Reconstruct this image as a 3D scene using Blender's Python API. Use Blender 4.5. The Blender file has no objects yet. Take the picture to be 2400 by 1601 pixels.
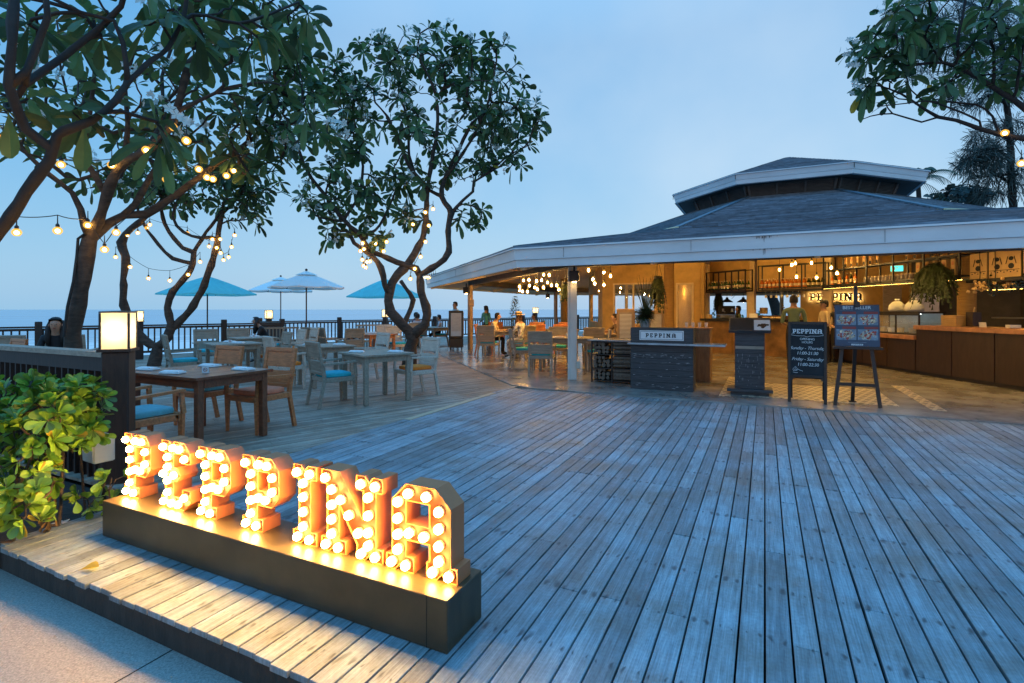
import bpy, math, random
import numpy as np
from mathutils import Vector, Matrix
from mathutils.geometry import tessellate_polygon

SC = bpy.context.scene
COL = SC.collection
R = math.radians

# ------------------------------------------------------------------ camera
cam_d = bpy.data.cameras.new("camera")
cam = bpy.data.objects.new("camera", cam_d)
COL.objects.link(cam)
cam.location = (0, 0, 1.5)
cam.rotation_euler = (R(90), 0, 0)
cam_d.sensor_width = 36
cam_d.lens = 36 * 1215 / 2400
cam_d.shift_y = -75 / 2400
cam_d.clip_start = 0.05
cam_d.clip_end = 60000
SC.camera = cam
SC.view_settings.view_transform = 'Standard'
SC.view_settings.look = 'None'
SC.view_settings.exposure = 0.0
SC.view_settings.gamma = 1.0
SC.cycles.use_denoising = True
SC.cycles.max_bounces = 8
SC.cycles.sample_clamp_indirect = 25.0
SC.cycles.caustics_reflective = False
SC.cycles.caustics_refractive = False

# ------------------------------------------------------------------ dusk sky
world = bpy.data.worlds.new("World")
SC.world = world
world.use_nodes = True
wn, wl = world.node_tree.nodes, world.node_tree.links
wn.clear()
w_out = wn.new('ShaderNodeOutputWorld')
bg_sky = wn.new('ShaderNodeBackground')
bg_dusk = wn.new('ShaderNodeBackground')
w_add = wn.new('ShaderNodeAddShader')
sky = wn.new('ShaderNodeTexSky')
sky.sky_type = 'NISHITA'
sky.sun_disc = False
sky.sun_elevation = R(2.0)
sky.sun_rotation = R(200)
wl.new(sky.outputs[0], bg_sky.inputs['Color'])
bg_sky.inputs['Strength'].default_value = 0.05
tc = wn.new('ShaderNodeTexCoord')
sep = wn.new('ShaderNodeSeparateXYZ')
wl.new(tc.outputs['Generated'], sep.inputs[0])
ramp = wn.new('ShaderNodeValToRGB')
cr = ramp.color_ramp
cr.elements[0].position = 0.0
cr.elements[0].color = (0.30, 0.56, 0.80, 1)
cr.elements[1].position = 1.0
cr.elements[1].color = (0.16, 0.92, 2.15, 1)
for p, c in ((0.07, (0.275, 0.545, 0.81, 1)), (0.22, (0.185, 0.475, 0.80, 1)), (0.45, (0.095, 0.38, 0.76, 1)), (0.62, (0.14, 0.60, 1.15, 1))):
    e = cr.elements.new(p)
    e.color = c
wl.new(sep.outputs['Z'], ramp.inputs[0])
# brighter patch of thin cloud to the right of the view
dotn = wn.new('ShaderNodeVectorMath'); dotn.operation = 'DOT_PRODUCT'
dotn.inputs[1].default_value = Vector((0.34, 0.90, 0.26)).normalized()
wl.new(tc.outputs['Generated'], dotn.inputs[0])
mr = wn.new('ShaderNodeMapRange')
mr.inputs['From Min'].default_value = 0.55
mr.inputs['From Max'].default_value = 1.0
wl.new(dotn.outputs['Value'], mr.inputs['Value'])
cn = wn.new('ShaderNodeTexNoise')
cn.inputs['Scale'].default_value = 2.2
cn.inputs['Detail'].default_value = 5
wl.new(tc.outputs['Generated'], cn.inputs['Vector'])
mul = wn.new('ShaderNodeMath'); mul.operation = 'MULTIPLY'
cm = wn.new('ShaderNodeMapRange'); cm.inputs['From Min'].default_value = .34; cm.inputs['From Max'].default_value = .68; cm.inputs['To Min'].default_value = .28; cm.inputs['To Max'].default_value = .78
wl.new(cn.outputs[0], cm.inputs['Value'])
wl.new(mr.outputs[0], mul.inputs[0]); wl.new(cm.outputs[0], mul.inputs[1])
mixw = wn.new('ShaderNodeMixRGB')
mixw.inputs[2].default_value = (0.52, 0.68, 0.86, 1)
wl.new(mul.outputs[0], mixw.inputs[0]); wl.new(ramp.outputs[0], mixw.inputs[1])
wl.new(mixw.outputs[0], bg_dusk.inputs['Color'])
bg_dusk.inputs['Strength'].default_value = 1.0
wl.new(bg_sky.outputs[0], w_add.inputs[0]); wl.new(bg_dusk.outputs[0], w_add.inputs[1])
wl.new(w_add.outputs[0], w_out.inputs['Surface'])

# weak afterglow of the sun that has just set, behind the camera
sun_d = bpy.data.lights.new("sun", 'SUN')
sun_d.energy = 0.12
sun_d.angle = R(60)
sun_d.color = (0.75, 0.87, 1.0)
sun = bpy.data.objects.new("sun", sun_d)
COL.objects.link(sun)
sun.rotation_euler = (R(55), 0, R(-20))

# ------------------------------------------------------------------ helpers
F = 1215.0
def S(px, py, Y):
    """point at depth Y seen at a pixel of the 2400 px wide photograph"""
    return Vector(((px - 1200) * Y / F, Y, 1.5 + (726 - py) * Y / F))
def G(px, py, z=0.0):
    Y = (1.5 - z) * F / (py - 726)
    return Vector(((px - 1200) * Y / F, Y, z))
CA, SA = math.cos(R(26)), math.sin(R(26))
UX = Vector((CA, -SA, 0)); VX = Vector((SA, CA, 0))
def uv(u, v, z=0.0):
    return UX * u + VX * v + Vector((0, 0, z))
WA = R(48.5)
WX = Vector((math.sin(WA), math.cos(WA), 0)); NX = Vector((-math.cos(WA), math.sin(WA), 0))
def wn_(w, n, z=0.0):
    return WX * w + NX * n + Vector((0, 0, z))
def face_dir(d):
    """rotation about z that turns local +y towards d"""
    return math.atan2(-d[0], d[1])

class MB:
    def __init__(s):
        s.v = []; s.f = []; s.m = []; s.M = Matrix.Identity(4); s.mi = 0
    def add(s, vs, fs):
        o = len(s.v)
        M = s.M
        for p in vs:
            s.v.append(tuple(M @ Vector(p)))
        for f in fs:
            s.f.append(tuple(i + o for i in f)); s.m.append(s.mi)
        return s
    def box(s, x0, x1, y0, y1, z0, z1):
        return s.add([(x0,y0,z0),(x1,y0,z0),(x1,y1,z0),(x0,y1,z0),(x0,y0,z1),(x1,y0,z1),(x1,y1,z1),(x0,y1,z1)],
              [(0,3,2,1),(4,5,6,7),(0,1,5,4),(1,2,6,5),(2,3,7,6),(3,0,4,7)])
    def bbox(s, x0, x1, y0, y1, z0, z1, b=0.006):
        """box with chamfered vertical and top edges"""
        b = min(b, (x1-x0)*.3, (y1-y0)*.3, (z1-z0)*.3)
        def ring(d, z):
            X0, X1, Y0, Y1 = x0+d, x1-d, y0+d, y1-d
            c = b if d == 0 else b*.7
            return [(X0+c,Y0,z),(X1-c,Y0,z),(X1,Y0+c,z),(X1,Y1-c,z),(X1-c,Y1,z),(X0+c,Y1,z),(X0,Y1-c,z),(X0,Y0+c,z)]
        vs = ring(b, z0) + ring(0, z0+b) + ring(0, z1-b) + ring(b, z1)
        fs = [tuple(range(7,-1,-1)), tuple(range(24,32))]
        for k in range(3):
            for i in range(8):
                j = (i+1) % 8
                fs.append((k*8+i, k*8+j, k*8+8+j, k*8+8+i))
        return s.add(vs, fs)
    def beam(s, p, q, w, h, up=(0,0,1)):
        """rectangular bar from p to q, w across and h along up"""
        p = Vector(p); q = Vector(q); d = (q-p).normalized(); up = Vector(up)
        a = d.cross(up)
        if a.length < 1e-4: a = d.cross(Vector((0,1,0)))
        a.normalize(); b = a.cross(d).normalized()
        vs = []
        for c in (p, q):
            for sx, sy in ((-1,-1),(1,-1),(1,1),(-1,1)):
                vs.append(c + a*(sx*w/2) + b*(sy*h/2))
        return s.add(vs, [(3,2,1,0),(4,5,6,7),(0,1,5,4),(1,2,6,5),(2,3,7,6),(3,0,4,7)])
    def tube(s, pts, rad, n=6, cap=True, jit=0.0, rnd=None):
        pts = [Vector(p) for p in pts]
        if not hasattr(rad, '__len__'): rad = [rad]*len(pts)
        vs = []; fs = []
        ref = None
        for i, p in enumerate(pts):
            d = (pts[min(i+1, len(pts)-1)] - pts[max(i-1, 0)])
            if d.length < 1e-9: d = Vector((0,0,1))
            d.normalize()
            if ref is None:
                ref = d.cross(Vector((0.31,0.87,0.38)))
                if ref.length < .05: ref = d.cross(Vector((1,0,0)))
            ref = (ref - d*ref.dot(d))
            if ref.length < 1e-6: ref = d.cross(Vector((1,0.2,0)))
            ref.normalize(); b = d.cross(ref)
            for k in range(n):
                a = 2*math.pi*k/n
                vs.append(p + (ref*math.cos(a) + b*math.sin(a))*(rad[i]*(1+rnd.gauss(0, jit)) if jit else rad[i]))
        for i in range(len(pts)-1):
            for k in range(n):
                k2 = (k+1) % n
                fs.append((i*n+k, i*n+k2, i*n+n+k2, i*n+n+k))
        if cap:
            fs.append(tuple(range(n-1,-1,-1))); fs.append(tuple(range((len(pts)-1)*n, len(pts)*n)))
        return s.add(vs, fs)
    def lathe(s, prof, n=16, c=(0,0,0), cap=True):
        vs = []; fs = []
        for r, z in prof:
            for k in range(n):
                a = 2*math.pi*k/n
                vs.append((c[0]+r*math.cos(a), c[1]+r*math.sin(a), c[2]+z))
        for i in range(len(prof)-1):
            for k in range(n):
                k2 = (k+1) % n
                fs.append((i*n+k, i*n+k2, i*n+n+k2, i*n+n+k))
        if cap:
            if prof[0][0] > 1e-5: fs.append(tuple(range(n-1,-1,-1)))
            if prof[-1][0] > 1e-5: fs.append(tuple(range((len(prof)-1)*n, len(prof)*n)))
        return s.add(vs, fs)
    def ball(s, c, r, n=10, m=7, sx=1, sy=1, sz=1):
        prof = []
        vs = [(c[0],c[1],c[2]-r*sz)]; fs = []
        for i in range(1, m):
            t = -math.pi/2 + math.pi*i/m
            for k in range(n):
                a = 2*math.pi*k/n
                vs.append((c[0]+r*sx*math.cos(t)*math.cos(a), c[1]+r*sy*math.cos(t)*math.sin(a), c[2]+r*sz*math.sin(t)))
        vs.append((c[0],c[1],c[2]+r*sz))
        for k in range(n):
            k2 = (k+1) % n
            fs.append((0, 1+k2, 1+k))
            for i in range(m-2):
                fs.append((1+i*n+k, 1+i*n+k2, 1+(i+1)*n+k2, 1+(i+1)*n+k))
            fs.append((1+(m-2)*n+k, 1+(m-2)*n+k2, len(vs)-1))
        return s.add(vs, fs)
    def prism(s, poly, z0, z1, holes=()):
        """extrude a 2D outline (with holes) from z0 to z1"""
        loops = [poly] + list(holes)
        flat = [p for l in loops for p in l]
        tris = tessellate_polygon([[Vector((x, y, 0)) for x, y in l] for l in loops])
        n = len(flat)
        vs = [(x, y, z0) for x, y in flat] + [(x, y, z1) for x, y in flat]
        fs = []
        for t in tris:
            a, b, c = t
            ar = (flat[b][0]-flat[a][0])*(flat[c][1]-flat[a][1]) - (flat[b][1]-flat[a][1])*(flat[c][0]-flat[a][0])
            if ar < 0: a, c = c, a
            fs.append((a+n, b+n, c+n)); fs.append((c, b, a))
        o = 0
        for li, l in enumerate(loops):
            ar = sum(l[i][0]*l[(i+1) % len(l)][1] - l[(i+1) % len(l)][0]*l[i][1] for i in range(len(l)))
            flip = (ar < 0) != (li > 0)
            for i in range(len(l)):
                j = (i+1) % len(l)
                q = (o+i, o+j, o+j+n, o+i+n)
                fs.append(q[::-1] if flip else q)
            o += len(l)
        return s.add(vs, fs)
    def build(s, name, mats, parent=None, smooth=False, loc=None):
        me = bpy.data.meshes.new(name)
        me.from_pydata(s.v, [], s.f)
        if not isinstance(mats, (list, tuple)): mats = [mats]
        for m in mats: me.materials.append(m)
        if len(mats) > 1: me.polygons.foreach_set('material_index', s.m)
        if smooth: me.polygons.foreach_set('use_smooth', [True]*len(s.f))
        me.update()
        o = bpy.data.objects.new(name, me)
        COL.objects.link(o)
        if parent is not None: o.parent = parent
        if loc is not None: o.location = loc
        return o

def tag(o, label=None, cat=None, group=None, kind=None):
    if label: o['label'] = label
    if cat: o['category'] = cat
    if group: o['group'] = group
    if kind: o['kind'] = kind
    return o
def thing(name, label, cat, loc=(0,0,0), rz=0.0, group=None):
    o = bpy.data.objects.new(name, None)
    COL.objects.link(o)
    o.empty_display_size = .1
    o.location = loc; o.rotation_euler = (0, 0, rz)
    return tag(o, label, cat, group)
def copy_tree(o, parent=None):
    c = o.copy(); COL.objects.link(c)
    if parent is not None: c.parent = parent
    for ch in list(o.children): copy_tree(ch, c)
    return c
def place_copy(o, loc, rz, label, group=None):
    c = copy_tree(o)
    c.location = loc; c.rotation_euler = (0, 0, rz)
    c['label'] = label
    if group: c['group'] = group
    return c

# ------------------------------------------------------------------ materials
def new_mat(name):
    m = bpy.data.materials.new(name); m.use_nodes = True
    nt = m.node_tree
    return m, nt, nt.nodes['Principled BSDF']
def mat(name, col, rough=.6, var=.15, scale=6, stretch=(1,1,1), bump=0.0, metal=0.0, col2=None, spec=.5, island=0.0, detail=6, transl=0.0, fine=0.0):
    """noise-varied surface; island: brightness change from piece to piece"""
    m, nt, p = new_mat(name)
    N, L = nt.nodes, nt.links
    t = N.new('ShaderNodeTexCoord'); mp = N.new('ShaderNodeMapping')
    mp.inputs['Scale'].default_value = stretch
    L.new(t.outputs['Object'], mp.inputs[0])
    nz = N.new('ShaderNodeTexNoise'); nz.inputs['Scale'].default_value = scale; nz.inputs['Detail'].default_value = detail
    nz.inputs['Roughness'].default_value = .65
    L.new(mp.outputs[0], nz.inputs['Vector'])
    a = [max(0, c*(1-var)) for c in col]; b = [c*(1+var) for c in (col2 or col)]
    rp = N.new('ShaderNodeValToRGB')
    rp.color_ramp.elements[0].position = .3; rp.color_ramp.elements[0].color = (*a, 1)
    rp.color_ramp.elements[1].position = .7; rp.color_ramp.elements[1].color = (*b, 1)
    L.new(nz.outputs[0], rp.inputs[0])
    out = rp.outputs[0]
    if island:
        g = N.new('ShaderNodeNewGeometry')
        hs = N.new('ShaderNodeHueSaturation')
        mr = N.new('ShaderNodeMapRange')
        mr.inputs['To Min'].default_value = 1-island; mr.inputs['To Max'].default_value = 1+island
        L.new(g.outputs['Random Per Island'], mr.inputs['Value'])
        L.new(mr.outputs[0], hs.inputs['Value']); L.new(out, hs.inputs['Color'])
        out = hs.outputs[0]
    L.new(out, p.inputs['Base Color'])
    p.inputs['Roughness'].default_value = rough
    p.inputs['Metallic'].default_value = metal
    p.inputs['Specular IOR Level'].default_value = spec
    if bump:
        bm = N.new('ShaderNodeBump'); bm.inputs['Strength'].default_value = bump; bm.inputs['Distance'].default_value = .02
        L.new(nz.outputs[0], bm.inputs['Height']); L.new(bm.outputs[0], p.inputs['Normal'])
    if transl:
        tr = N.new('ShaderNodeBsdfTranslucent'); mx = N.new('ShaderNodeMixShader')
        mx.inputs[0].default_value = transl
        L.new(out, tr.inputs[0]); L.new(p.outputs[0], mx.inputs[1]); L.new(tr.outputs[0], mx.inputs[2])
        L.new(mx.outputs[0], N['Material Output'].inputs[0])
    return m
def emit(name, col, strength):
    m, nt, p = new_mat(name)
    p.inputs['Base Color'].default_value = (*[min(1, c) for c in col], 1)
    p.inputs['Emission Color'].default_value = (*col, 1)
    p.inputs['Emission Strength'].default_value = strength
    p.inputs['Roughness'].default_value = .3
    return m
def glass(name, col=(.9,.95,.95), rough=.02, alpha=.25):
    """thin pane: mostly see-through with a mirror sheen"""
    m, nt, p = new_mat(name)
    N, L = nt.nodes, nt.links
    p.inputs['Base Color'].default_value = (*col, 1); p.inputs['Roughness'].default_value = rough
    tr = N.new('ShaderNodeBsdfTransparent'); mx = N.new('ShaderNodeMixShader')
    mx.inputs[0].default_value = alpha
    L.new(tr.outputs[0], mx.inputs[1]); L.new(p.outputs[0], mx.inputs[2]); L.new(mx.outputs[0], N['Material Output'].inputs[0])
    return m

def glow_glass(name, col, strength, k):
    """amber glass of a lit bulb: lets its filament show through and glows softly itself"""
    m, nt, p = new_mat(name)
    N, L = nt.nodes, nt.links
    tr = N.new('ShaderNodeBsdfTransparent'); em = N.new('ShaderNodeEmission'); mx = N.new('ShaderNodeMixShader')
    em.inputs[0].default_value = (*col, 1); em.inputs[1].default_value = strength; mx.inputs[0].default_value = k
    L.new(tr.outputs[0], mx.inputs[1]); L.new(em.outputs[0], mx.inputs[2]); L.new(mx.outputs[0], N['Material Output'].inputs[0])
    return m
def deck_mat(name, base, pitch, nails=True):
    """weathered boards: object x runs across them, object y along them"""
    m, nt, p = new_mat(name)
    N, L = nt.nodes, nt.links
    def math_(op, a, b=None, c=None):
        n = N.new('ShaderNodeMath'); n.operation = op
        for i, v in enumerate((a, b, c)):
            if v is None: continue
            if isinstance(v, (int, float)): n.inputs[i].default_value = v
            else: L.new(v, n.inputs[i])
        return n.outputs[0]
    t = N.new('ShaderNodeTexCoord')
    g = N.new('ShaderNodeNewGeometry')
    rnd = g.outputs['Random Per Island']
    mp = N.new('ShaderNodeMapping'); mp.inputs['Scale'].default_value = (34, 1.8, 1)
    L.new(t.outputs['Object'], mp.inputs[0])
    off = N.new('ShaderNodeVectorMath'); off.operation = 'ADD'
    cmb = N.new('ShaderNodeCombineXYZ'); L.new(math_('MULTIPLY', rnd, 37.0), cmb.inputs[1]); L.new(math_('MULTIPLY', rnd, 11.0), cmb.inputs[2])
    L.new(mp.outputs[0], off.inputs[0]); L.new(cmb.outputs[0], off.inputs[1])
    gr = N.new('ShaderNodeTexNoise'); gr.inputs['Scale'].default_value = 1; gr.inputs['Detail'].default_value = 8; gr.inputs['Roughness'].default_value = .72
    gr.inputs['Distortion'].default_value = .6
    L.new(off.outputs[0], gr.inputs['Vector'])
    bl = N.new('ShaderNodeTexNoise'); bl.inputs['Scale'].default_value = 1.7; bl.inputs['Detail'].default_value = 7; bl.inputs['Roughness'].default_value = .7
    L.new(t.outputs['Object'], bl.inputs['Vector'])
    rp = N.new('ShaderNodeValToRGB')
    rp.color_ramp.elements[0].position = .28; rp.color_ramp.elements[0].color = (*[c*.50 for c in base], 1)
    rp.color_ramp.elements[1].position = .72; rp.color_ramp.elements[1].color = (*[c*1.18 for c in base], 1)
    L.new(gr.outputs[0], rp.inputs[0])
    # blotches of bleached and brown wood
    rb = N.new('ShaderNodeValToRGB')
    rb.color_ramp.elements[0].position = .36; rb.color_ramp.elements[0].color = (.64,.50,.40,1)
    rb.color_ramp.elements[1].position = .60; rb.color_ramp.elements[1].color = (1.08,1.08,1.08,1)
    L.new(bl.outputs[0], rb.inputs[0])
    mm = N.new('ShaderNodeMixRGB'); mm.blend_type = 'MULTIPLY'; mm.inputs[0].default_value = .8
    L.new(rp.outputs[0], mm.inputs[1]); L.new(rb.outputs[0], mm.inputs[2])
    hs = N.new('ShaderNodeHueSaturation')
    mr = N.new('ShaderNodeMapRange'); mr.inputs['To Min'].default_value = .70; mr.inputs['To Max'].default_value = 1.20
    L.new(rnd, mr.inputs['Value']); L.new(mr.outputs[0], hs.inputs['Value']); L.new(mm.outputs[0], hs.inputs['Color'])
    # fine open grain and specks
    mp2 = N.new('ShaderNodeMapping'); mp2.inputs['Scale'].default_value = (150, 3.2, 1); L.new(t.outputs['Object'], mp2.inputs[0])
    fg = N.new('ShaderNodeTexNoise'); fg.inputs['Scale'].default_value = 1; fg.inputs['Detail'].default_value = 5; fg.inputs['Roughness'].default_value = .8
    L.new(mp2.outputs[0], fg.inputs['Vector'])
    sk = N.new('ShaderNodeTexNoise'); sk.inputs['Scale'].default_value = 55; sk.inputs['Detail'].default_value = 3; L.new(t.outputs['Object'], sk.inputs['Vector'])
    fr = N.new('ShaderNodeMapRange'); fr.inputs['From Min'].default_value = .3; fr.inputs['From Max'].default_value = .7; fr.inputs['To Min'].default_value = .48; fr.inputs['To Max'].default_value = 1.38
    L.new(math_('ADD', math_('MULTIPLY', fg.outputs[0], .8), math_('MULTIPLY', sk.outputs[0], .2)), fr.inputs['Value'])
    mg = N.new('ShaderNodeMixRGB'); mg.blend_type = 'MULTIPLY'; mg.inputs[0].default_value = 1
    cg = N.new('ShaderNodeCombineXYZ')
    for i_ in range(3): L.new(fr.outputs[0], cg.inputs[i_])
    L.new(hs.outputs[0], mg.inputs[1]); L.new(cg.outputs[0], mg.inputs[2])
    out = mg.outputs[0]
    if nails:
        sp = N.new('ShaderNodeSeparateXYZ'); L.new(t.outputs['Object'], sp.inputs[0])
        wob = N.new('ShaderNodeTexNoise'); wob.inputs['Scale'].default_value = 9; L.new(t.outputs['Object'], wob.inputs['Vector'])
        wv = math_('MULTIPLY_ADD', wob.outputs[0], .05, -.025)
        x = math_('ADD', sp.outputs[0], wv)
        fx = math_('FLOORED_MODULO', math_('ADD', x, 100*pitch), pitch)
        dx = math_('SUBTRACT', math_('ABSOLUTE', math_('SUBTRACT', fx, pitch/2)), pitch*.27)
        y = math_('ADD', sp.outputs[1], math_('MULTIPLY', wv, 1.3))
        fy = math_('SUBTRACT', math_('FLOORED_MODULO', math_('ADD', y, 60), .48), .24)
        d2 = math_('ADD', math_('MULTIPLY', dx, dx), math_('MULTIPLY', math_('MULTIPLY', fy, fy), .13))
        st = N.new('ShaderNodeTexNoise'); st.inputs['Scale'].default_value = 6.5; L.new(t.outputs['Object'], st.inputs['Vector'])
        rad = math_('MULTIPLY', math_('POWER', st.outputs[0], 3.2), .078)
        d = math_('SQRT', d2)
        k = N.new('ShaderNodeMapRange'); k.inputs['From Min'].default_value = .3; k.inputs['From Max'].default_value = 1.0
        k.inputs['To Min'].default_value = .72; k.inputs['To Max'].default_value = 0
        L.new(math_('DIVIDE', d, rad), k.inputs['Value'])
        mk = N.new('ShaderNodeMixRGB'); mk.inputs[2].default_value = (.018,.02,.024,1)
        L.new(k.outputs[0], mk.inputs[0]); L.new(out, mk.inputs[1])
        out = mk.outputs[0]
    L.new(out, p.inputs['Base Color'])
    rr = N.new('ShaderNodeMapRange'); rr.inputs['To Min'].default_value = .42; rr.inputs['To Max'].default_value = .75
    L.new(bl.outputs[0], rr.inputs['Value']); L.new(rr.outputs[0], p.inputs['Roughness'])
    p.inputs['Specular IOR Level'].default_value = .45
    bm = N.new('ShaderNodeBump'); bm.inputs['Strength'].default_value = .5; bm.inputs['Distance'].default_value = .004
    L.new(gr.outputs[0], bm.inputs['Height']); L.new(bm.outputs[0], p.inputs['Normal'])
    return m

M = {}
M['deck'] = deck_mat('deck_boards', (.292,.366,.402), .111)
M['deck2'] = deck_mat('terrace_boards', (.43,.36,.285), .10, nails=False)
M['strip'] = mat('pale_board', (.48,.38,.25), .6, .2, 20, (20,1,1), .2)
M['under'] = mat('dark_underside', (.012,.011,.01), .9)
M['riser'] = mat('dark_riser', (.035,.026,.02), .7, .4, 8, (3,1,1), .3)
M['pave'] = mat('fine_aggregate', (.205,.195,.18), .8, .2, 110, bump=.25, col2=(.35,.32,.28))
M['soil'] = mat('dark_soil', (.03,.022,.016), .95, .5, 14, bump=.6)
M['sand'] = mat('beach_sand', (.42,.38,.32), .9, .15, .6)
M['concrete'] = mat('polished_concrete', (.16,.145,.12), .22, .4, 1.3, bump=.05, detail=12, col2=(.31,.30,.28))
M['teak'] = mat('oiled_teak', (.50,.165,.058), .42, .35, 4, (1.5,9,9), .12)
M['gray'] = mat('weathered_gray_wood', (.30,.245,.185), .6, .3, 4, (1.5,9,9), .15)
M['pale'] = mat('bleached_gray_wood', (.52,.45,.37), .6, .25, 4, (1.5,9,9), .15)
M['darktable'] = mat('dark_table_wood', (.19,.062,.027), .33, .35, 3, (1.5,14,9), .12)
M['blue'] = mat('turquoise_canvas', (.03,.46,.54), .85, .12, 14, bump=.05)
M['dustyblue'] = mat('faded_blue_canvas', (.15,.43,.48), .85, .12, 14, bump=.05)
M['coral'] = mat('coral_canvas', (.85,.27,.15), .85, .12, 14, bump=.05)
M['orange'] = mat('orange_canvas', (.88,.22,.025), .85, .12, 14, bump=.05)
M['napkin'] = mat('white_linen', (.78,.78,.77), .9, .05, 20)
M['white'] = mat('white_paint', (.72,.72,.70), .5, .08, 5)
M['railwood'] = mat('dark_rail_wood', (.034,.017,.012), .55, .35, 5, (9,9,1.5), .1)
M['fascia'] = mat('pale_fascia_paint', (.66,.70,.715), .45, .12, .9, (1,1,3), .03, detail=10)
M['shingle'] = mat('slate_shingle', (.105,.145,.18), .6, .5, 5, (1,1,6), .3, island=.28, detail=10)
M['louvre'] = mat('gray_louvre', (.10,.095,.085), .6, .2)
M['beamdark'] = mat('dark_beam', (.10,.085,.075), .6, .25, 4)
M['postwhite'] = mat('white_post_paint', (.62,.62,.59), .5, .16, 2.5, (1,1,.6))
M['postwood'] = mat('pale_post_wood', (.40,.27,.18), .6, .25, 5, (8,8,1))
M['ceil'] = mat('ceiling_boards', (.80,.57,.32), .6, .2, 3, (1,8,1))
M['amber'] = mat('ochre_plaster', (.60,.385,.13), .75, .2, 2.5, bump=.05)
M['frame'] = mat('cream_window_frame', (.74,.58,.33), .55, .1)
M['rope'] = mat('rope_wrap', (.36,.21,.07), .85, .3, 5, (1,1,26), .5)
M['black'] = mat('black_steel', (.012,.011,.010), .45, .3)
M['blackmat'] = mat('charcoal_board', (.014,.016,.02), .8, .4, 4)
M['chalk'] = mat('white_chalk', (.62,.66,.68), .95, .2, 40)
M['stone'] = mat('rough_ochre_stone', (.22,.115,.035), .7, .55, 2.4, bump=.5, detail=12)
M['walnut'] = mat('dark_walnut_panel', (.032,.015,.009), .45, .35, 3, (6,6,1), .08)
M['topwood'] = mat('counter_top_wood', (.40,.19,.09), .4, .35, 6, (1,1,1), .15)
M['marble'] = mat('gray_marble', (.38,.40,.42), .18, .3, 5)
M['blackplank'] = mat('black_stained_planks', (.022,.023,.026), .55, .5, 3, (1.2,6,30), .3, detail=12, col2=(.05,.052,.058))
M['scuff'] = mat('scraped_white_paint', (.30,.31,.32), .8, .3, 10)
M['log'] = mat('split_firewood', (.14,.11,.085), .85, .5, 9, (4,4,1), .4, island=.35)
M['steel'] = mat('brushed_steel', (.45,.46,.47), .3, .1, 4, (1,8,1), metal=.9)
M['zinc'] = mat('galvanised_pot', (.40,.42,.43), .42, .2, 5, metal=.7)
M['dkplastic'] = mat('dark_plastic', (.018,.016,.015), .5, .2)
M['tanplastic'] = mat('tan_plastic', (.38,.24,.12), .5, .1)
M['paper'] = mat('kraft_paper', (.55,.36,.15), .8, .12)
M['paperwhite'] = mat('white_paper', (.74,.75,.76), .85, .04)
M['kitch'] = mat('dark_kitchen_tile', (.07,.06,.05), .5, .25, 4)
M['cabwood'] = mat('brown_cabinet_wood', (.24,.12,.048), .5, .3, 4, (6,6,1))
M['sconce'] = emit('sconce_lens', (1.0,.58,.18), 45)
M['navy'] = mat('navy_print', (.055,.072,.112), .6, .15)
M['redprint'] = mat('red_print', (.28,.045,.04), .6, .1)
M['bottle'] = mat('dark_bottle_glass', (.02,.03,.012), .12, .3)
M['amberbottle'] = mat('amber_bottle', (.5,.13,.02), .15, .2)
M['greenbottle'] = mat('green_bottle', (.03,.09,.03), .12, .2)
M['cream'] = mat('cream_label', (.66,.52,.30), .7, .1)
M['bark'] = mat('frangipani_bark', (.058,.040,.029), .85, .6, 7, (1,1,2.4), .9, detail=10)
M['bark2'] = mat('dark_bark', (.026,.019,.016), .9, .4, 6, bump=.5)
M['leaf'] = mat('frangipani_leaf', (.072,.125,.040), .5, .3, 3, island=.6, transl=.42)
M['leafy'] = mat('yellowing_leaf', (.34,.25,.02), .5, .3, 9, transl=.35)
M['needle'] = mat('casuarina_needle', (.045,.075,.070), .7, .3, island=.4)
M['palmleaf'] = mat('palm_leaflet', (.03,.07,.035), .5, .3, island=.3, transl=.2)
M['shrub'] = mat('glossy_shrub_leaf', (.15,.28,.028), .36, .25, 5, island=.5, transl=.22)
M['fern'] = mat('fern_frond', (.035,.055,.014), .6, .3, island=.5, transl=.15)
M['hedge'] = mat('hedge_leaf', (.03,.13,.055), .6, .3, island=.5)
M['petal'] = mat('white_petal', (.72,.74,.70), .7, .08, transl=.25)
M['dead'] = mat('withered_leaf', (.22,.12,.04), .8, .3)
M['cable'] = mat('black_cable', (.01,.01,.01), .6)
M['tealcloth'] = mat('turquoise_parasol_cloth', (.22,.82,.84), .8, .1, 3, transl=.45)
M['whitecloth'] = mat('white_parasol_cloth', (.92,.90,.86), .8, .03, 3, transl=.2)
M['skin'] = mat('skin', (.40,.22,.14), .5, .08)
M['hair'] = mat('black_hair', (.012,.009,.008), .65, .3)
M['brownhair'] = mat('brown_hair', (.14,.06,.02), .5, .3)
M['elecbox'] = mat('pale_gray_plastic', (.52,.52,.46), .5, .06)
M['marquee'] = mat('orange_marquee_metal', (.45,.15,.058), .5, .1, 5)
M['marqin'] = mat('orange_marquee_face', (.085,.020,.006), .5, .1, 5)
M['signbox'] = mat('bronze_laminate', (.062,.040,.019), .38, .35, 3, (1,4,1), .03)
M['bulb'] = emit('marquee_bulb_glass', (1.0,.57,.13), 150)
M['sbulb'] = emit('festoon_filament', (1.0,.56,.15), 170)
M['pbulb'] = emit('glowing_filament', (1.0,.575,.15), 2100)
M['fillglow'] = emit('fill_light_lens', (1.0,.60,.17), 480)  # glow of the added ceiling lamps, out of view
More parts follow.
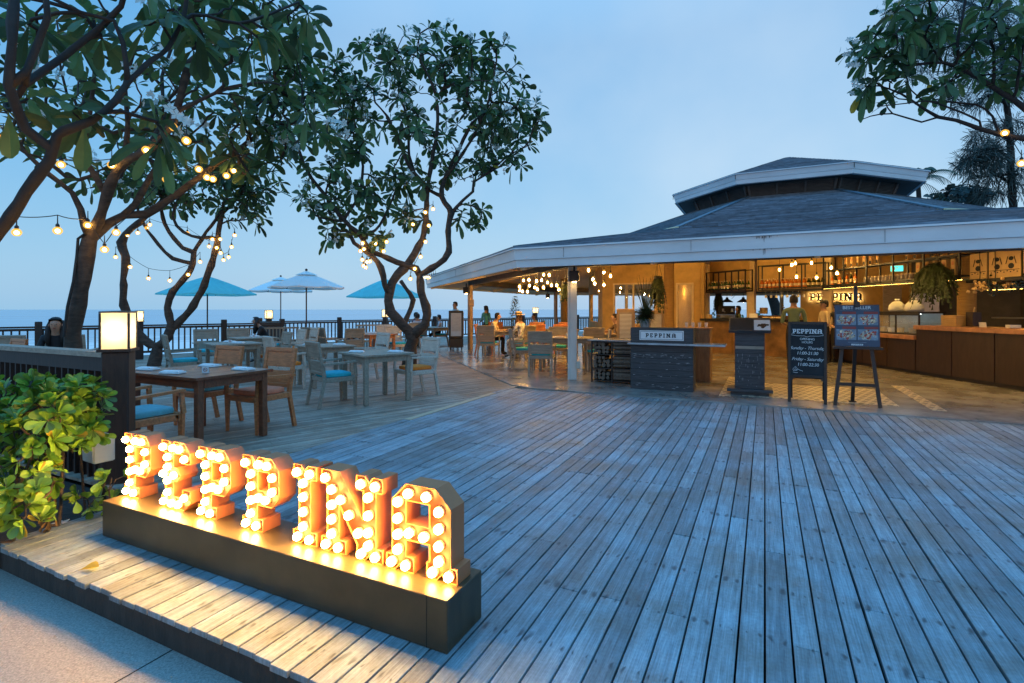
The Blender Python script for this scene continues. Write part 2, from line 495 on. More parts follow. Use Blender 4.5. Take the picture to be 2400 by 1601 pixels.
def lantern_mat():
    m, nt, p = new_mat('lantern_panel'); N, L = nt.nodes, nt.links
    tr = N.new('ShaderNodeBsdfTranslucent'); tr.inputs[0].default_value = (.95, .86, .68, 1)
    em = N.new('ShaderNodeEmission'); em.inputs[0].default_value = (1, .66, .28, 1); em.inputs[1].default_value = .42
    ad = N.new('ShaderNodeAddShader'); L.new(tr.outputs[0], ad.inputs[0]); L.new(em.outputs[0], ad.inputs[1]); L.new(ad.outputs[0], N['Material Output'].inputs[0])
    return m
M['lantern'] = lantern_mat()
M['lampcore'] = emit('lantern_lamp', (1.0, .74, .40), 26)
M['led'] = emit('led_strip', (1.0,.62,.12), 22)
M['backlit'] = emit('backlit_glow', (1.0,.80,.38), 2.6)
M['backlit_led'] = emit('halo_led', (1.0,.88,.60), 9)
M['exit'] = emit('green_exit_panel', (.08,.85,.75), 1.6)
M['caselight'] = emit('cool_case_tube', (.85,.97,1.0), 9)
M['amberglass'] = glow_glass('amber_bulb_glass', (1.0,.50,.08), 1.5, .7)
M['pane'] = glass('clear_pane', alpha=.16)
M['water'] = None
# ================================================================== SETTING
rng = random.Random(7)
def clip_poly(poly, a, b, c):
    """keep the part of a polygon where a*x + b*y <= c"""
    out = []
    for i in range(len(poly)):
        p, q = poly[i], poly[(i+1) % len(poly)]
        dp = a*p[0]+b*p[1]-c; dq = a*q[0]+b*q[1]-c
        if dp <= 0: out.append(p)
        if (dp < 0 < dq) or (dq < 0 < dp):
            t = dp/(dp-dq); out.append((p[0]+t*(q[0]-p[0]), p[1]+t*(q[1]-p[1])))
    return out
def slab(mb, poly, z0, z1):
    n = len(poly)
    ar = sum(poly[i][0]*poly[(i+1) % n][1]-poly[(i+1) % n][0]*poly[i][1] for i in range(n))
    if ar < 0: poly = poly[::-1]
    vs = [(x, y, z0) for x, y in poly] + [(x, y, z1) for x, y in poly]
    fs = [tuple(range(n, 2*n))] + [(i, (i+1) % n, (i+1) % n+n, i+n) for i in range(n)]
    mb.add(vs, fs)

# ground under the deck and around, cut at the sea side
rect = [(-60, -12), (120, -12), (120, 95), (-60, 95)]
gp = clip_poly(rect, NX.x, NX.y, 23.75)
b = MB(); slab(b, gp, -2.6, -0.215)
tag(b.build('ground', M['soil']), kind='structure')
b = MB(); pv = clip_poly([(-30, -12), (30, -12), (30, 20), (-30, 20)], VX.x, VX.y, 1.62)
slab(b, pv, -.212, -.175)
tag(b.build('pavement', M['pave']), kind='structure')
# a thin expansion joint in the pavement
b = MB(); p = uv(-3.05, .7, -.1742)
b.beam(uv(-2.62, -1.0, -.1745), uv(-2.62, 1.6, -.1745), .007, .002)
tag(b.build('pavement_joint', M['under']), kind='structure')

# beach and sea
b = MB(); b.add([wn_(-300, 23.7, -1.75), wn_(300, 23.7, -1.75), wn_(300, 46, -2.35), wn_(-300, 46, -2.35)], [(0,1,2,3)])
tag(b.build('beach', M['sand']), kind='structure')
def sea_mat():
    m, nt, p = new_mat('sea_water')
    N, L = nt.nodes, nt.links
    t = N.new('ShaderNodeTexCoord')
    mp = N.new('ShaderNodeMapping'); mp.inputs['Scale'].default_value = (.05, .32, 1)
    L.new(t.outputs['Object'], mp.inputs[0])
    nz = N.new('ShaderNodeTexNoise'); nz.inputs['Scale'].default_value = 1; nz.inputs['Detail'].default_value = 9; nz.inputs['Roughness'].default_value = .6
    L.new(mp.outputs[0], nz.inputs['Vector'])
    sp = N.new('ShaderNodeSeparateXYZ'); L.new(t.outputs['Object'], sp.inputs[0])
    near = N.new('ShaderNodeMapRange'); near.inputs['From Min'].default_value = 0; near.inputs['From Max'].default_value = 60
    near.inputs['To Min'].default_value = .36; near.inputs['To Max'].default_value = -.12
    L.new(sp.outputs[1], near.inputs['Value'])
    ad = N.new('ShaderNodeMath'); ad.operation = 'ADD'
    L.new(nz.outputs[0], ad.inputs[0]); L.new(near.outputs[0], ad.inputs[1])
    k = N.new('ShaderNodeMapRange'); k.inputs['From Min'].default_value = .50; k.inputs['From Max'].default_value = .66
    L.new(ad.outputs[0], k.inputs['Value'])
    mp3 = N.new('ShaderNodeMapping'); mp3.inputs['Scale'].default_value = (.0012, .016, 1); L.new(t.outputs['Object'], mp3.inputs[0])
    n3 = N.new('ShaderNodeTexNoise'); n3.inputs['Scale'].default_value = 1; n3.inputs['Detail'].default_value = 6; L.new(mp3.outputs[0], n3.inputs['Vector'])
    r3 = N.new('ShaderNodeValToRGB'); r3.color_ramp.elements[0].position = .35; r3.color_ramp.elements[0].color = (.03,.24,.36,1); r3.color_ramp.elements[1].position = .65; r3.color_ramp.elements[1].color = (.13,.46,.58,1)
    L.new(n3.outputs[0], r3.inputs[0])
    mx = N.new('ShaderNodeMixRGB'); L.new(r3.outputs[0], mx.inputs[1]); mx.inputs[2].default_value = (.72,.80,.84,1)
    L.new(k.outputs[0], mx.inputs[0]); L.new(mx.outputs[0], p.inputs['Base Color'])
    p.inputs['Roughness'].default_value = .18
    p.inputs['IOR'].default_value = 1.33
    bm = N.new('ShaderNodeBump'); bm.inputs['Strength'].default_value = .2; bm.inputs['Distance'].default_value = .2
    L.new(nz.outputs[0], bm.inputs['Height']); L.new(bm.outputs[0], p.inputs['Normal'])
    return m
b = MB(); b.add([(-26000, 0, 0), (26000, 0, 0), (26000, 26000, 0), (-26000, 26000, 0)], [(0,1,2,3)])
sea = tag(b.build('sea', sea_mat()), kind='structure')
# local x along the shore, y out to sea
sea.matrix_world = Matrix(((WX.x, NX.x, 0, NX.x*44), (WX.y, NX.y, 0, NX.y*44), (0, 0, 1, -2.3), (0, 0, 0, 1)))

# --- main deck: boards run away from the sign towards the pavilion
PIT = .111
b = MB()
k0 = int(-4.43/PIT)
for k in range(-39, 118):
    x0 = k*PIT + .0045; x1 = (k+1)*PIT - .0045
    if rng.random() < .12: x1 -= .004
    y = 1.53 + rng.uniform(-.012, .012)
    end = 8.94
    cuts = []
    yy = y + rng.choice((.96, 1.44, 1.92, 2.4, 2.88, 3.36))
    while yy < end - .4:
        cuts.append(math.floor(yy/.48)*.48 + .24 + rng.uniform(-.012, .012)); yy += rng.choice((1.92, 2.4, 2.88, 3.36))
    segs = [y] + cuts + [end]
    for i in range(len(segs)-1):
        a_, b_ = segs[i] + (.002 if i else 0), segs[i+1] - .002
        if b_ - a_ < .1: continue
        z = rng.uniform(-.0035, 0)
        c = .0022
        b.add([(x0,a_,-.028),(x1,a_,-.028),(x1,b_,-.028),(x0,b_,-.028),(x0,a_,z-c),(x1,a_,z-c),(x1,b_,z-c),(x0,b_,z-c),
               (x0+c,a_+c,z),(x1-c,a_+c,z),(x1-c,b_-c,z),(x0+c,b_-c,z)],
              [(8,9,10,11),(0,1,5,4),(1,2,6,5),(2,3,7,6),(3,0,4,7),(4,5,9,8),(5,6,10,9),(6,7,11,10),(7,4,8,11)])
deck = tag(b.build('deck', M['deck']), kind='structure')
deck.rotation_euler = (0, 0, R(-26))

# --- terrace boards among the tables, laid at another angle
b = MB()
P2 = .100
def loc2(x, y):   # world -> local of the terrace (x = -n, y = w)
    return
for k in range(-238, 60):
    x0 = k*P2 + .004; x1 = (k+1)*P2 - .004
    n_mid = -(x0+x1)/2
    if n_mid > 23.65: continue
    y = -7.0 + rng.uniform(0, 3)
    while y < 30:
        ln = rng.choice((2.4, 3.0, 3.6, 4.2))
        poly = [(x0, y+.002), (x1, y+.002), (x1, y+ln-.002), (x0, y+ln-.002)]
        y += ln
        # u <= -4.52 : u of local (x,y) = dot(UX, -NX*x + WX*y)
        poly = clip_poly(poly, -NX.dot(UX), WX.dot(UX), -4.441) if poly else poly
        if len(poly) > 2: poly = clip_poly(poly, NX.dot(VX), -WX.dot(VX), -2.45)
        if len(poly) > 2 and n_mid > 20.75: poly = clip_poly(poly, 0, -1, -6.5)
        if len(poly) < 3: continue
        slab(b, poly, -.026, rng.uniform(-.004, 0))
terr = tag(b.build('terrace_deck', M['deck2']), kind='structure')
terr.rotation_euler = (0, 0, -WA)
# joint board between the two decks, newer and paler near the pavilion
b = MB(); b.box(-4.436, -4.334, 1.55, 5.72, -.026, -.001); b.box(-4.436, -4.334, 8.24, 9.3, -.026, -.001)
o = tag(b.build('deck_border', M['deck']), kind='structure'); o.rotation_euler = (0, 0, R(-26))
b = MB(); b.box(-4.436, -4.334, 5.724, 8.236, -.026, .002)
o = tag(b.build('deck_border', M['strip']), kind='structure'); o.rotation_euler = (0, 0, R(-26))
# front riser of the deck and a dark void below the boards
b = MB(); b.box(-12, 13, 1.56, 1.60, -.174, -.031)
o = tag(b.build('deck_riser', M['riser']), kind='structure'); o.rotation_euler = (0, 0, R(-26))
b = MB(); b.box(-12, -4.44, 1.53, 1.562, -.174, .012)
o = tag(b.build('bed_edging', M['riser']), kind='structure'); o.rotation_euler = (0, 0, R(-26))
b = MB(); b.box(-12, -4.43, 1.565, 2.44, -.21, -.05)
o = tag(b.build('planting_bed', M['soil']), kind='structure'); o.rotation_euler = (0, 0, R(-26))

# ================================================================== PAVILION
CC = Vector((9.84, 18.53, 0))
def octa(ap, z, k):
    a = R(221.5 - 45*k); r = ap/math.cos(R(22.5))
    return Vector((CC.x + r*math.cos(a), CC.y + r*math.sin(a), z))
def ring(mb, a0, z0, a1, z1, ks=range(8)):
    """band between two octagons, faces looking up/outwards"""
    for k in ks:
        mb.add([octa(a0,z0,k), octa(a0,z0,k+1), octa(a1,z1,k+1), octa(a1,z1,k)], [(3,2,1,0)])
def solid_ring(mb, prof, ks=range(8)):
    """closed profile of (apothem, z) swept round the octagon"""
    n = len(prof)
    for k in ks:
        vs = [octa(a, z, k) for a, z in prof] + [octa(a, z, k+1) for a, z in prof]
        mb.add(vs, [(i, (i+1) % n, (i+1) % n+n, i+n) for i in range(n)])

pav = thing('beach_pavilion', 'open octagonal restaurant pavilion with slate roof, raised lantern and white fascia', 'pavilion', (0,0,0))
# floor
fl = []
for k in range(8):
    p, q, o_ = octa(12.02, 0, k), octa(12.02, 0, k-1), octa(12.02, 0, k+1)
    for t in (.10, .035): fl.append(tuple((p + (q-p)*t)[:2]))
    for t in (.035, .10): fl.append(tuple((p + (o_-p)*t)[:2]))
b = MB(); slab(b, fl, -.2, .018)
tag(b.build('pavilion_floor', M['concrete']), kind='structure')

def shingles(name, a0, z0, a1, z1, n, lift):
    b = MB()
    for k in range(8):
        for i in range(n):
            t0, t1 = i/n, (i+1)/n
            A0, A1 = a0+(a1-a0)*t0, a0+(a1-a0)*t1
            Z0, Z1 = z0+(z1-z0)*t0, z0+(z1-z0)*t1
            p0, p1 = octa(A0, Z0+lift, k), octa(A0, Z0+lift, k+1)
            q0, q1 = octa(A1, Z1, k), octa(A1, Z1, k+1)
            L = (p1-p0).length
            m = max(1, int(L/.62)); ph = rng.uniform(0, 1)
            cuts = [0] + [(j+ph)/m for j in range(m) if 0 < (j+ph)/m < 1] + [1]
            for c0, c1 in zip(cuts, cuts[1:]):
                e = rng.uniform(0, .006)
                u0, u1 = p0.lerp(p1, c0), p0.lerp(p1, c1); w0, w1 = q0.lerp(q1, c0), q0.lerp(q1, c1)
                u0.z += e; u1.z += e
                d0, d1 = u0.copy(), u1.copy(); d0.z -= lift+.012; d1.z -= lift+.012
                b.add([u0, u1, w1, w0, d0, d1], [(3,2,1,0), (0,1,5,4)])
    return b.build(name, M['shingle'], pav)
lr = shingles('lower_roof', 12.10, 2.665, 6.74, 3.60, 20, .034)
ur = shingles('upper_roof', 6.80, 3.635, 2.80, 5.08, 22, .034)
# hip caps along the eight ridges
b = MB()
for k in range(8):
    b.beam(octa(12.05, 2.71, k), octa(6.76, 3.64, k), .16, .03); b.beam(octa(6.78, 3.675, k), octa(2.85, 5.10, k), .16, .03)
b.build('hip_cap', M['shingle'], pav)
# eave fascia in two boards with a drip edge
b = MB()
solid_ring(b, [(12.00,2.44),(12.07,2.44),(12.09,2.635),(12.00,2.635)])
solid_ring(b, [(11.97,2.30),(12.035,2.30),(12.045,2.437),(11.97,2.437)])
solid_ring(b, [(11.99,2.638),(12.125,2.638),(12.125,2.664),(11.99,2.664)])
b.build('eave_fascia', M['fascia'], pav)
# drip stain marks and board joints on the front fascia
b = MB()
for k, ts in ((0, (.5,)), (7, (.14, .42, .68, .9))):
    for t in ts:
        p, q = octa(12.094, 2.45, k), octa(12.094, 2.45, k+1)
        c = p.lerp(q, t); d = (q-p).normalized()
        b.beam(c + Vector((0,0,0)), c + Vector((0,0,.178)), .006, .004, d)
b.build('fascia_joint', M['beamdark'], pav)
p, q = octa(12.10, 0, 7), octa(12.10, 0, 8)
stain = MB()
cx = q.lerp(p, .427); d = (p-q).normalized()
for i in range(34):
    t = rng.gauss(0, .07); h = rng.uniform(.015, .09)*(1.6 if abs(t) < .02 else .45)
    z1 = rng.choice((2.63, 2.63, 2.45))
    c = cx + d*t
    off = Vector((-VX.x, -VX.y, 0))*(.0 if z1 > 2.5 else -.05)
    stain.add([c+off+d*-.004+Vector((0,0,z1)), c+off+d*.004+Vector((0,0,z1)), c+off+d*.002+Vector((0,0,z1-h)), c+off+d*-.002+Vector((0,0,z1-h))], [(0,1,2,3)])
tag(stain.build('fascia_stain', M['beamdark'], pav), kind='stuff')
# soffit and ceiling
b = MB()
ring(b, 11.97, 2.36, 10.60, 2.62); ring(b, 10.60, 2.62, 6.7, 3.36); ring(b, 6.7, 3.36, 2.8, 4.75); ring(b, 2.8, 4.75, .05, 5.2)
b.build('ceiling', M['ceil'], pav)
b = MB()
for k in range(8):
    b.beam(octa(11.9, 2.335, k), octa(3.0, 4.55, k), .12, .16)
    for t in (.25, .5, .75):
        p = octa(11.9, 2.335, k).lerp(octa(11.9, 2.335, k+1), t); q = octa(5, 3.85, k).lerp(octa(5, 3.85, k+1), t)
        b.beam(p, q, .07, .12)
b.build('rafter', M['ceil'], pav)
b = MB()
solid_ring(b, [(10.47,2.40),(10.61,2.40),(10.61,2.615),(10.47,2.615)])
b.build('ring_beam', M['beamdark'], pav)
# lantern
lan = MB()
for k in range(8):
    p0, p1 = octa(2.83, 5.02, k), octa(2.83, 5.02, k+1); q0, q1 = octa(2.98, 5.42, k), octa(2.98, 5.42, k+1)
    lan.add([p0, p1, q1, q0], [(0,1,2,3)])
    nrm = ((p0+p1)/2 - CC); nrm.z = 0; nrm.normalize()
    for i in range(9):
        t = .12 + i*.095
        a_, c_ = p0.lerp(q0, t), p1.lerp(q1, t)
        lan.beam(a_ + nrm*.025, c_ + nrm*.025, .05, .018)
    for t in (.02, .34, .66, .98):
        a_, c_ = p0.lerp(p1, t), q0.lerp(q1, t)
        lan.beam(a_ + nrm*.03, c_ + nrm*.03, .06, .09, nrm)
lan.build('lantern_louvre', M['louvre'], pav)
b = MB(); ring(b, 3.66, 5.34, 2.9, 5.42); 
b.build('lantern_soffit', M['louvre'], pav)
b = MB()
solid_ring(b, [(3.58,5.47),(3.66,5.47),(3.70,5.625),(3.58,5.625)])
solid_ring(b, [(3.56,5.335),(3.63,5.335),(3.65,5.467),(3.56,5.467)])
solid_ring(b, [(3.57,5.628),(3.74,5.628),(3.74,5.65),(3.57,5.65)])
b.build('lantern_fascia', M['fascia'], pav)
b = MB()
for k in range(8):
    p, q = octa(3.705, 5.48, k), octa(3.705, 5.62, k)
    b.beam(p, q, .015, .015)
b.build('lantern_trim', M['beamdark'], pav)
shingles('lantern_roof', 3.72, 5.652, .02, 6.93, 20, .02)

# posts of the ring (each with a plinth)
def pav_post(k, m, name='post', w=.15):
    p = octa(10.54, 0, k)
    b = MB(); b.M = Matrix.Translation(p) @ Matrix.Rotation(R(-26-22.5*(1 if k else 1)), 4, 'Z')
    b.bbox(-w/2, w/2, -w/2, w/2, .018, 2.40, .012)
    return b.build(name, m, pav)
for k in range(8):
    if k == 0:
        p = octa(10.54, 0, 0)
        b = MB(); b.M = Matrix.Translation(p) @ Matrix.Rotation(R(-3.5), 4, 'Z')
        b.bbox(-.075, .075, -.075, .075, .018, 2.40, .010)
        b.box(-.115, -.078, -.05, .05, .018, 2.40)
        b.build('post', M['postwhite'], pav)
    elif k in (1, 2, 3, 4, 5, 6, 7):
        pav_post(k, M['postwood'])
# far mullion posts seen through the bar
for i, (px, Y) in enumerate(((1384, 25.5), (1468, 27), (1832, 27.5), (1889, 27.5), (1930, 27.5))):
    b = MB(); c = S(px, 726, Y); b.box(c.x-.07, c.x+.07, c.y-.07, c.y+.07, .018, 3.0)
    b.build('mullion_post', M['frame'], pav)
# rope-wrapped columns
def column(x, y, r, z0=.018, z1=3.6, base=.22):
    b = MB(); prof = [(r*.86, z0), (r*.86, z0+base), (r, z0+base)]
    z = z0+base
    while z < z1:
        prof += [(r*1.0, z), (r*1.02, z+.012), (r*1.0, z+.024)]; z += .026
    b.mi = 0
    b.lathe(prof[2:], 20, (x, y, 0)); b.mi = 1
    b.lathe([(r*.88, z0), (r*.88, z0+base)], 20, (x, y, 0))
    return b.build('column', [M['rope'], M['frame']], pav, smooth=True)
column(10.13, 11.55, .165, .018, 3.0, 1.22)
column(5.45, 18.0, .17, .018, 3.4)
column(2.42, 24.0, .17, .018, 3.0)
def square_column(px, Y, w, z1=3.2):
    c = S(px, 726, Y); b = MB(); b.M = Matrix.Translation((c.x, c.y, 0)) @ Matrix.Rotation(R(-40), 4, 'Z')
    b.bbox(-w/2, w/2, -w/2, w/2, .018, z1, .02); return b.build('square_column', M['frame'], pav)
square_column(1761, 18.4, .26)
square_column(1940, 16.6, .28)
square_column(1655, 19.6, .22)

# inner walls with openings
def wall(name, p, q, z0, z1, holes, m, th=.12, parent=pav):
    """upright wall from p to q; holes are (s0, s1, za, zb) in metres along it"""
    p = Vector((*p, 0)); q = Vector((*q, 0)); L = (q-p).length
    d = (q-p).normalized(); n = Vector((-d.y, d.x, 0))
    xs = sorted(set([0, L] + [h[0] for h in holes] + [h[1] for h in holes]))
    zs = sorted(set([z0, z1] + [h[2] for h in holes] + [h[3] for h in holes]))
    solid = {}
    for i in range(len(xs)-1):
        for j in range(len(zs)-1):
            cx, cz = (xs[i]+xs[i+1])/2, (zs[j]+zs[j+1])/2
            solid[i, j] = not any(h[0] < cx < h[1] and h[2] < cz < h[3] for h in holes)
    b = MB()
    P = lambda s, t, z: p + d*s + n*(t*th) + Vector((0, 0, z))
    for (i, j), ok in solid.items():
        if not ok: continue
        x0, x1, a, c = xs[i], xs[i+1], zs[j], zs[j+1]
        b.add([P(x0,0,a), P(x1,0,a), P(x1,0,c), P(x0,0,c)], [(0,1,2,3)])
        b.add([P(x0,1,a), P(x1,1,a), P(x1,1,c), P(x0,1,c)], [(3,2,1,0)])
        for (di, dj, quad) in ((-1,0,[P(x0,0,a),P(x0,0,c),P(x0,1,c),P(x0,1,a)]), (1,0,[P(x1,0,a),P(x1,1,a),P(x1,1,c),P(x1,0,c)]),
                               (0,-1,[P(x0,0,a),P(x0,1,a),P(x1,1,a),P(x1,0,a)]), (0,1,[P(x0,0,c),P(x1,0,c),P(x1,1,c),P(x0,1,c)])):
            if not solid.get((i+di, j+dj), False): b.add(quad, [(0,1,2,3)])
    return b.build(name, m, parent), (p, d, n)
def window(frame_of, s0, s1, z0, z1, w=.06, mull=(), name='window', m='frame', pane=True):
    p, d, n = frame_of
    b = MB(); pt = lambda s, z, t=.0: p + d*s + n*t + Vector((0, 0, z))
    o = -.02
    for a, c in (((s0, z0), (s0, z1)), ((s1, z0), (s1, z1)), *(((s, z0), (s, z1)) for s in mull)):
        b.beam(pt(a[0], a[1], o), pt(c[0], c[1], o), w, .07, n)
    b.beam(pt(s0-w/2, z0-w/2, o), pt(s1+w/2, z0-w/2, o), .075, w); b.beam(pt(s0-w/2, z1+w/2, o), pt(s1+w/2, z1+w/2, o), .075, w)
    f = b.build(name, M[m], pav)
    if pane:
        g = MB(); g.add([pt(s0, z0, .05), pt(s1, z0, .05), pt(s1, z1, .05), pt(s0, z1, .05)], [(0,1,2,3)])
        g.build('pane', M['pane'], f)
    return f
A0 = S(1412, 726, 21.0); A1 = S(1650, 726, 18.9)
w1, fr1 = wall('inner_wall', A0[:2], A1[:2], .018, 3.6, [(.50, 2.15, .95, 2.48), (2.98, 3.55, .06, 2.42)], M['amber'])
window(fr1, .50, 2.15, .95, 2.48, .06, (1.30,))
window(fr1, 2.98, 3.55, .06, 2.42, .07, name='glazed_door')
# side wall of that room, going back
w2, fr2 = wall('inner_wall', A1[:2], (A1.x+.6, A1.y+4.5), .018, 3.6, [], M['amber'])
w3, fr3 = wall('inner_wall', (3.75, 25.2), A0[:2], .018, 3.6, [(.5, 3.0, .95, 2.2)], M['amber'])
# wall with the glowing name behind the bar and kitchen walls
w4, fr4 = wall('inner_wall', (10.2, 18.3), (13.25, 17.2), .018, 3.4, [], M['amber'])
w5, fr5 = wall('kitchen_wall', (15.1, 15.4), (15.1, 8.0), .018, 3.4, [], M['kitch'])
w6, fr6 = wall('kitchen_wall', (13.2, 17.3), (15.2, 15.3), .018, 3.4, [], M['kitch'])
for q0, q1 in ((S(1664,0,19.9), S(1754,0,18.2)), (S(1774,0,18.1), S(1932,0,16.7))):
    wall('bulkhead', q0[:2], q1[:2], 2.13, 3.6, [], M['amber'], .06)
b = MB(); b.box(11.6, 15.0, 8.0, 15.2, 3.0, 3.05); b.build('kitchen_ceiling', M['beamdark'], pav)

# patterned tile inlay and border strips in the floor
def tile_mat():
    m, nt, p = new_mat('patterned_tile'); N, L = nt.nodes, nt.links
    t = N.new('ShaderNodeTexCoord'); mp = N.new('ShaderNodeMapping'); mp.inputs['Scale'].default_value = (6, 6, 6)
    L.new(t.outputs['Object'], mp.inputs[0])
    vo = N.new('ShaderNodeTexVoronoi'); vo.inputs['Randomness'].default_value = 0; vo.voronoi_dimensions = '2D'; vo.inputs['Scale'].default_value = 1
    L.new(mp.outputs[0], vo.inputs['Vector'])
    rp = N.new('ShaderNodeValToRGB'); rp.color_ramp.interpolation = 'CONSTANT'
    rp.color_ramp.elements[0].position = 0; rp.color_ramp.elements[0].color = (.03,.025,.022,1)
    rp.color_ramp.elements[1].position = .26; rp.color_ramp.elements[1].color = (.60,.52,.38,1)
    e = rp.color_ramp.elements.new(.52); e.color = (.22,.17,.12,1)
    e = rp.color_ramp.elements.new(.60); e.color = (.60,.52,.38,1)
    L.new(vo.outputs['Distance'], rp.inputs[0]); L.new(rp.outputs[0], p.inputs['Base Color'])
    p.inputs['Roughness'].default_value = .35
    return m
M['tile'] = tile_mat()
b = MB(); slab(b, [tuple((uv(u, v))[:2]) for u, v in ((-.35, 9.72), (1.85, 9.72), (1.85, 11.6), (-.35, 11.6))], .0185, .0215)
tag(b.build('tile_inlay', M['tile']), kind='structure')
for u in (-.62, 2.3):
    b = MB(); slab(b, [tuple(uv(x, v)[:2]) for x, v in ((u-.09, 9.55), (u+.09, 9.55), (u+.09, 12.3), (u-.09, 12.3))], .0185, .0215)
    tag(b.build('tile_border', M['tile']), kind='structure')
# ================================================================== RAILINGS, LANTERNS
def railing(w0, w1, n, label, along='w', fixed=0.0, posts=(), h=1.0):
    """dark timber railing along the sea edge; posts are positions along it"""
    P = (lambda t, z: wn_(t, n, z)) if along == 'w' else (lambda t, z: wn_(fixed, t, z))
    c = P((w0+w1)/2, 0)
    t = thing('railing', label, 'railing', c, 0, 'railings along the sea side of the terrace')
    Q = lambda s, z: P(s, z) - c
    b = MB(); b.beam(Q(w0, h-.025), Q(w1, h-.025), .12, .05); b.build('top_rail', M['railwood'], t)
    b = MB(); b.beam(Q(w0, .10), Q(w1, .10), .05, .07); b.beam(Q(w0, h-.10), Q(w1, h-.10), .045, .07); b.build('lower_rail', M['railwood'], t)
    b = MB(); s = w0 + .08
    while s < w1:
        b.beam(Q(s, .13), Q(s, h-.13), .06, .04, WX if along == 'w' else NX); s += .172
    b.build('baluster_panel', M['railwood'], t)
    for s in posts:
        b = MB(); q = Q(s, 0); b.M = Matrix.Translation(q) @ Matrix.Rotation(-WA, 4, 'Z')
        b.bbox(-.085, .085, -.085, .085, -.2, h+.14, .015); b.build('post', M['railwood'], t)
    return t
railing(-12, 6.6, 20.85, 'long dark timber railing in front of the sea at the left of the terrace', posts=(-6.2, -.33, 4.6))
railing(20.9, 23.6, 0, 'short dark railing returning seaward beside the post lantern near the parasols', along='n', fixed=6.62, posts=(20.9,))
railing(6.55, 30, 23.7, 'dark timber railing in front of the sea behind the central tree and pavilion', posts=(6.6, 10.1, 15.4, 21.9, 27))

def lantern_post(loc, rz, z0, label, w=.24, box_w=.235, box_h=.32, base=-.05):
    t = thing('lantern_post', label, 'lantern', loc, rz, 'glowing box lanterns on timber posts')
    b = MB(); b.bbox(-w/2, w/2, -w/2, w/2, base, z0-.02, .012); b.build('post', M['railwood'], t)
    b = MB(); h = box_w/2
    b.box(-h-.02, h+.02, -h-.02, h+.02, z0-.02, z0+.004); b.build('lamp_base', M['railwood'], t)
    L_ = MB(); L_.box(-h, h, -h, h, z0+.004, z0+box_h); sh = L_.build('lamp_shade', M['lantern'], t)
    b = MB(); b.ball((0, 0, z0+box_h*.52), .042, 10, 7, sz=1.3); b.build('lamp', M['lampcore'], t)
    for sx in (-1, 1):
        for sy in (-1, 1):
            b = MB(); b.box(sx*h-.008, sx*h+.008, sy*h-.008, sy*h+.008, z0+.005, z0+box_h-.001); b.build('corner_bar', M['black'], t)
    b = MB(); b.lathe([(h*1.52, 0), (h*1.52, .012), (.02, .018)], 4, (0, 0, z0+box_h+.001)); o = b.build('lamp_cap', M['black'], t); o.rotation_euler = (0, 0, R(45))
    return t
lantern_post(S(278, 726, 4.55) * 1 - Vector((0, 0, 1.5)), R(21), 1.155, 'large glowing box lantern on a thick dark post beside the leafy shrub', .20, .205, .315)
pz = lambda px, Y: Vector(((px-1200)*Y/F, Y, 0))
lantern_post(pz(326, 15.6), R(-48), 1.14, 'small glowing lantern just behind the large foreground lantern', .2, .20, .31)
lantern_post(pz(630, 21.6), R(-48), 1.13, 'small glowing lantern in front of the sea left of the white parasols', .2, .24, .33)
lantern_post(pz(903, 25.2), R(-10), 1.13, 'small glowing lantern half hidden behind the trunk of the central tree', .2, .24, .36)
lantern_post(pz(1255, 33), R(-40), 1.28, 'far glowing lantern seen under the pavilion eave above a seated diner', .2, .26, .34)

# low slatted fence at the left, from the lantern post outwards
t = thing('slatted_fence', 'low dark slatted fence with a weathered cap behind the leafy shrub', 'fence', uv(-5.15, 2.56))
Q = lambda u, z, dv=0: uv(u+5.15, dv, z)
b = MB(); b.beam(Q(-5.18, 1.105), Q(-11.5, 1.105), .15, .045); b.build('cap_rail', M['gray'], t)
b = MB(); b.beam(Q(-5.18, 1.02, -.035), Q(-11.5, 1.02, -.035), .035, .125); b.beam(Q(-5.18, .05), Q(-11.5, .05), .04, .12); b.build('side_rail', M['railwood'], t)
b = MB(); s = -5.23
while s > -11.4:
    if not (-6.30 < s < -6.18): b.beam(Q(s, .0), Q(s, .96), .10, .022, UX)
    s -= .113
b.build('slat_panel', M['railwood'], t)
# electrical box and conduits near the post
t = thing('junction_box', 'pale gray outdoor junction box at the foot of the lantern post', 'junction box', S(232, 1050, 4.02), R(-30))
b = MB(); b.bbox(-.095, .095, -.07, .07, -.10, .10, .008); b.build('casing', M['elecbox'], t)
b = MB(); b.box(-.085, .085, -.076, -.071, -.085, .085); b.build('lid', M['elecbox'], t)
b = MB()
for z in (-.045, .055): b.lathe([(.012, 0), (.012, .01)], 8, (.05, -.075, z)); 
lab = MB(); lab.box(.0, .04, -.0785, -.0765, .04, .06); lab.build('rating_mark', M['redprint'], t)
b = MB(); b.tube([(0, 0, -.10), (0, .02, -.3), (-.05, .06, -.45)], .014); b.build('conduit', M['dkplastic'], t)
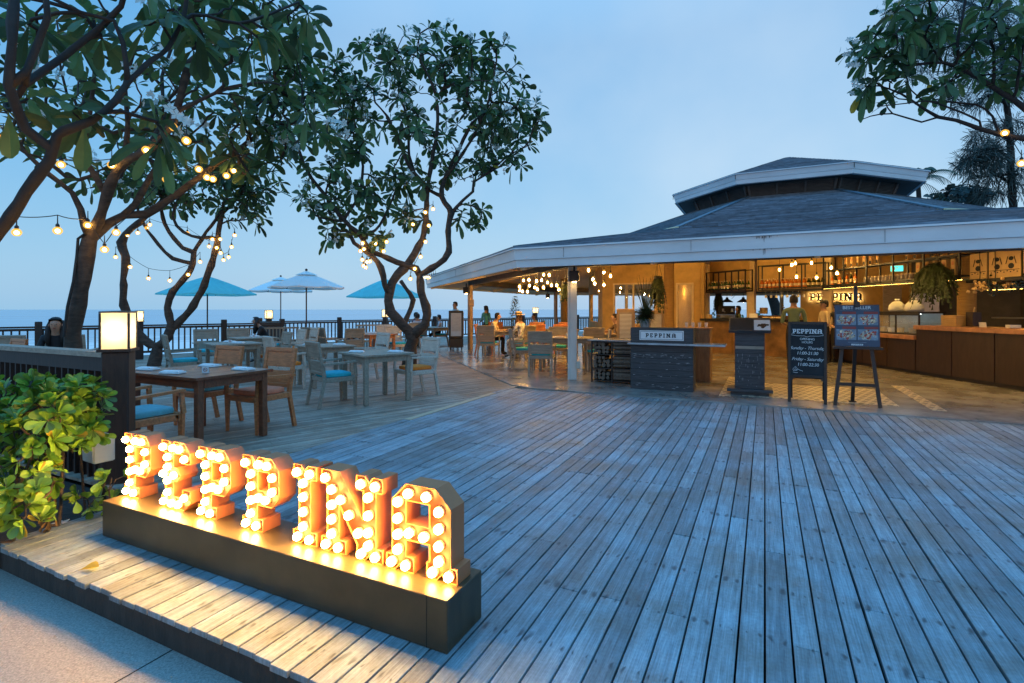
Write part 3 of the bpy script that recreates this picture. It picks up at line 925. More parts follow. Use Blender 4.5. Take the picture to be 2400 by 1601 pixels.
# conduit up the first tree is a cable thing
# ================================================================== FURNITURE
def chair_proto(name, wood, cush):
    t = thing(name, 'armchair', 'chair')
    def leg_front(sx):
        b = MB(); x = sx*.265
        b.tube([(x, .245, 0), (x, .245, .36), (x, .245, .45)], [.020, .033, .035], 4)
        # knee bracket
        b.add([(x-.015*1, .21, .44), (x-.015, .17, .44), (x-.015, .225, .36), (x+.015, .21, .44), (x+.015, .17, .44), (x+.015, .225, .36)],
              [(0,1,2), (5,4,3), (0,3,4,1), (1,4,5,2), (2,5,3,0)])
        return b.build('leg', wood, t)
    def leg_back(sx):
        b = MB(); x = sx*.25
        b.beam((x, -.32, 0), (x, -.235, .43), .04, .045, (0, 1, 0)); b.beam((x, -.235, .43), (x, -.26, .62), .04, .05, (0, 1, 0))
        return b.build('leg', wood, t)
    for s in (-1, 1): leg_front(s); leg_back(s)
    b = MB(); b.bbox(-.28, .28, .215, .275, .385, .455, .006); b.bbox(-.28, -.235, -.22, .214, .385, .455); b.bbox(.235, .28, -.22, .214, .385, .455)
    b.bbox(-.234, .234, -.25, -.205, .385, .455); b.box(-.234, .234, -.204, .214, .43, .448)
    b.build('seat_frame', wood, t)
    # reclined back: frame with two panels and a slot between
    b = MB(); b.M = Matrix.Translation((0, -.252, .52)) @ Matrix.Rotation(R(9.5), 4, 'X')
    b.bbox(-.275, -.225, -.02, .022, -.04, .49); b.bbox(.225, .275, -.02, .022, -.04, .49)
    b.bbox(-.2245, .2245, -.02, .022, .43, .49); b.bbox(-.2245, .2245, -.02, .022, -.02, .03)
    b.box(-.2245, .2245, -.009, .011, .238, .4295); b.box(-.2245, .2245, -.009, .011, .0305, .192)
    b.build('backrest', wood, t)
    for s in (-1, 1):
        b = MB(); x = s*.285
        b.beam((x, -.28, .665), (x, .26, .685), .055, .028); b.beam((x, .255, .45), (x-s*.012, .235, .672), .035, .04, (0, 1, 0))
        b.build('armrest', wood, t)
    # cushion: soft-edged
    b = MB(); prof = [(.0, .456), (.985, .458), (1.0, .475), (1.0, .498), (.97, .513), (.80, .520), (.0, .524)]
    def ringp(k, z):
        o = []
        for i in range(24):
            a = 2*math.pi*i/24
            cx, cy = math.cos(a), math.sin(a)
            q = (abs(cx)**8 + abs(cy)**8)**(-1/8)
            o.append((.222*k*cx*q, .005+.222*k*cy*q, z))
        return o
    vs = []
    for k, z in prof[1:-1]: vs += ringp(k, z)
    fs = []
    m = len(prof)-2
    for i in range(m-1):
        for j in range(24):
            fs.append((i*24+j, i*24+(j+1) % 24, (i+1)*24+(j+1) % 24, (i+1)*24+j))
    fs.append(tuple(range(23, -1, -1))); fs.append(tuple(range((m-1)*24, m*24)))
    b.add(vs, fs)
    b.build('cushion', cush, t, smooth=False)
    return t
CH = {
 'tb': chair_proto('armchair', M['teak'], M['dustyblue']),
 'tc': chair_proto('armchair', M['teak'], M['coral']),
 'gb': chair_proto('armchair', M['gray'], M['blue']),
 'go': chair_proto('armchair', M['gray'], M['orange']),
 'pb': chair_proto('armchair', M['pale'], M['blue']),
 'po': chair_proto('armchair', M['pale'], M['orange']),
}
CH_used = {}
def chair(kind, loc, d, label, group):
    rz = face_dir(d)
    z = loc[2] if len(loc) > 2 else 0
    loc = (loc[0], loc[1], z)
    if kind not in CH_used:
        CH_used[kind] = 1
        o = CH[kind]; o.location = loc; o.rotation_euler = (0, 0, rz); tag(o, label, 'chair', group); return o
    return place_copy(CH[kind], loc, rz, label, group)

def table(loc, rz, sx, sy, h, wood, label, group, boards=5, legw=.07):
    t = thing('dining_table', label, 'table', loc, rz, group)
    b = MB(); w = sx/boards
    for i in range(boards):
        b.bbox(-sx/2+i*w+.0025, -sx/2+(i+1)*w-.0025, -sy/2+.0, sy/2, h-.032, h, .003)
    b.build('tabletop', wood, t)
    b = MB(); a, c = sx/2-.05, sy/2-.05
    b.box(-a+legw, a-legw, -c, -c+.025, h-.125, h-.033); b.box(-a+legw, a-legw, c-.025, c, h-.125, h-.033)
    b.box(-a, -a+.025, -c+legw, c-legw, h-.125, h-.033); b.box(a-.025, a, -c+legw, c-legw, h-.125, h-.033)
    b.build('apron', wood, t)
    for ix in (-1, 1):
        for iy in (-1, 1):
            b = MB(); x, y = ix*(a-legw/2+.005), iy*(c-legw/2+.005)
            b.bbox(x-legw/2, x+legw/2, y-legw/2, y+legw/2, 0, h-.033, .006); b.build('leg', wood, t)
    return t
# folded napkin over cutlery
def napkin_proto():
    b = MB(); r = random.Random(3)
    for i, (l, w, z0, z1, a) in enumerate(((.24, .13, .004, .014, 0), (.23, .115, .0145, .024, 3), (.20, .09, .0245, .034, -5))):
        b.M = Matrix.Rotation(R(a), 4, 'Z'); n = 9
        vs = []
        for j in range(n+1):
            x = -l/2 + l*j/n
            k = .004*math.sin(j*1.7+i)
            for y, z in ((-w/2+k, z0), (-w/2-.003+k, (z0+z1)/2), (-w/2+.008+k, z1), (0, z1+.003), (w/2-.008, z1), (w/2+.003, (z0+z1)/2), (w/2, z0)):
                vs.append((x, y, z))
        fs = []
        for j in range(n):
            for q in range(6): fs.append((j*7+q, (j+1)*7+q, (j+1)*7+q+1, j*7+q+1))
        fs.append(tuple(range(6, -1, -1))); fs.append(tuple(range(n*7, n*7+7)))
        b.add(vs, fs)
    o = b.build('napkin', M['napkin'])
    f = MB(); f.box(-.13, .135, -.062, -.05, .001, .004); f.box(-.12, .14, -.078, -.068, .001, .004); f.build('cutlery', M['steel'], o)
    return o
NAP = napkin_proto(); nap_n = [0]
def napkin(loc, rz, label):
    g = 'folded white napkins laid on the tables'
    if not nap_n[0]:
        nap_n[0] = 1; NAP.location = loc; NAP.rotation_euler = (0, 0, rz); return tag(NAP, label, 'napkin', g)
    o = place_copy(NAP, loc, rz, label, g); o['category'] = 'napkin'; return o
def sign_tent(loc, rz, label, group='no smoking signs on the tables'):
    t = thing('table_sign', label, 'sign', loc, rz, group)
    b = MB(); b.box(-.035, .035, -.003, .003, 0, .065); b.box(-.035, .035, -.004, .022, 0, .003); b.build('card', M['paperwhite'], t)
    b = MB()
    b.M = Matrix.Translation((0, -.0035, .036)) @ Matrix.Rotation(R(90), 4, 'X')
    n = 24
    o_ = [(.022*math.cos(2*math.pi*i/n), .022*math.sin(2*math.pi*i/n)) for i in range(n)]; i_ = [(.017*math.cos(2*math.pi*i/n), .017*math.sin(2*math.pi*i/n)) for i in range(n)]
    b.prism(o_, 0, .001, [i_[::-1]])
    b.beam((-.012, .012, .0006), (.012, -.012, .0006), .004, .0014)
    b.build('ban_symbol', M['redprint'], t)
    b = MB(); b.M = Matrix.Translation((0, -.0035, .036)) @ Matrix.Rotation(R(90), 4, 'X'); b.box(-.013, .010, -.003, .001, 0, .0008); b.build('cigarette_symbol', M['black'], t)
    return t

GT = 'dining tables set out on the open deck'
GC = 'armchairs around the tables on the open deck'
# OT1: foreground dark teak table
c1 = Vector((-3.64, 6.06, 0)); rz1 = R(-26); H = .79
table(c1, rz1, 1.30, .94, H, M['darktable'], 'dark brown dining table behind the glowing letters, nearest to the large lantern', GT, 5)
cc = lambda c, rz, x, y, z=H: Vector(c) + Matrix.Rotation(rz, 3, 'Z') @ Vector((x, y, z))
chair('tb', (-3.69, 5.14), VX, 'brown teak armchair with a dusty blue cushion, nearest to the large lantern post', GC)
chair('tc', (-3.17, 6.51), -VX, 'brown teak armchair with a coral cushion at the right end of the dark table', GC)
chair('tb', (-4.02, 6.83), -VX, 'brown teak armchair with a blue cushion, behind the dark table', GC)
for x, y, a, l in ((.02, -.33, 20, 'white napkin nearest the camera on the dark brown table'), (-.28, .30, 12, 'white napkin at the back of the dark brown table'),
                   (.42, .24, 8, 'white napkin at the right corner of the dark brown table'), (-.60, -.25, 15, 'white napkin at the left end of the dark table, beside the lantern post')):
    napkin(cc(c1, rz1, x, y), rz1+R(a), l)
sign_tent(cc(c1, rz1, .30, -.14), R(8), 'small white no smoking card standing on the dark brown table')
# OT2: pale two-seat table
c2 = Vector((-2.26, 8.62, 0)); rz2 = R(-48.5)
table(c2, rz2, .95, .90, H, M['gray'], 'weathered gray square table between the blue and the orange cushioned chairs', GT, 5)
chair('gb', (-2.83, 8.20), WX, 'gray armchair with a bright turquoise cushion at the left of the front gray table', GC)
chair('po', (-1.70, 9.12), -WX, 'pale gray armchair with a bright orange cushion at the right of the front gray table', GC)
napkin(cc(c2, rz2, -.18, -.26), R(5), 'white napkin on the left half of the front gray table'); napkin(cc(c2, rz2, .22, .24), R(-8), 'white napkin on the right half of the front gray table')
# OT3
c3 = Vector((-3.72, 10.35, 0))
table(c3, rz2, .95, .90, H, M['gray'], 'weathered gray table directly behind the front gray table', GT, 5)
chair('po', (-4.25, 9.75), WX, 'pale armchair with an orange cushion seen between the coral chair and the front gray table', GC)
chair('pb', (-3.0, 10.9), -WX, 'pale gray armchair with a teal cushion behind the front gray table, left of the tree', GC)
napkin(cc(c3, rz2, -.2, -.25), R(0), 'white napkin on the left of the second gray table'); napkin(cc(c3, rz2, .2, .2), R(10), 'white napkin on the right of the second gray table')
# OT4
c4 = Vector((-5.95, 11.05, 0))
table(c4, rz2, .95, .95, H, M['gray'], 'gray table beyond the dark brown table, in front of the railing', GT, 5)
chair('gb', (-6.62, 10.45), WX, 'gray armchair with a teal cushion seen from the side, beside the forked trunk', GC)
chair('go', (-5.25, 11.35), -WX, 'gray armchair with a coral cushion behind the brown teak armchairs', GC)
napkin(cc(c4, rz2, -.25, .0), R(0), 'white napkin at the left of the gray table before the railing'); napkin(cc(c4, rz2, .25, .05), R(6), 'white napkin at the right of the gray table before the railing')
sign_tent(cc(c4, rz2, -.02, -.05), R(5), 'small white no smoking card on the gray table before the railing')
# OT5
c5 = Vector((-6.65, 13.3, 0))
table(c5, rz2, .95, .95, H, M['gray'], 'far gray table in front of the slatted bench', GT, 5)
chair('gb', (-7.55, 12.9), -NX, 'gray armchair facing the railing at the left of the far table', GC)
chair('gb', (-7.1, 13.6), -NX, 'gray armchair at the railing, second from the left at the far table', GC)
chair('po', (-5.55, 12.9), -WX, 'pale slanting armchair at the near right of the far table', GC)
chair('po', (-5.65, 14.0), -WX, 'pale armchair in front of the slatted bench near the white parasol pole', GC)
napkin(cc(c5, rz2, -.2, .1), R(0), 'white napkin on the far gray table by the slatted bench')
sign_tent(cc(c5, rz2, .1, 0), R(5), 'small white no smoking card on the far gray table')
# OT6, OT7 further back
c6 = Vector((-4.15, 15.4, 0))
table(c6, rz2, 1.4, .9, H, M['teak'], 'brown table in front of the brown slatted bench, left of the tree', GT, 5)
chair('go', (-5.05, 14.55), WX, 'gray armchair seen from behind, left one of the pair at the brown table', GC)
chair('go', (-4.35, 13.9), NX, 'gray armchair seen from behind, right one of the pair at the brown table', GC)
chair('pb', (-3.45, 15.7), -NX, 'pale armchair with a teal cushion just left of the central trunk', GC)
chair('pb', (-3.9, 16.4), -NX, 'pale armchair facing us at the far side of the brown table', GC)
napkin(cc(c6, rz2, -.2, .1), R(0), 'white napkin on the brown table by the bench')
c7 = Vector((-3.15, 20.9, 0))
table(c7, rz2, 1.4, .95, H, M['gray'], 'far table of the seated couple behind the tree', GT, 5)
chair('pb', (-3.95, 20.2), NX, 'pale armchair back in front of the seated couple', GC)
c8 = Vector((-8.1, 17.2, 0))
# left group behind the slatted fence
c9 = Vector((-7.35, 7.6, 0))
table(c9, rz2, 1.3, .95, H, M['darktable'], 'dark table behind the slatted fence at the left edge', GT, 5)
chair('tc', (-8.55, 8.55), -VX, 'brown teak armchair behind the slatted fence at the left edge', GC)
chair('gb', (-9.8, 10.3), (-.3, 1), 'gray armchair facing the sea at the far left', GC)
chair('gb', (-8.9, 10.6), (-.3, 1), 'gray armchair facing the sea beside the woman at the trunk', GC)
napkin(cc(c9, rz2, -.3, -.1), R(0), 'white napkin on the dark table behind the slatted fence')
# water bottle and glasses on that table
t = thing('water_bottle', 'clear blue water bottle on the table at the left edge', 'bottle', cc(c9, rz2, -.50, -.20))
b = MB(); b.lathe([(.045, 0), (.048, .01), (.048, .15), (.02, .20), (.018, .235)], 14); b.build('body', glass('bottle_plastic', (.45, .7, .9), .05, .5), t, True)
b = MB(); b.lathe([(.02, .232), (.02, .255)], 12); b.build('cap', M['navy'], t)
t = thing('tumbler', 'clear faceted tumbler on the table beside the trunk', 'glass', cc(c9, rz2, .22, -.3))
b = MB(); b.lathe([(.030, 0), (.042, .11), (.038, .108), (.028, .012)], 10, cap=False); b.build('bowl', glass('tumbler_glass', (.8, .85, .9), .03, .5), t)

# slatted benches
def bench(p, q, h, label):
    p = Vector((*p, 0)); q = Vector((*q, 0)); c = (p+q)/2; d = (q-p).normalized(); L = (q-p).length; n = Vector((-d.y, d.x, 0))
    t = thing('slatted_bench', label, 'bench', c, 0, 'slatted high-back benches on the deck')
    b = MB(); b.beam(d*(-L/2)+Vector((0,0,h)), d*(L/2)+Vector((0,0,h)), .07, .05); b.build('top_rail', M['gray'], t)
    b = MB(); s = -L/2+.05
    while s < L/2: b.beam(d*s+Vector((0,0,.05)), d*s+Vector((0,0,h-.03)), .085, .02, d); s += .1
    b.build('backrest', M['gray'], t)
    b = MB(); b.beam(d*(-L/2)+n*-.28+Vector((0,0,.42)), d*(L/2)+n*-.28+Vector((0,0,.42)), .5, .05); b.build('seat', M['gray'], t)
    for s in (-L/2+.05, L/2-.05):
        b = MB(); b.beam(d*s+n*-.5+Vector((0,0,0)), d*s+n*-.5+Vector((0,0,.4)), .06, .06, d); b.build('leg', M['gray'], t)
    return t
bench(S(560, 726, 15.6)[:2], S(700, 726, 16.6)[:2], .92, 'gray slatted bench behind the far gray table')
bench(S(706, 726, 16.4)[:2], S(760, 726, 15.6)[:2], .92, 'gray slatted bench behind the white parasol pole')
bench(S(836, 726, 18.0)[:2], S(916, 726, 18.6)[:2], .95, 'brown slatted bench left of the central trunk')

# ------------------------------------------------------------------ parasols
def parasol(loc, Rr, zr, za, cloth, pole_m, label, n=8, rot=0, vent=True):
    t = thing('parasol', label, 'parasol', loc, rot, 'parasols over the deck tables')
    b = MB(); vs = [(0, 0, za)]; fs = []
    K = 5; sub = 4
    for j in range(1, K+1):
        f = j/K
        for i in range(n*sub):
            a = 2*math.pi*i/(n*sub); k = (i % sub)/sub
            chord = math.cos(math.pi/n)/math.cos((k-.5)*2*math.pi/n) 
            r = Rr*f*chord
            sag = .035*Rr*f*math.sin(math.pi*k)
            z = za + (zr-za)*(f**1.12) - sag*.6
            vs.append((r*math.cos(a), r*math.sin(a), z))
    m = n*sub
    for i in range(m):
        fs.append((0, 1+i, 1+(i+1) % m))
        for j in range(K-1): fs.append((1+j*m+i, 1+(j+1)*m+i, 1+(j+1)*m+(i+1) % m, 1+j*m+(i+1) % m))
    # valance
    o = len(vs)
    for i in range(m):
        x, y, z = vs[1+(K-1)*m+i]; vs.append((x*1.004, y*1.004, z-.045))
    for i in range(m): fs.append((1+(K-1)*m+i, o+i, o+(i+1) % m, 1+(K-1)*m+(i+1) % m))
    b.add(vs, fs); b.build('canopy', cloth, t)
    if vent:
        b = MB(); b.lathe([(.30*Rr, za-.30*(za-zr)*.55), (.02, za+.05)], n, cap=False); b.build('vent_flap', cloth, t)
    b = MB(); b.tube([(0, 0, 0.02), (0, 0, za+.03)], .021, 10); b.build('pole', pole_m, t)
    b = MB(); b.lathe([(.0, za+.05), (.035, za+.06), (.045, za+.09), (.03, za+.12), (0.0, za+.135)], 10, cap=False); b.build('finial', pole_m, t, True)
    for i in range(n):
        a = 2*math.pi*i/n
        b = MB(); rr = Rr*.985*math.cos(math.pi/n)/math.cos(math.pi/n)
        pts = [(rr*f*math.cos(a)*.97, rr*f*math.sin(a)*.97, za+(zr-za)*(f**1.12)-.025) for f in (.03, .5, 1.0)]
        b.tube(pts, .011, 5)
        hub = (.03*math.cos(a), .03*math.sin(a), zr+.02); b.tube([hub, pts[1]], .010, 5)
        b.build('rib', pole_m, t)
    b = MB(); b.lathe([(.045, zr-.03), (.055, zr), (.045, zr+.06)], 10); b.build('runner', pole_m, t)
    b = MB(); b.lathe([(.26, 0.005), (.26, .05), (.05, .07), (.04, .28)], 14); b.build('base', M['dkplastic'], t)
    return t
pw = mat('dark_pole_wood', (.07, .025, .015), .45, .2, 5)
parasol(pz(486, 17.0), 1.46, 2.02, 2.60, M['tealcloth'], M['railwood'], 'turquoise parasol in front of the sea between the forked trunks', 4, R(20), False)
parasol(pz(718, 16.6), 1.17, 2.22, 2.68, M['whitecloth'], pw, 'white round parasol in front with dark ribs and red finial', 8, R(10))
parasol(pz(658, 22.5), 1.34, 2.32, 2.86, M['whitecloth'], M['railwood'], 'white parasol partly hidden behind the front white parasol', 8, R(4))
parasol(pz(903, 20.6), 1.48, 2.02, 2.72, M['tealcloth'], M['railwood'], 'turquoise parasol partly hidden behind the central tree', 4, R(15), False)

# ================================================================== MARQUEE SIGN
HL = .425
GL = {
 'P': (.31, [[(0,0),(.055,0),(.085,.032),(.115,0),(.17,0),(.17,.07),(.125,.07),(.125,.15),(.24,.15),(.30,.21),(.30,.365),(.24,.425),(.135,.425),(.108,.395),(.08,.425),(0,.425),(0,.35),(.04,.35),(.04,.07),(0,.07)],
             [(.125,.235),(.125,.345),(.215,.345),(.215,.235)]],
       [(.036,.385),(.145,.386),(.215,.386),(.258,.325),(.258,.245),(.205,.192),(.145,.196),(.083,.325),(.083,.255),(.083,.175),(.083,.10),(.042,.038),(.128,.036)]),
 'E': (.30, [[(0,0),(.045,0),(.075,.032),(.105,0),(.235,0),(.295,.055),(.295,.13),(.215,.13),(.215,.075),(.125,.075),(.125,.175),(.165,.175),(.195,.215),(.165,.26),(.125,.26),(.125,.35),(.215,.35),(.215,.295),(.295,.295),(.295,.37),(.235,.425),(.135,.425),(.108,.395),(.08,.425),(0,.425),(0,.35),(.04,.35),(.04,.25),(0,.215),(.04,.175),(.04,.07),(0,.07)]],
       [(.036,.385),(.14,.388),(.205,.386),(.255,.33),(.083,.325),(.083,.262),(.038,.214),(.083,.175),(.148,.216),(.083,.10),(.042,.038),(.125,.036),(.192,.037),(.255,.088)]),
 'I': (.17, [[(0,0),(.055,0),(.085,.032),(.115,0),(.17,0),(.17,.07),(.128,.07),(.128,.35),(.17,.35),(.17,.425),(.112,.425),(.085,.395),(.058,.425),(0,.425),(0,.35),(.042,.35),(.042,.07),(0,.07)]],
       [(.038,.386),(.132,.386),(.085,.332),(.085,.258),(.085,.178),(.085,.10),(.042,.038),(.130,.036)]),
 'N': (.41, [[(0,0),(.055,0),(.085,.032),(.115,0),(.17,0),(.17,.07),(.125,.07),(.125,.25),(.245,.07),(.24,.0),(.295,0),(.325,.032),(.355,0),(.41,0),(.41,.07),(.37,.07),(.37,.35),(.41,.35),(.41,.425),(.352,.425),(.325,.395),(.298,.425),(.24,.425),(.24,.35),(.285,.35),(.285,.20),(.13,.425),(0,.425),(0,.35),(.04,.35),(.04,.07),(0,.07)]],
       [(.038,.386),(.083,.330),(.083,.250),(.145,.285),(.083,.175),(.083,.10),(.042,.038),(.128,.036),(.200,.215),(.262,.135),(.328,.325),(.328,.235),(.328,.150),(.328,.085),(.278,.386),(.372,.386),(.282,.036),(.372,.036)]),
 'A': (.41, [[(0,0),(.055,0),(.08,.032),(.11,0),(.165,0),(.165,.075),(.12,.075),(.12,.155),(.255,.155),(.255,.075),(.24,.075),(.24,0),(.295,0),(.325,.032),(.355,0),(.41,0),(.41,.07),(.375,.07),(.375,.34),(.29,.425),(.12,.425),(.035,.34),(.035,.07),(0,.07)],
             [(.12,.235),(.12,.345),(.255,.345),(.255,.235)]],
       [(.078,.335),(.14,.384),(.245,.384),(.315,.325),(.078,.255),(.315,.245),(.078,.178),(.315,.165),(.145,.196),(.23,.192),(.078,.105),(.315,.095),(.04,.038),(.125,.036),(.28,.038),(.37,.036)]),
}
sg = thing('sign_plinth', 'long low bronze box plinth on the deck carrying the glowing letters', 'plinth', uv(-3.95, 1.90), R(-26))
b = MB(); b.bbox(0, 2.71, 0, .305, .0, .232, .003); b.build('box', M['signbox'], sg)
b = MB(); b.box(2.60, 2.6035, -.0012, .0, .002, .231); b.build('panel_seam', M['under'], sg)
starts = (-3.936, -3.516, -3.139, -2.732, -2.319, -2.112, -1.678)
names = ('first letter P at the left end of the glowing bulb sign', 'glowing letter E, second in the bulb sign', 'glowing letter P between the E and another P', 'glowing letter P beside the letter I',
         'narrow glowing letter I in the bulb sign', 'glowing letter N beside the final A in the bulb sign', 'largest nearest glowing letter A at the right end of the bulb sign')
bulb_mb = MB(); bulb_mb.ball((0, 0, 0), .0212, 12, 8)
bulb_mb.m = [1 if sum(bulb_mb.v[i][1] for i in f)/len(f) > .006 else 0 for f in bulb_mb.f]   # unlit back half, made up to keep bulb light off the letter face
bulb_me = None
sock_me = None
XZ = Matrix(((1,0,0,0),(0,0,1,0),(0,1,0,0),(0,0,0,1)))   # (x, y) outline -> (x, z), depth along +y
for ch, u, lb in zip('PEPPINA', starts, names):
    w, loops, bulbs = GL[ch]
    t = thing('marquee_letter', lb, 'letter', uv(u, 2.025, .2325), R(-26), 'marquee letters spelling the restaurant name')
    b = MB(); b.M = XZ
    outer = loops[0]; holes = [l[::-1] for l in loops[1:]]
    b.prism(outer, .0125, .12, holes)
    fc = MB(); fc.M = XZ; fc.prism(outer, .0095, .0122, holes)
    # raised rim round the face
    for loop in loops:
        for p, q in zip(loop, loop[1:]+loop[:1]):
            b.beam((p[0], p[1], .006), (q[0], q[1], .006), .0035, .0125, (0, 0, 1))
    o = b.build('letter_body', M['marquee'], t); fc.build('letter_face', M['marqin'], t)
    for x, z in bulbs:
        if bulb_me is None:
            bo = bulb_mb.build('bulb', [M['bulb'], M['cream']], t, smooth=True); bulb_me = bo.data
            sm = MB(); sm.M = Matrix.Rotation(R(90), 4, 'X'); sm.lathe([(.0235, -.0225), (.0240, -.010), (.0218, -.009)], 12, cap=False); so = sm.build('socket', M['cream'], bo); sock_me = so.data
        else:
            bo = bpy.data.objects.new('bulb', bulb_me); COL.objects.link(bo); bo.parent = t
            so = bpy.data.objects.new('socket', sock_me); COL.objects.link(so); so.parent = bo
        bo.location = (x, -.013, z)
# ================================================================== TREES
def catmull(pts, rads, step):
    P = [Vector(p) for p in pts]; out = []; ro = []
    for i in range(len(P)-1):
        p0 = P[max(i-1, 0)]; p1 = P[i]; p2 = P[i+1]; p3 = P[min(i+2, len(P)-1)]
        n = max(1, int((p2-p1).length/step))
        for j in range(n):
            t = j/n
            out.append(.5*((2*p1)+(p2-p0)*t+(2*p0-5*p1+4*p2-p3)*t*t+(3*p1-p0-3*p2+p3)*t**3)); ro.append(rads[i]+(rads[i+1]-rads[i])*t)
    out.append(P[-1]); ro.append(rads[-1])
    return out, ro

def leaf_geo(V_, F_, base, axis, up, ln, wd, droop, fold=.18, blunt=True):
    """obovate leaf as a folded strip"""
    prof = ((0, .05), (.12, .12), (.35, .42), (.6, .86), (.8, 1.0), (.93, .78), (1.0, .18)) if blunt else ((0, .06), (.3, .6), (.6, 1), (.85, .62), (1, .05))
    side = axis.cross(up)
    if side.length < 1e-4: side = axis.cross(Vector((1, 0, 0)))
    side.normalize(); nrm = side.cross(axis).normalized()
    o = len(V_)
    for t, w in prof:
        c = base + axis*(ln*t) - Vector((0, 0, 1))*(droop*ln*t*t)
        hw = wd*w
        V_.append(c - side*hw + nrm*(fold*hw)); V_.append(c); V_.append(c + side*hw + nrm*(fold*hw))
    for i in range(len(prof)-1):
        a = o+i*3
        F_.append((a, a+1, a+4, a+3)); F_.append((a+1, a+2, a+5, a+4))

def grow_tree(name, label, cat, limbs, blobs, seed, leaf_len=.30, leaf_w=.062, nleaf=9, rmin=.009, flowers=.0, bark='bark', leafm='leaf',
              step=.16, droop=.35, group=None, spread=(45, 95), tip_r=.013, yellow=.012, knobs=True, expo=.42, upcurve=.25, maxd=9, thin=1.0):
    limbs = [(p, [q*thin for q in rr]) for p, rr in limbs]
    r = random.Random(seed)
    pos = []; par = []; rad = []; dirn = []
    chains = []
    for pts, rr in limbs:
        C_, Rr_ = catmull(pts, rr, step)
        if pos:
            A = np.array([tuple(p) for p in pos]); d = ((A-np.array(tuple(C_[0])))**2).sum(1); parent = int(d.argmin())
        else: parent = -1
        ch = [parent] if parent >= 0 else []
        for i, (p, q) in enumerate(zip(C_, Rr_)):
            if i == 0 and parent >= 0 and (p-pos[parent]).length < step*.6: continue
            jit = Vector((r.gauss(0,1), r.gauss(0,1), r.gauss(0,1)))*(q*.10)
            pos.append(p+jit); par.append(ch[-1] if ch else -1); rad.append(q); ch.append(len(pos)-1)
            pv = pos[par[-1]] if par[-1] >= 0 else p-Vector((0,0,.1))
            dirn.append((p-pv).normalized() if (p-pv).length > 1e-6 else Vector((0,0,1)))
        chains.append(ch)
    nlimb = len(pos)
    tips = []
    for (cx, cy, Y, rx, ry, ry_m, n) in blobs:
        c = S(cx, cy, Y); sx = rx*Y/F; sz = ry*Y/F
        for _ in range(n):
            while True:
                q = Vector((r.uniform(-1,1), r.uniform(-1,1), r.uniform(-1,1)))
                if .15 < q.length < 1: break
            q = q*(q.length**-.35)
            if q.length > 1: q.normalize()
            tips.append(c + Vector((q.x*sx, q.y*ry_m, q.z*sz)))
    A = np.array([tuple(p) for p in pos])
    tips.sort(key=lambda t: float(((A-np.array(tuple(t)))**2).sum(1).min()))
    buf = np.zeros((len(pos)+len(tips)*60, 3)); buf[:len(pos)] = A
    dbuf = np.zeros_like(buf); dbuf[:len(pos)] = np.array([tuple(d) for d in dirn])
    rb = np.zeros(len(buf)); rb[:len(pos)] = rad
    tipn = []
    for t in tips:
        n0 = len(pos); v = np.array(tuple(t)) - buf[:n0]; d = np.sqrt((v**2).sum(1))+1e-6
        cosa = (v*dbuf[:n0]).sum(1)/d
        cost = d*(1+.75*(1-cosa)) + np.maximum(0, rb[:n0]-.09)*6
        i = int(cost.argmin()); L = float(d[i])
        if L < .05 or L > maxd: continue
        n = max(2, min(50, int(L/step)+1)); p0 = pos[i]; dd = dirn[i]
        p1 = p0 + dd*(L*.42); p1.z += L*.02
        p2 = Vector(t) - Vector((0, 0, upcurve*L*.5))
        last = i
        for k in range(1, n+1):
            s = k/n
            p = p0*(1-s)**3 + p1*(3*s*(1-s)**2) + p2*(3*s*s*(1-s)) + Vector(t)*s**3
            if k < n: p = p + Vector((r.gauss(0,1), r.gauss(0,1), r.gauss(0,1)))*(.012+.02*L/n)
            j = len(pos)
            if j >= len(buf): break
            dv = (p-pos[last]); dv = dv.normalized() if dv.length > 1e-6 else Vector((0,0,1))
            pos.append(p); par.append(last); rad.append(0); dirn.append(dv); buf[j] = tuple(p); dbuf[j] = tuple(dv); last = j
        tipn.append(last)
    # pipe model radii
    N_ = len(pos); w = np.zeros(N_)
    for t in tipn: w[t] += 1
    for i in range(N_-1, 0, -1):
        if par[i] >= 0: w[par[i]] += w[i]
    for i in range(N_):
        if i >= nlimb: rad[i] = max(rmin, tip_r*max(1, w[i])**expo)
    kids = [[] for _ in range(N_)]
    for i in range(N_):
        if par[i] >= 0:
            kids[par[i]].append(i)
            if i >= nlimb: rad[i] = min(rad[i], rad[par[i]]*.9 if par[i] < nlimb else max(rad[par[i]], rmin))
    mb = MB(); used = set()
    starts_ = [0]
    while starts_:
        s0 = starts_.pop(); ch = [s0]
        if par[s0] >= 0: ch = [par[s0], s0]
        c = s0
        while kids[c]:
            kk = sorted(kids[c], key=lambda k: -(rad[k]*1.0 + (1 if k < nlimb and c < nlimb and k == c+1 else 0)))
            c2 = kk[0]; starts_ += kk[1:]; ch.append(c2); c = c2
        rr = [rad[k] for k in ch]
        if par[s0] >= 0: rr[0] = min(rr[0], rr[1]*1.15)
        big = max(rr)
        if big > .03 and knobs: rr = [q*(1+.10*math.sin(i*2.1+seed)+r.uniform(-.07,.07)) for i, q in enumerate(rr)]
        mb.tube([pos[k] for k in ch], rr, 12 if big > .05 else (6 if big > .018 else 4), jit=.06 if big > .03 and knobs else 0, rnd=r)
    root = pos[0].copy()
    t = thing(name, label, cat, root, 0, group)
    mb.M = Matrix.Identity(4)
    mb.v = [(x-root.x, y-root.y, z-root.z) for x, y, z in mb.v]
    mb.build('trunk', M[bark], t, smooth=True)
    LV, LF, YV, YF, PV, PF = [], [], [], [], [], []
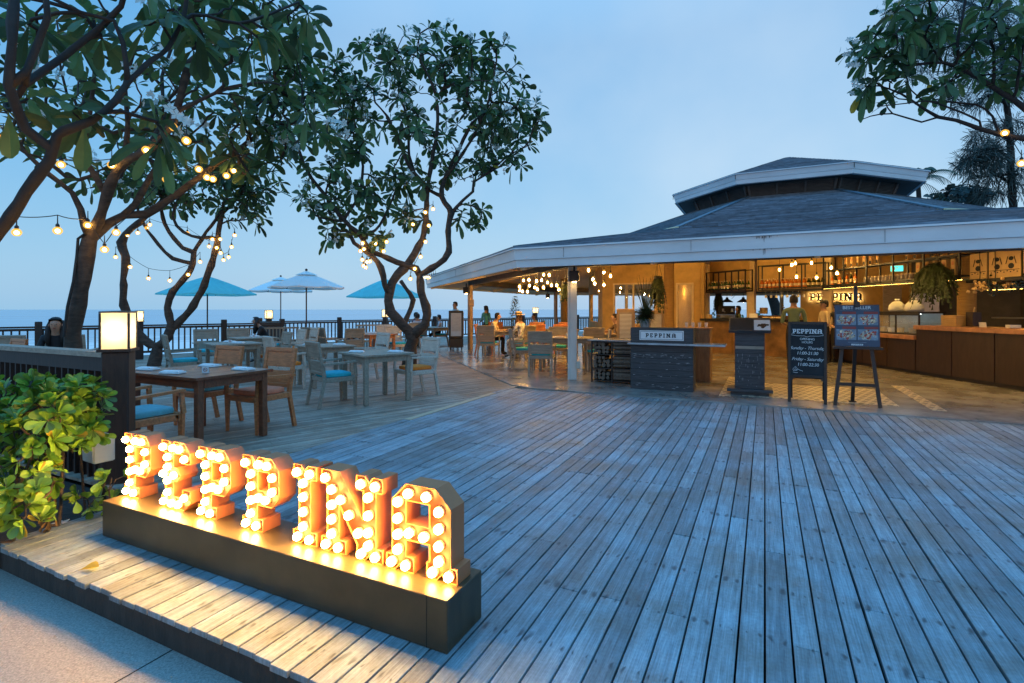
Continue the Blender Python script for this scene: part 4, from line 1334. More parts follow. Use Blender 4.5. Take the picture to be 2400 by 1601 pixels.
    for ti in tipn:
        p = pos[ti]-root; ax = dirn[ti].copy()
        ax = (ax + Vector((0,0,.35)) + Vector((r.uniform(-.3,.3), r.uniform(-.3,.3), r.uniform(-.2,.2)))).normalized()
        s1 = ax.cross(Vector((.3,.9,.1))).normalized(); s2 = ax.cross(s1)
        nl = max(3, int(r.gauss(nleaf, 1.8))); a0 = r.uniform(0, 6.28)
        for k in range(nl):
            a = a0 + k*2.39996; el = R(r.uniform(*spread))
            d = (ax*math.cos(el) + (s1*math.cos(a)+s2*math.sin(a))*math.sin(el)).normalized()
            ln = leaf_len*r.uniform(.62, 1.12)
            tgt = (YV, YF) if r.random() < yellow else (LV, LF)
            leaf_geo(tgt[0], tgt[1], p + ax*(-.05*leaf_len*k/nl*3), d, ax, ln, leaf_w*r.uniform(.8,1.15)*ln/leaf_len, droop*r.uniform(.2,1.5))
        if r.random() < flowers:
            fc = p + ax*(leaf_len*.55)
            for q in range(r.randint(5, 11)):
                fo = fc + Vector((r.gauss(0,1), r.gauss(0,1), r.gauss(0,1)))*.055
                fn = Vector((r.uniform(-1,1), r.uniform(-1.3,.4), r.uniform(-.6,1))).normalized()
                f1 = fn.cross(Vector((.2,.3,.9))).normalized(); f2 = fn.cross(f1)
                for m_ in range(5):
                    a = m_*1.2566
                    d = f1*math.cos(a)+f2*math.sin(a); e = fn.cross(d)
                    o = len(PV)
                    PV += [fo, fo+d*.026+e*.016+fn*.006, fo+d*.050+fn*.004, fo+d*.026-e*.016+fn*.006]; PF.append((o, o+1, o+2, o+3))
    fb = MB(); fb.v = [tuple(v) for v in LV]; fb.f = LF; fb.m = [0]*len(LF); fb.build('crown', M[leafm], t)
    if YF: yb = MB(); yb.v = [tuple(v) for v in YV]; yb.f = YF; yb.m = [0]*len(YF); tag(yb.build('yellow_foliage', M['leafy'], t), 'yellowing leaves', kind='stuff')
    if PF: pb = MB(); pb.v = [tuple(v) for v in PV]; pb.f = PF; pb.m = [0]*len(PF); tag(pb.build('blossom', M['petal'], t), 'white blossom clusters', kind='stuff')
    return t
def L_(pts, r0, r1, Y=None):
    """limb through photograph points (px, py[, depth])"""
    P = [S(p[0], p[1], p[2] if len(p) > 2 else Y) for p in pts]
    n = len(P); return P, [r0+(r1-r0)*i/(n-1) for i in range(n)]
def LR(pts, rads, Y=None):
    return [S(p[0], p[1], p[2] if len(p) > 2 else Y) for p in pts], rads
GTREE = 'frangipani trees on the terrace'
# T1: big leaning trunk at the left
Y1 = 7.5
grow_tree('frangipani_tree', 'thick leaning frangipani trunk rising behind the slatted fence at the left', 'tree', [
    LR([(162,968),(166,850),(172,780),(184,715),(197,650),(203,600),(204,565)], [.16,.142,.135,.132,.13,.138,.135], Y1),
    LR([(204,570,7.5),(222,540,7.5),(240,495,7.4),(258,430,7.3),(290,382,7.2),(340,356,7.0),(388,312,6.9),(414,262,6.8),(444,150,6.7),(480,115,6.7),(532,30,6.7),(545,-60,6.8)], [.10,.095,.09,.085,.078,.072,.066,.062,.058,.05,.042,.035]),
    LR([(206,568,7.5),(248,527,7.6),(290,506,7.7),(341,503,7.9),(393,472,8.0),(443,435,8.1),(512,381,8.2),(580,336,8.3),(624,296,8.4),(650,250,8.5)], [.095,.09,.084,.075,.07,.064,.055,.047,.04,.034]),
    LR([(300,502,7.7),(334,452,7.8),(368,392,7.9),(402,338,8.0),(425,280,8.1)], [.07,.062,.055,.048,.04]),
    LR([(204,562,7.5),(190,492,7.3),(168,452,7.2),(110,404,7.0),(62,360,6.9),(30,320,6.8)], [.055,.05,.046,.04,.034,.028]),
    LR([(252,450,7.3),(206,386,7.2),(200,326,7.1),(215,240,7.0),(222,150,6.9)], [.05,.045,.04,.034,.028]),
    LR([(290,385,7.2),(300,290,7.0),(292,205,6.9),(315,120,6.8)], [.045,.04,.034,.028]),
    LR([(414,262,6.8),(470,235,6.8),(540,205,6.9),(600,195,7.0)], [.04,.034,.03,.025]),
    LR([(340,356,7.0),(385,270,7.4),(380,180,7.6),(420,70,7.7)], [.04,.036,.03,.026]),
  ], [(120,290,7.4,140,80,.9,24),(330,190,7.3,170,130,1.3,44),(560,150,7.3,120,130,1.1,46),(590,330,8.3,75,80,.8,28),(660,60,7.2,70,70,.8,20),(440,330,8.3,120,80,.8,18),(690,230,8.2,55,90,.7,24),(230,410,8,110,50,.7,10),(70,120,7.4,110,120,1,16)],
  11, leaf_len=.28, leaf_w=.056, nleaf=7, flowers=.26, group=GTREE, tip_r=.011, thin=.76)
# T0: dark boughs close overhead, rooted left of the view
grow_tree('frangipani_tree', 'dark frangipani boughs hanging close overhead at the top left corner', 'tree', [
    LR([(-330,1250,3.35),(-230,950,3.3),(-110,700,3.3),(0,545,3.3),(60,452,3.3),(112,380,3.3),(135,318,3.3)], [.10,.09,.075,.052,.05,.047,.045]),
    LR([(135,318,3.3),(150,305,3.3),(212,288,3.4),(272,236,3.5),(302,195,3.6),(342,152,3.7),(394,112,3.9),(430,40,4.0),(440,-40,4)], [.04,.04,.036,.034,.031,.028,.025,.022,.02]),
    LR([(120,350,3.3),(60,300,3.2),(22,204,3.1),(28,100,3.1),(34,-20,3.2)], [.045,.045,.043,.040,.036]),
    LR([(30,190,3.1),(62,165,3.15),(88,100,3.2),(112,40,3.2),(105,-30,3.2)], [.034,.032,.03,.027,.024]),
    LR([(60,200,3.2),(120,155,3.4),(175,112,3.5),(240,62,3.6),(285,15,3.6),(300,-40,3.6)], [.036,.035,.033,.03,.027,.025]),
    LR([(302,195,3.6),(288,102,3.6),(268,50,3.6),(190,30,3.5),(110,-10,3.4)], [.026,.024,.022,.02,.018]),
    LR([(394,112,3.9),(450,35,4.1),(560,55,4.3),(640,30,4.5),(700,5,4.7)], [.022,.022,.02,.018,.015]),
  ], [(45,235,3.4,55,45,.25,4),(120,60,3.6,140,70,.5,7),(330,30,3.9,120,60,.5,8),(520,70,4.4,110,60,.5,9),(660,45,4.8,70,50,.5,8),(260,275,3.6,60,40,.3,2),(390,320,3.9,40,40,.3,2),(745,285,5.5,30,25,.3,3)],
  5, leaf_len=.27, leaf_w=.052, nleaf=7, flowers=.1, group=GTREE, rmin=.008, tip_r=.010, step=.10, droop=.5, bark='bark2', thin=.66)
# T3: forked pair of slender trunks near the railing
grow_tree('frangipani_tree', 'forked frangipani with two slender bent trunks near the railing, hung with bulbs', 'tree', [
    LR([(362,868,13.8),(365,838,13.8),(368,815,13.8)], [.22,.17,.15]),
    LR([(366,818,13.8),(328,785,13.7),(307,745,13.6),(290,715,13.5),(290,653,13.4),(294,602,13.4),(286,568,13.4),(308,536,13.4),(342,508,13.5),(380,470,13.6)], [.15,.125,.11,.105,.10,.115,.12,.09,.075,.06]),
    LR([(370,815,13.8),(392,792,13.9),(402,772,13.9)], [.14,.13,.125]),
    LR([(402,772,13.9),(394,721,13.9),(406,684,13.9),(439,645,13.9),(453,618,13.9),(454,592,13.9)], [.115,.105,.10,.095,.09,.085]),
    LR([(402,772,13.9),(414,760,14),(454,717,14),(478,669,14),(495,622,14),(508,577,14),(512,543,14),(522,500,14)], [.12,.12,.11,.105,.098,.09,.08,.06]),
    LR([(454,592,13.9),(428,582,13.8),(408,560,13.8),(386,526,13.8),(378,480,13.8),(390,430,13.8)], [.08,.072,.065,.06,.05,.04]),
    LR([(453,618,13.9),(405,606,13.7),(372,574,13.6),(345,540,13.5),(326,500,13.5),(310,450,13.5)], [.06,.056,.05,.046,.04,.03]),
    LR([(454,592,13.9),(484,545,14),(506,515,14),(530,470,14)], [.06,.052,.045,.035]),
    LR([(512,553,14),(470,558,13.8),(430,545,13.7),(405,510,13.6),(420,460,13.6)], [.055,.05,.045,.04,.03]),
    LR([(522,500,14),(560,460,14.1),(590,400,14.2),(600,340,14.3)], [.05,.042,.034,.028]),
  ], [(480,435,13.9,110,65,1.2,60),(570,490,14.1,62,40,.7,22),(560,400,14,70,60,.9,30),(390,440,13.7,90,55,1,30),(320,440,13.5,80,50,.9,24),(620,420,14.2,45,60,.6,14)],
  23, leaf_len=.30, leaf_w=.062, nleaf=8, flowers=.12, group=GTREE, tip_r=.012, thin=.84)
# T4: central tree
grow_tree('frangipani_tree', 'large flowering frangipani with twisted trunk in the middle of the terrace', 'tree', [
    LR([(958,856,13.0),(962,815,13.0),(967,785,13.0)], [.21,.17,.17]),
    LR([(966,788,13.0),(940,760,12.9),(915,730,12.8),(911,705,12.8),(914,682,12.8),(932,643,12.9),(957,620,13.0)], [.15,.145,.14,.125,.12,.115,.115]),
    LR([(957,620,13.0),(972,596,13.0),(990,562,13.1),(998,515,13.1),(1000,470,13.1),(1003,440,13.1)], [.10,.098,.09,.08,.072,.066]),
    LR([(968,786,13.0),(994,760,13.0),(1003,738,13.0),(997,718,13.0),(986,682,13.0),(986,645,13.0)], [.14,.135,.125,.11,.10,.095]),
    LR([(986,645,13.0),(1024,621,13.0),(1052,590,13.0),(1050,530,13.0),(1058,500,13.0),(1036,462,13.1),(1042,420,13.1),(1078,345,13.2),(1105,290,13.3)], [.095,.09,.085,.078,.085,.07,.062,.05,.04]),
    LR([(986,645,13.0),(975,632,13.0),(950,621,12.9),(910,607,12.8),(868,585,12.7),(846,555,12.6),(805,516,12.5),(764,461,12.4),(722,405,12.3),(700,350,12.3)], [.09,.085,.08,.076,.07,.065,.057,.05,.042,.034]),
    LR([(911,690,12.8),(901,668,12.7),(893,627,12.6),(872,600,12.6),(830,570,12.5),(818,545,12.5)], [.085,.08,.075,.066,.058,.05]),
    LR([(950,752,13.2),(968,704,13.5),(952,678,13.6),(940,660,13.7)], [.075,.07,.06,.05]),
    LR([(1003,440,13.1),(960,390,13.0),(930,320,12.9),(905,270,12.9)], [.055,.05,.042,.034]),
    LR([(1003,440,13.1),(1012,380,13.1),(1025,300,13.1),(1020,220,13.1),(985,140,13.1)], [.06,.055,.048,.04,.03]),
    LR([(1036,462,13.1),(985,430,13.2),(960,365,13.3),(955,280,13.3),(935,215,13.4)], [.05,.045,.04,.034,.028]),
    LR([(1058,498,13.0),(1085,470,13.0),(1108,450,13.0),(1110,428,13.0),(1145,405,13.1),(1185,370,13.1)], [.05,.046,.042,.04,.034,.026]),
    LR([(1042,420,13.1),(1085,360,12.9),(1125,290,12.8),(1150,220,12.8),(1160,160,12.8)], [.048,.044,.038,.032,.026]),
    LR([(846,555,12.6),(880,540,12.8),(905,500,13),(930,440,13.1)], [.045,.042,.038,.03]),
    LR([(805,516,12.5),(840,460,12.7),(850,390,12.8),(835,310,12.9),(825,240,12.9)], [.045,.042,.038,.032,.026]),
  ], [(880,170,13,110,75,1.2,54),(1010,145,13,120,80,1.4,60),(1140,190,13,105,88,1.2,56),(1195,290,13,88,78,1.0,42),(760,300,12.6,110,125,1.2,74),(900,330,13,120,100,1.5,48),(1060,330,13,130,90,1.5,50),(800,470,12.6,95,55,.9,44),(960,470,13.2,80,55,.9,22),(1100,505,13,38,26,.4,8),(775,550,12.4,30,30,.4,6),(880,560,12.8,40,25,.4,5),(1180,380,13.1,50,40,.6,10)],
  31, leaf_len=.32, leaf_w=.068, nleaf=7, flowers=.34, group=GTREE, tip_r=.011, thin=.90)
# T5: bough reaching in from the right
grow_tree('frangipani_tree', 'frangipani bough with big leaves reaching in at the top right corner', 'tree', [
    LR([(2800,1130,6.6),(2760,900,6.6),(2680,640,6.8),(2560,430,7.2),(2470,350,7.5),(2400,326,7.8)], [.17,.15,.13,.10,.08,.062]),
    LR([(2400,326,7.8),(2343,316,7.9),(2300,304,8.0),(2241,283,8.0),(2198,275,8.0),(2156,249,8.0),(2113,221,8.0),(2062,202,8.0)], [.06,.052,.05,.044,.038,.028,.022,.016]),
    LR([(2198,275,8),(2160,287,8),(2092,267,8),(2040,273,8),(2022,280,8)], [.022,.02,.017,.013,.009]),
    LR([(2480,360,7.5),(2420,270,7.7),(2326,204,7.9),(2262,166,8.0),(2209,147,8.0),(2113,153,8.0),(2062,126,8.0)], [.07,.06,.052,.045,.035,.026,.018]),
    LR([(2249,160,8),(2244,100,8),(2260,20,8),(2268,-40,8)], [.038,.034,.03,.026]),
    LR([(2326,204,7.9),(2330,120,7.8),(2310,50,7.8),(2340,-30,7.8)], [.036,.032,.028,.024]),
    LR([(2380,235,7.8),(2390,150,7.6),(2410,60,7.5)], [.034,.03,.026]),
    LR([(2209,147,8),(2160,75,8),(2130,20,8.1)], [.026,.022,.018]),
    LR([(2343,316,7.9),(2310,255,8.1),(2230,240,8.2),(2160,235,8.2),(2120,190,8.2)], [.03,.026,.022,.018,.013]),
    LR([(2300,304,8.0),(2296,285,8.0),(2230,255,7.9),(2170,237,7.8),(2130,242,7.8),(2060,250,7.8)], [.026,.024,.02,.018,.015,.010]),
  ], [(2110,90,8,90,75,.6,20),(2050,120,8,50,45,.4,8),(2075,215,8,50,35,.4,8),(2230,50,8,120,70,.8,26),(2360,110,7.8,70,110,.7,20),(2200,195,8.1,70,40,.5,8)],
  41, leaf_len=.30, leaf_w=.060, nleaf=8, flowers=.15, group=GTREE, tip_r=.009, droop=.55, bark='bark2', thin=.66)

# casuarina behind the pavilion at the right
grow_tree('casuarina_tree', 'tall dark feathery casuarina behind the pavilion roof at the right edge', 'tree', [
    LR([(2385,770,44),(2380,600,44),(2372,450,44),(2365,300,44),(2350,150,44),(2345,0,44),(2340,-80,44)], [.55,.5,.45,.38,.3,.24,.2]),
    LR([(2368,430,44),(2320,400,44),(2280,385,44)], [.2,.14,.08]), LR([(2366,370,44),(2330,350,44),(2270,355,43)], [.2,.14,.08]),
    LR([(2360,250,44),(2300,190,43),(2230,170,43)], [.22,.16,.08]), LR([(2350,120,44),(2250,70,43),(2150,60,43)], [.22,.16,.08]),
    LR([(2345,40,44),(2240,0,43),(2130,10,43)], [.2,.15,.08]),
  ], [(2310,385,44,50,40,2,40),(2290,360,43.5,40,25,2,26),(2345,430,44,40,45,2,34),(2330,320,44,50,40,2,30),(2290,200,43.5,90,50,3,56),(2200,110,43,90,60,3,60),(2280,60,43,110,70,3,70),(2130,50,43,60,55,2.5,26),(2360,180,44,50,80,3,40)],
  51, leaf_len=.95, leaf_w=.028, nleaf=40, rmin=.015, tip_r=.022, thin=.6, bark='bark2', leafm='needle', step=.5, droop=.5, yellow=0, knobs=False, spread=(15, 110), maxd=30)
# small leafy trees beyond the roof
grow_tree('leafy_tree', 'low rounded tree beyond the roof, left of the casuarina', 'tree', [
    LR([(2235,760,50),(2235,600,50),(2240,500,50)], [.3,.25,.2]), LR([(2238,520,50),(2215,480,50)], [.15,.08])],
  [(2235,470,50,55,26,3,90)], 61, leaf_len=.7, leaf_w=.18, nleaf=9, rmin=.03, tip_r=.03, bark='bark2', leafm='needle', step=.5, yellow=0, knobs=False, maxd=30)

def palm(label, base, top, seed, nf=14, fl=3.2, r0=.2):
    r = random.Random(seed)
    base = Vector(base); top = Vector(top)
    t = thing('coconut_palm', label, 'palm tree', base)
    b = MB(); pts = []; rr = []
    for i in range(13):
        s = i/12; p = (top-base)*s; p.x += .25*math.sin(s*3); pts.append(p); rr.append(r0*(1.15-.45*s))
    b.tube(pts, rr, 9); b.build('trunk', M['bark2'], t, True)
    V_, F_ = [], []
    for k in range(nf):
        a = k*2.4 + r.uniform(-.2,.2); el = R(r.uniform(5, 75)); ln = fl*r.uniform(.8,1.1)
        d = Vector((math.cos(a)*math.cos(el), math.sin(a)*math.cos(el), math.sin(el)))
        side = d.cross(Vector((0,0,1))).normalized()
        prev = pts[-1]; n = 26
        for i in range(1, n+1):
            s = i/n; p = pts[-1] + d*(ln*s) - Vector((0,0,1))*(.75*ln*s*s)
            o = len(V_); w = .02
            V_ += [prev-side*w, prev+side*w, p+side*w, p-side*w]; F_.append((o,o+1,o+2,o+3))
            tang = (p-prev).normalized(); ll = .62*math.sin(math.pi*min(1, .12+.88*s))**.6*fl/3.2
            for sg_ in (-1, 1):
                q = p + side*sg_*ll*.75 + tang*ll*.45 - Vector((0,0,1))*ll*.55
                o = len(V_); V_ += [p-tang*.035, p+tang*.035, q]; F_.append((o,o+1,o+2))
            prev = p
    f = MB(); f.v = [tuple(v) for v in V_]; f.f = F_; f.m = [0]*len(F_); f.build('crown', M['palmleaf'], t)
    return t
palm('coconut palm whose fronds show above the roof right of the lantern', S(2150, 800, 36), S(2150, 428, 36), 3, 16, 3.4)
palm('leaning coconut palm seen through the bar opening', S(1828, 770, 42), S(1788, 655, 42), 9, 14, 2.6, .42)

# hedge beyond the pavilion
def leaf_mound(name, label, cat, c, rx, ry, rz_, n, leaf, m, seed, group=None):
    r = random.Random(seed); V_, F_ = [], []
    t = thing(name, label, cat, c, 0, group)
    for _ in range(n):
        q = Vector((r.gauss(0,1), r.gauss(0,1), abs(r.gauss(0,1)))).normalized()*r.uniform(.55,1)
        p = Vector((q.x*rx, q.y*ry, q.z*rz_))*(1+.12*math.sin(q.x*9)+.1*math.cos(q.z*11+q.y*5))
        d = (q+Vector((r.uniform(-.8,.8), r.uniform(-.8,.8), r.uniform(-.2,.9)))).normalized()
        leaf_geo(V_, F_, p, d, Vector((0,0,1)), leaf*r.uniform(.6,1.2), leaf*.26, .3, blunt=False)
    f = MB(); f.v = [tuple(v) for v in V_]; f.f = F_; f.m = [0]*len(F_); f.build('crown', m, t)
    b = MB()
    for k in range(5):
        a = k*1.26; b.tube([(0,0,0), (.3*rx*math.cos(a), .3*ry*math.sin(a), .5*rz_), (.6*rx*math.cos(a), .6*ry*math.sin(a), .8*rz_)], [.04,.03,.01], 5)
    b.build('stem', M['bark2'], t)
    return t
for i, (px, Y, rx, h) in enumerate(((1480, 40, 2.2, 1.5), (1540, 41, 2.4, 1.7), (1600, 42, 2.2, 1.9), (1690, 42, 2.2, 1.6), (1760, 41, 2.6, 1.35), (1830, 41, 2.6, 1.3), (1900, 41, 2.4, 1.5))):
    leaf_mound('shrub', 'green shrub beyond the pavilion, ' + ('seen through the left inner window', 'seen right of the left inner window', 'seen through the narrow glazed door', 'seen behind the woman at the bar', 'seen at the foot of the leaning palm', 'seen right of the leaning palm through the bar', 'seen behind the green shirted man')[i], 'shrub',
               Vector(((px-1200)*Y/F, Y, -.2)), rx, 1.2, h, 420, .34, M['hedge'], 70+i, 'shrubs beyond the pavilion')

# --- foreground leafy shrubs in the bed
GS = 'leafy shrubs in the planting bed'
def bush(label, stems, blobs, seed, nleaf=12, ll=.105):
    return grow_tree('leafy_shrub', label, 'shrub', stems, blobs, seed, leaf_len=ll, leaf_w=.026, nleaf=nleaf, rmin=.004, tip_r=.0045, bark='bark', leafm='shrub', step=.05, droop=.15,
                     group=GS, spread=(18, 80), yellow=.03, knobs=False, maxd=3, upcurve=.6)
bush('bright glossy shrub at the left edge lit by the glowing letters', [
    LR([(30,1268,3.35),(40,1150,3.4),(30,1050,3.5)], [.016,.014,.011]), LR([(-60,1290,3.3),(-30,1150,3.4),(-10,1020,3.5)], [.016,.013,.010]), LR([(38,1160,3.4),(75,1060,3.4),(85,980,3.5)], [.012,.010,.008])],
  [(30,1130,3.3,75,100,.22,34),(60,1010,3.45,80,70,.25,26),(-40,1080,3.4,50,130,.2,14),(60,1190,3.25,50,45,.15,10)], 81)
bush('green shrub in the middle of the bed, upright stems with withered leaves', [
    LR([(112,1246,3.5),(114,1120,3.55),(116,1040,3.6),(108,990,3.6)], [.014,.013,.011,.009]), LR([(138,1230,3.6),(146,1110,3.7),(150,1000,3.75)], [.013,.011,.009])],
  [(105,985,3.55,62,55,.2,24),(120,1060,3.5,40,60,.15,8),(120,930,3.75,80,45,.3,26),(30,930,3.75,70,40,.3,20)], 83)
bush('dark green shrub against the thick lantern post', [
    LR([(205,1235,3.95),(196,1150,3.95),(190,1060,3.9),(196,985,3.85)], [.012,.010,.009,.008])],
  [(196,968,3.8,34,58,.2,24),(186,915,3.85,28,26,.15,9),(215,1010,3.8,14,40,.12,5)], 85)
bush('low sprig of leaves beside the left end of the plinth', [
    LR([(262,1205,3.75),(256,1150,3.7),(262,1120,3.7)], [.007,.006,.005]), LR([(215,1215,3.8),(205,1170,3.75)], [.006,.004])],
  [(262,1125,3.7,22,22,.1,7),(205,1160,3.75,26,22,.12,6),(240,1180,3.75,22,22,.1,5)], 87, 8, .085)
# withered leaves hanging on a stem, fallen leaf and fallen flowers
V_, F_ = [], []; r = random.Random(4)
for i in range(26):
    leaf_geo(V_, F_, S(116+r.uniform(-16,16), 1130+i*4.2, 3.48), Vector((r.uniform(-.5,.5), r.uniform(-.8,.2), -1)).normalized(), Vector((0,-1,.2)), r.uniform(.04,.075), .012, 0, .6)
f = MB(); f.v = [tuple(v) for v in V_]; f.f = F_; f.m = [0]*len(F_)
tag(f.build('withered_leaves', M['dead']), 'withered brown leaves hanging on the shrub stem', 'leaves', kind='stuff')
V_, F_ = [], []
p = G(205, 1338, .004); leaf_geo(V_, F_, p+Vector((-.045,-.01,.004)), Vector((.9,.35,.22)).normalized(), Vector((0,-.3,1)), .10, .032, .15, .5)
f = MB(); f.v = [tuple(v) for v in V_]; f.f = F_; f.m = [0]*len(F_)
tag(f.build('fallen_leaf', M['leafy']), 'fallen yellow leaf on the lit boards before the plinth', 'leaf')
def fallen_flower(p, label, s=1.0):
    b = MB(); r = random.Random(sum(map(ord, label)) % 999)
    for k in range(5):
        a = k*1.2566; d = Vector((math.cos(a), math.sin(a), .25)); e = Vector((-d.y, d.x, 0))
        b.add([Vector((0,0,.004)), d*.03*s+e*.017*s, d*.055*s, d*.03*s-e*.017*s, Vector((0,0,.016*s))], [(0,1,2,3), (4,3,2,1)])
    o = b.build('fallen_flower', M['petal']); o.location = p; o.rotation_euler = (0, 0, r.uniform(0,6))
    return tag(o, label, 'flower', 'fallen frangipani flowers')
fallen_flower(G(143,1228,.0), 'white flower fallen on the boards under the shrub', 1.0)
fallen_flower(G(806,916,.0), 'white flower fallen between the legs of the front gray table', 1.0)
fallen_flower(G(888,869,.0), 'white flower fallen on the deck behind the front gray table', 1.2)
fallen_flower(G(1038,851,.0), 'white flower fallen on the boards near the pavilion edge', 1.2)
fallen_flower(G(1175,851,.018), 'white flower fallen on the polished pavilion floor', 1.2)
# ================================================================== FESTOON LIGHTS
fb_me = [None, None]
def festoon(label, bulbs, ends=(), drop=.09, sag=.02, group='festoon light strings in the trees', r=.034):
    """cable running just above its bulbs; each bulb hangs in a rubber socket"""
    P = [S(*q) for q in bulbs]
    root = P[0].copy()
    t = thing('festoon_string', label, 'string lights', root, 0, group)
    up = Vector((0, 0, drop))
    pts = [p+up-root for p in P]
    if ends:
        if ends[0]: pts = [S(*ends[0])-root] + pts
        if len(ends) > 1 and ends[1]: pts = pts + [S(*ends[1])-root]
    path = []
    for a, c in zip(pts, pts[1:]):
        L = (c-a).length
        for k in range(6):
            s = k/6; path.append(a.lerp(c, s) - Vector((0, 0, min(.25, sag*L*4)*s*(1-s)*2)))
    path.append(pts[-1])
    b = MB(); b.tube(path, .006, 4); b.build('cable', M['cable'], t)
    for p in P:
        if fb_me[0] is None:
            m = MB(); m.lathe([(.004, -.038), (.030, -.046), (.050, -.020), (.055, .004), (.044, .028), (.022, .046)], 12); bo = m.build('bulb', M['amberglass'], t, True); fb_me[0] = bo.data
            m = MB(); m.ball((0,0,-.006), .026, 8, 6); fo = m.build('filament', M['sbulb'], bo); fb_me.append(fo.data)
            m = MB(); m.lathe([(.021, .034), (.023, .075), (.014, .085), (.007, .095), (.005, drop if drop > .1 else .1)], 8); so = m.build('socket', M['dkplastic'], bo); fb_me[1] = so.data
        else:
            bo = bpy.data.objects.new('bulb', fb_me[0]); COL.objects.link(bo); bo.parent = t
            so = bpy.data.objects.new('socket', fb_me[1]); COL.objects.link(so); so.parent = bo
            fo = bpy.data.objects.new('filament', fb_me[2]); COL.objects.link(fo); fo.parent = bo
        if drop > .11:
            m = MB(); m.tube([(0,0,.09), (0,0,drop)], .006, 4); m.build('drop_cord', M['cable'], bo)
        bo.location = p-root
    return t
festoon('string with two bulbs hanging against the sky at the left edge', [(39,545,6.6),(135,541,6.7)], ((-160,520,6.4),(206,512,7.4)), .20)
festoon('bulb string climbing the upper bough of the big leaning tree', [(8,325,6.9),(143,386,7.0),(262,387,7.1),(343,352,6.85),(407,298,6.75),(437,330,6.6)], (None,), .08)
festoon('bulb string along the lower bough of the big leaning tree', [(206,528,7.35),(245,585,7.4),(272,545,7.5),(390,421,7.7),(466,397,7.9),(485,416,7.95),(499,420,8.0),(531,412,8.1),(548,400,8.15)], (None,), .08)
festoon('sagging bulb string between the slender trunks above the turquoise parasol', [(271,603,13.3),(305,626,13.2),(348,653,13.4),(398,658,13.6),(441,644,13.75),(469,614,13.8)], ((290,565,13.3),), .26)
festoon('bulb string looped round the forked trunk near its crown', [(298,552,13.4),(323,546,13.5),(344,535,13.5),(351,527,13.5),(439,547,13.8),(490,578,13.9),(498,561,13.85),(516,561,13.85),(508,581,13.8),(517,593,13.8),(524,610,13.8),(536,603,13.8),(543,579,13.8),(550,552,13.8)], (None,), .15)
festoon('bunched bulb string at the left of the central tree', [(850,570,12.5),(853,584,12.5),(845,589,12.4),(849,609,12.4),(852,623,12.4),(857,627,12.3),(860,614,12.4),(867,613,12.4),(899,589,12.5),(906,567,12.6),(880,571,12.5)], (None,), .12)
festoon('bulb string up the middle of the central tree', [(962,654,12.7),(972,630,12.85),(986,602,12.8),(997,567,12.9),(1005,529,12.9),(968,526,12.9),(997,498,12.9),(1015,490,12.9)], (None,), .12)
festoon('short row of bulbs under the left pavilion eave behind the tree', [(996,651,18.9),(1001,650,18.7),(1006,650,18.5),(1011,649,18.3),(1016,648,18.1),(1021,647,17.9)], (None,), .10)
festoon('two bulbs hanging from the bough at the right edge', [(2355,312,7.85),(2394,383,7.7)], ((2330,250,8.0),(2440,330,7.6)), .12)
# black conduit strapped to the big trunk
b = MB(); b.tube([S(150,790,7.3), S(158,720,7.32), S(172,660,7.35), S(180,600,7.4), S(183,560,7.4), S(200,548,7.4)], .018, 6)
tag(b.build('cable_conduit', M['cable']), 'black cable conduit running up beside the leaning trunk', 'cable')

# ================================================================== PAVILION FITTINGS
def ceil_z(x, y):
    ap = max((x-CC.x)*math.cos(R(199-45*k)) + (y-CC.y)*math.sin(R(199-45*k)) for k in range(8))
    pr = [(12, 2.36), (10.6, 2.62), (6.7, 3.36), (2.8, 4.75), (0, 5.2)]
    for (a, z), (c, w) in zip(pr, pr[1:]):
        if ap >= c: return z+(w-z)*(a-ap)/(a-c)
    return 5.0
pend = [None]*3
def pendant(px, py, Y, label, group='bare bulb pendants under the pavilion roof'):
    p = S(px, py, Y); t = thing('pendant_light', label, 'pendant', p, 0, group)
    if pend[0] is None:
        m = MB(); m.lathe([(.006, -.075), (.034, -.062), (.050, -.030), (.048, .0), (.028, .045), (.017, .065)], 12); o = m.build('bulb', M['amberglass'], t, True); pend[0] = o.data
        m = MB(); m.ball((0,0,-.012), .021, 8, 6, sz=1.5); q = m.build('filament', M['pbulb'], t); pend[2] = q.data
        m = MB(); m.lathe([(.019, .066), (.022, .10), (.019, .125), (.006, .135)], 8); o = m.build('socket', M['black'], t); pend[1] = o.data
    else:
        for nm, d in (('bulb', pend[0]), ('socket', pend[1]), ('filament', pend[2])):
            o = bpy.data.objects.new(nm, d); COL.objects.link(o); o.parent = t
    m = MB(); m.tube([(0,0,.13), (0,0,max(.2, ceil_z(p.x, p.y)-p.z-.03))], .005, 4); m.build('cord', M['cable'], t)
    return t
cl1 = [(1022,335),(1065,268),(1125,262),(1130,325),(1190,345),(1210,275),(1265,265),(1288,205),(1348,208),(1330,292),(1372,322),(1285,345),(1432,322),(1455,368),(1055,390),(1108,392),(1218,365),(1025,378)]
for i, (x, y) in enumerate(cl1):
    pendant(1000+x/4.694, 600+y/4.694, 14.4+(i*7 % 11)*.28, 'bare glowing bulb in the dense pendant cluster over the left dining tables')
for i, (x, y) in enumerate(((1782,155),(1830,255),(1850,300),(1950,180),(1950,315),(2022,218))):
    pendant(1000+x/4.694, 600+y/4.694, 13.0+(i*3 % 5)*.4, ('topmost left bulb just right of the white corner post', 'middle one of the three close bulbs right of the corner post', 'lowest of the three close bulbs right of the corner post',
            'upper bulb of the vertical pair right of the corner post', 'lower bulb of the vertical pair right of the corner post', 'dim pear shaped bulb in front of the ochre wall')[i])
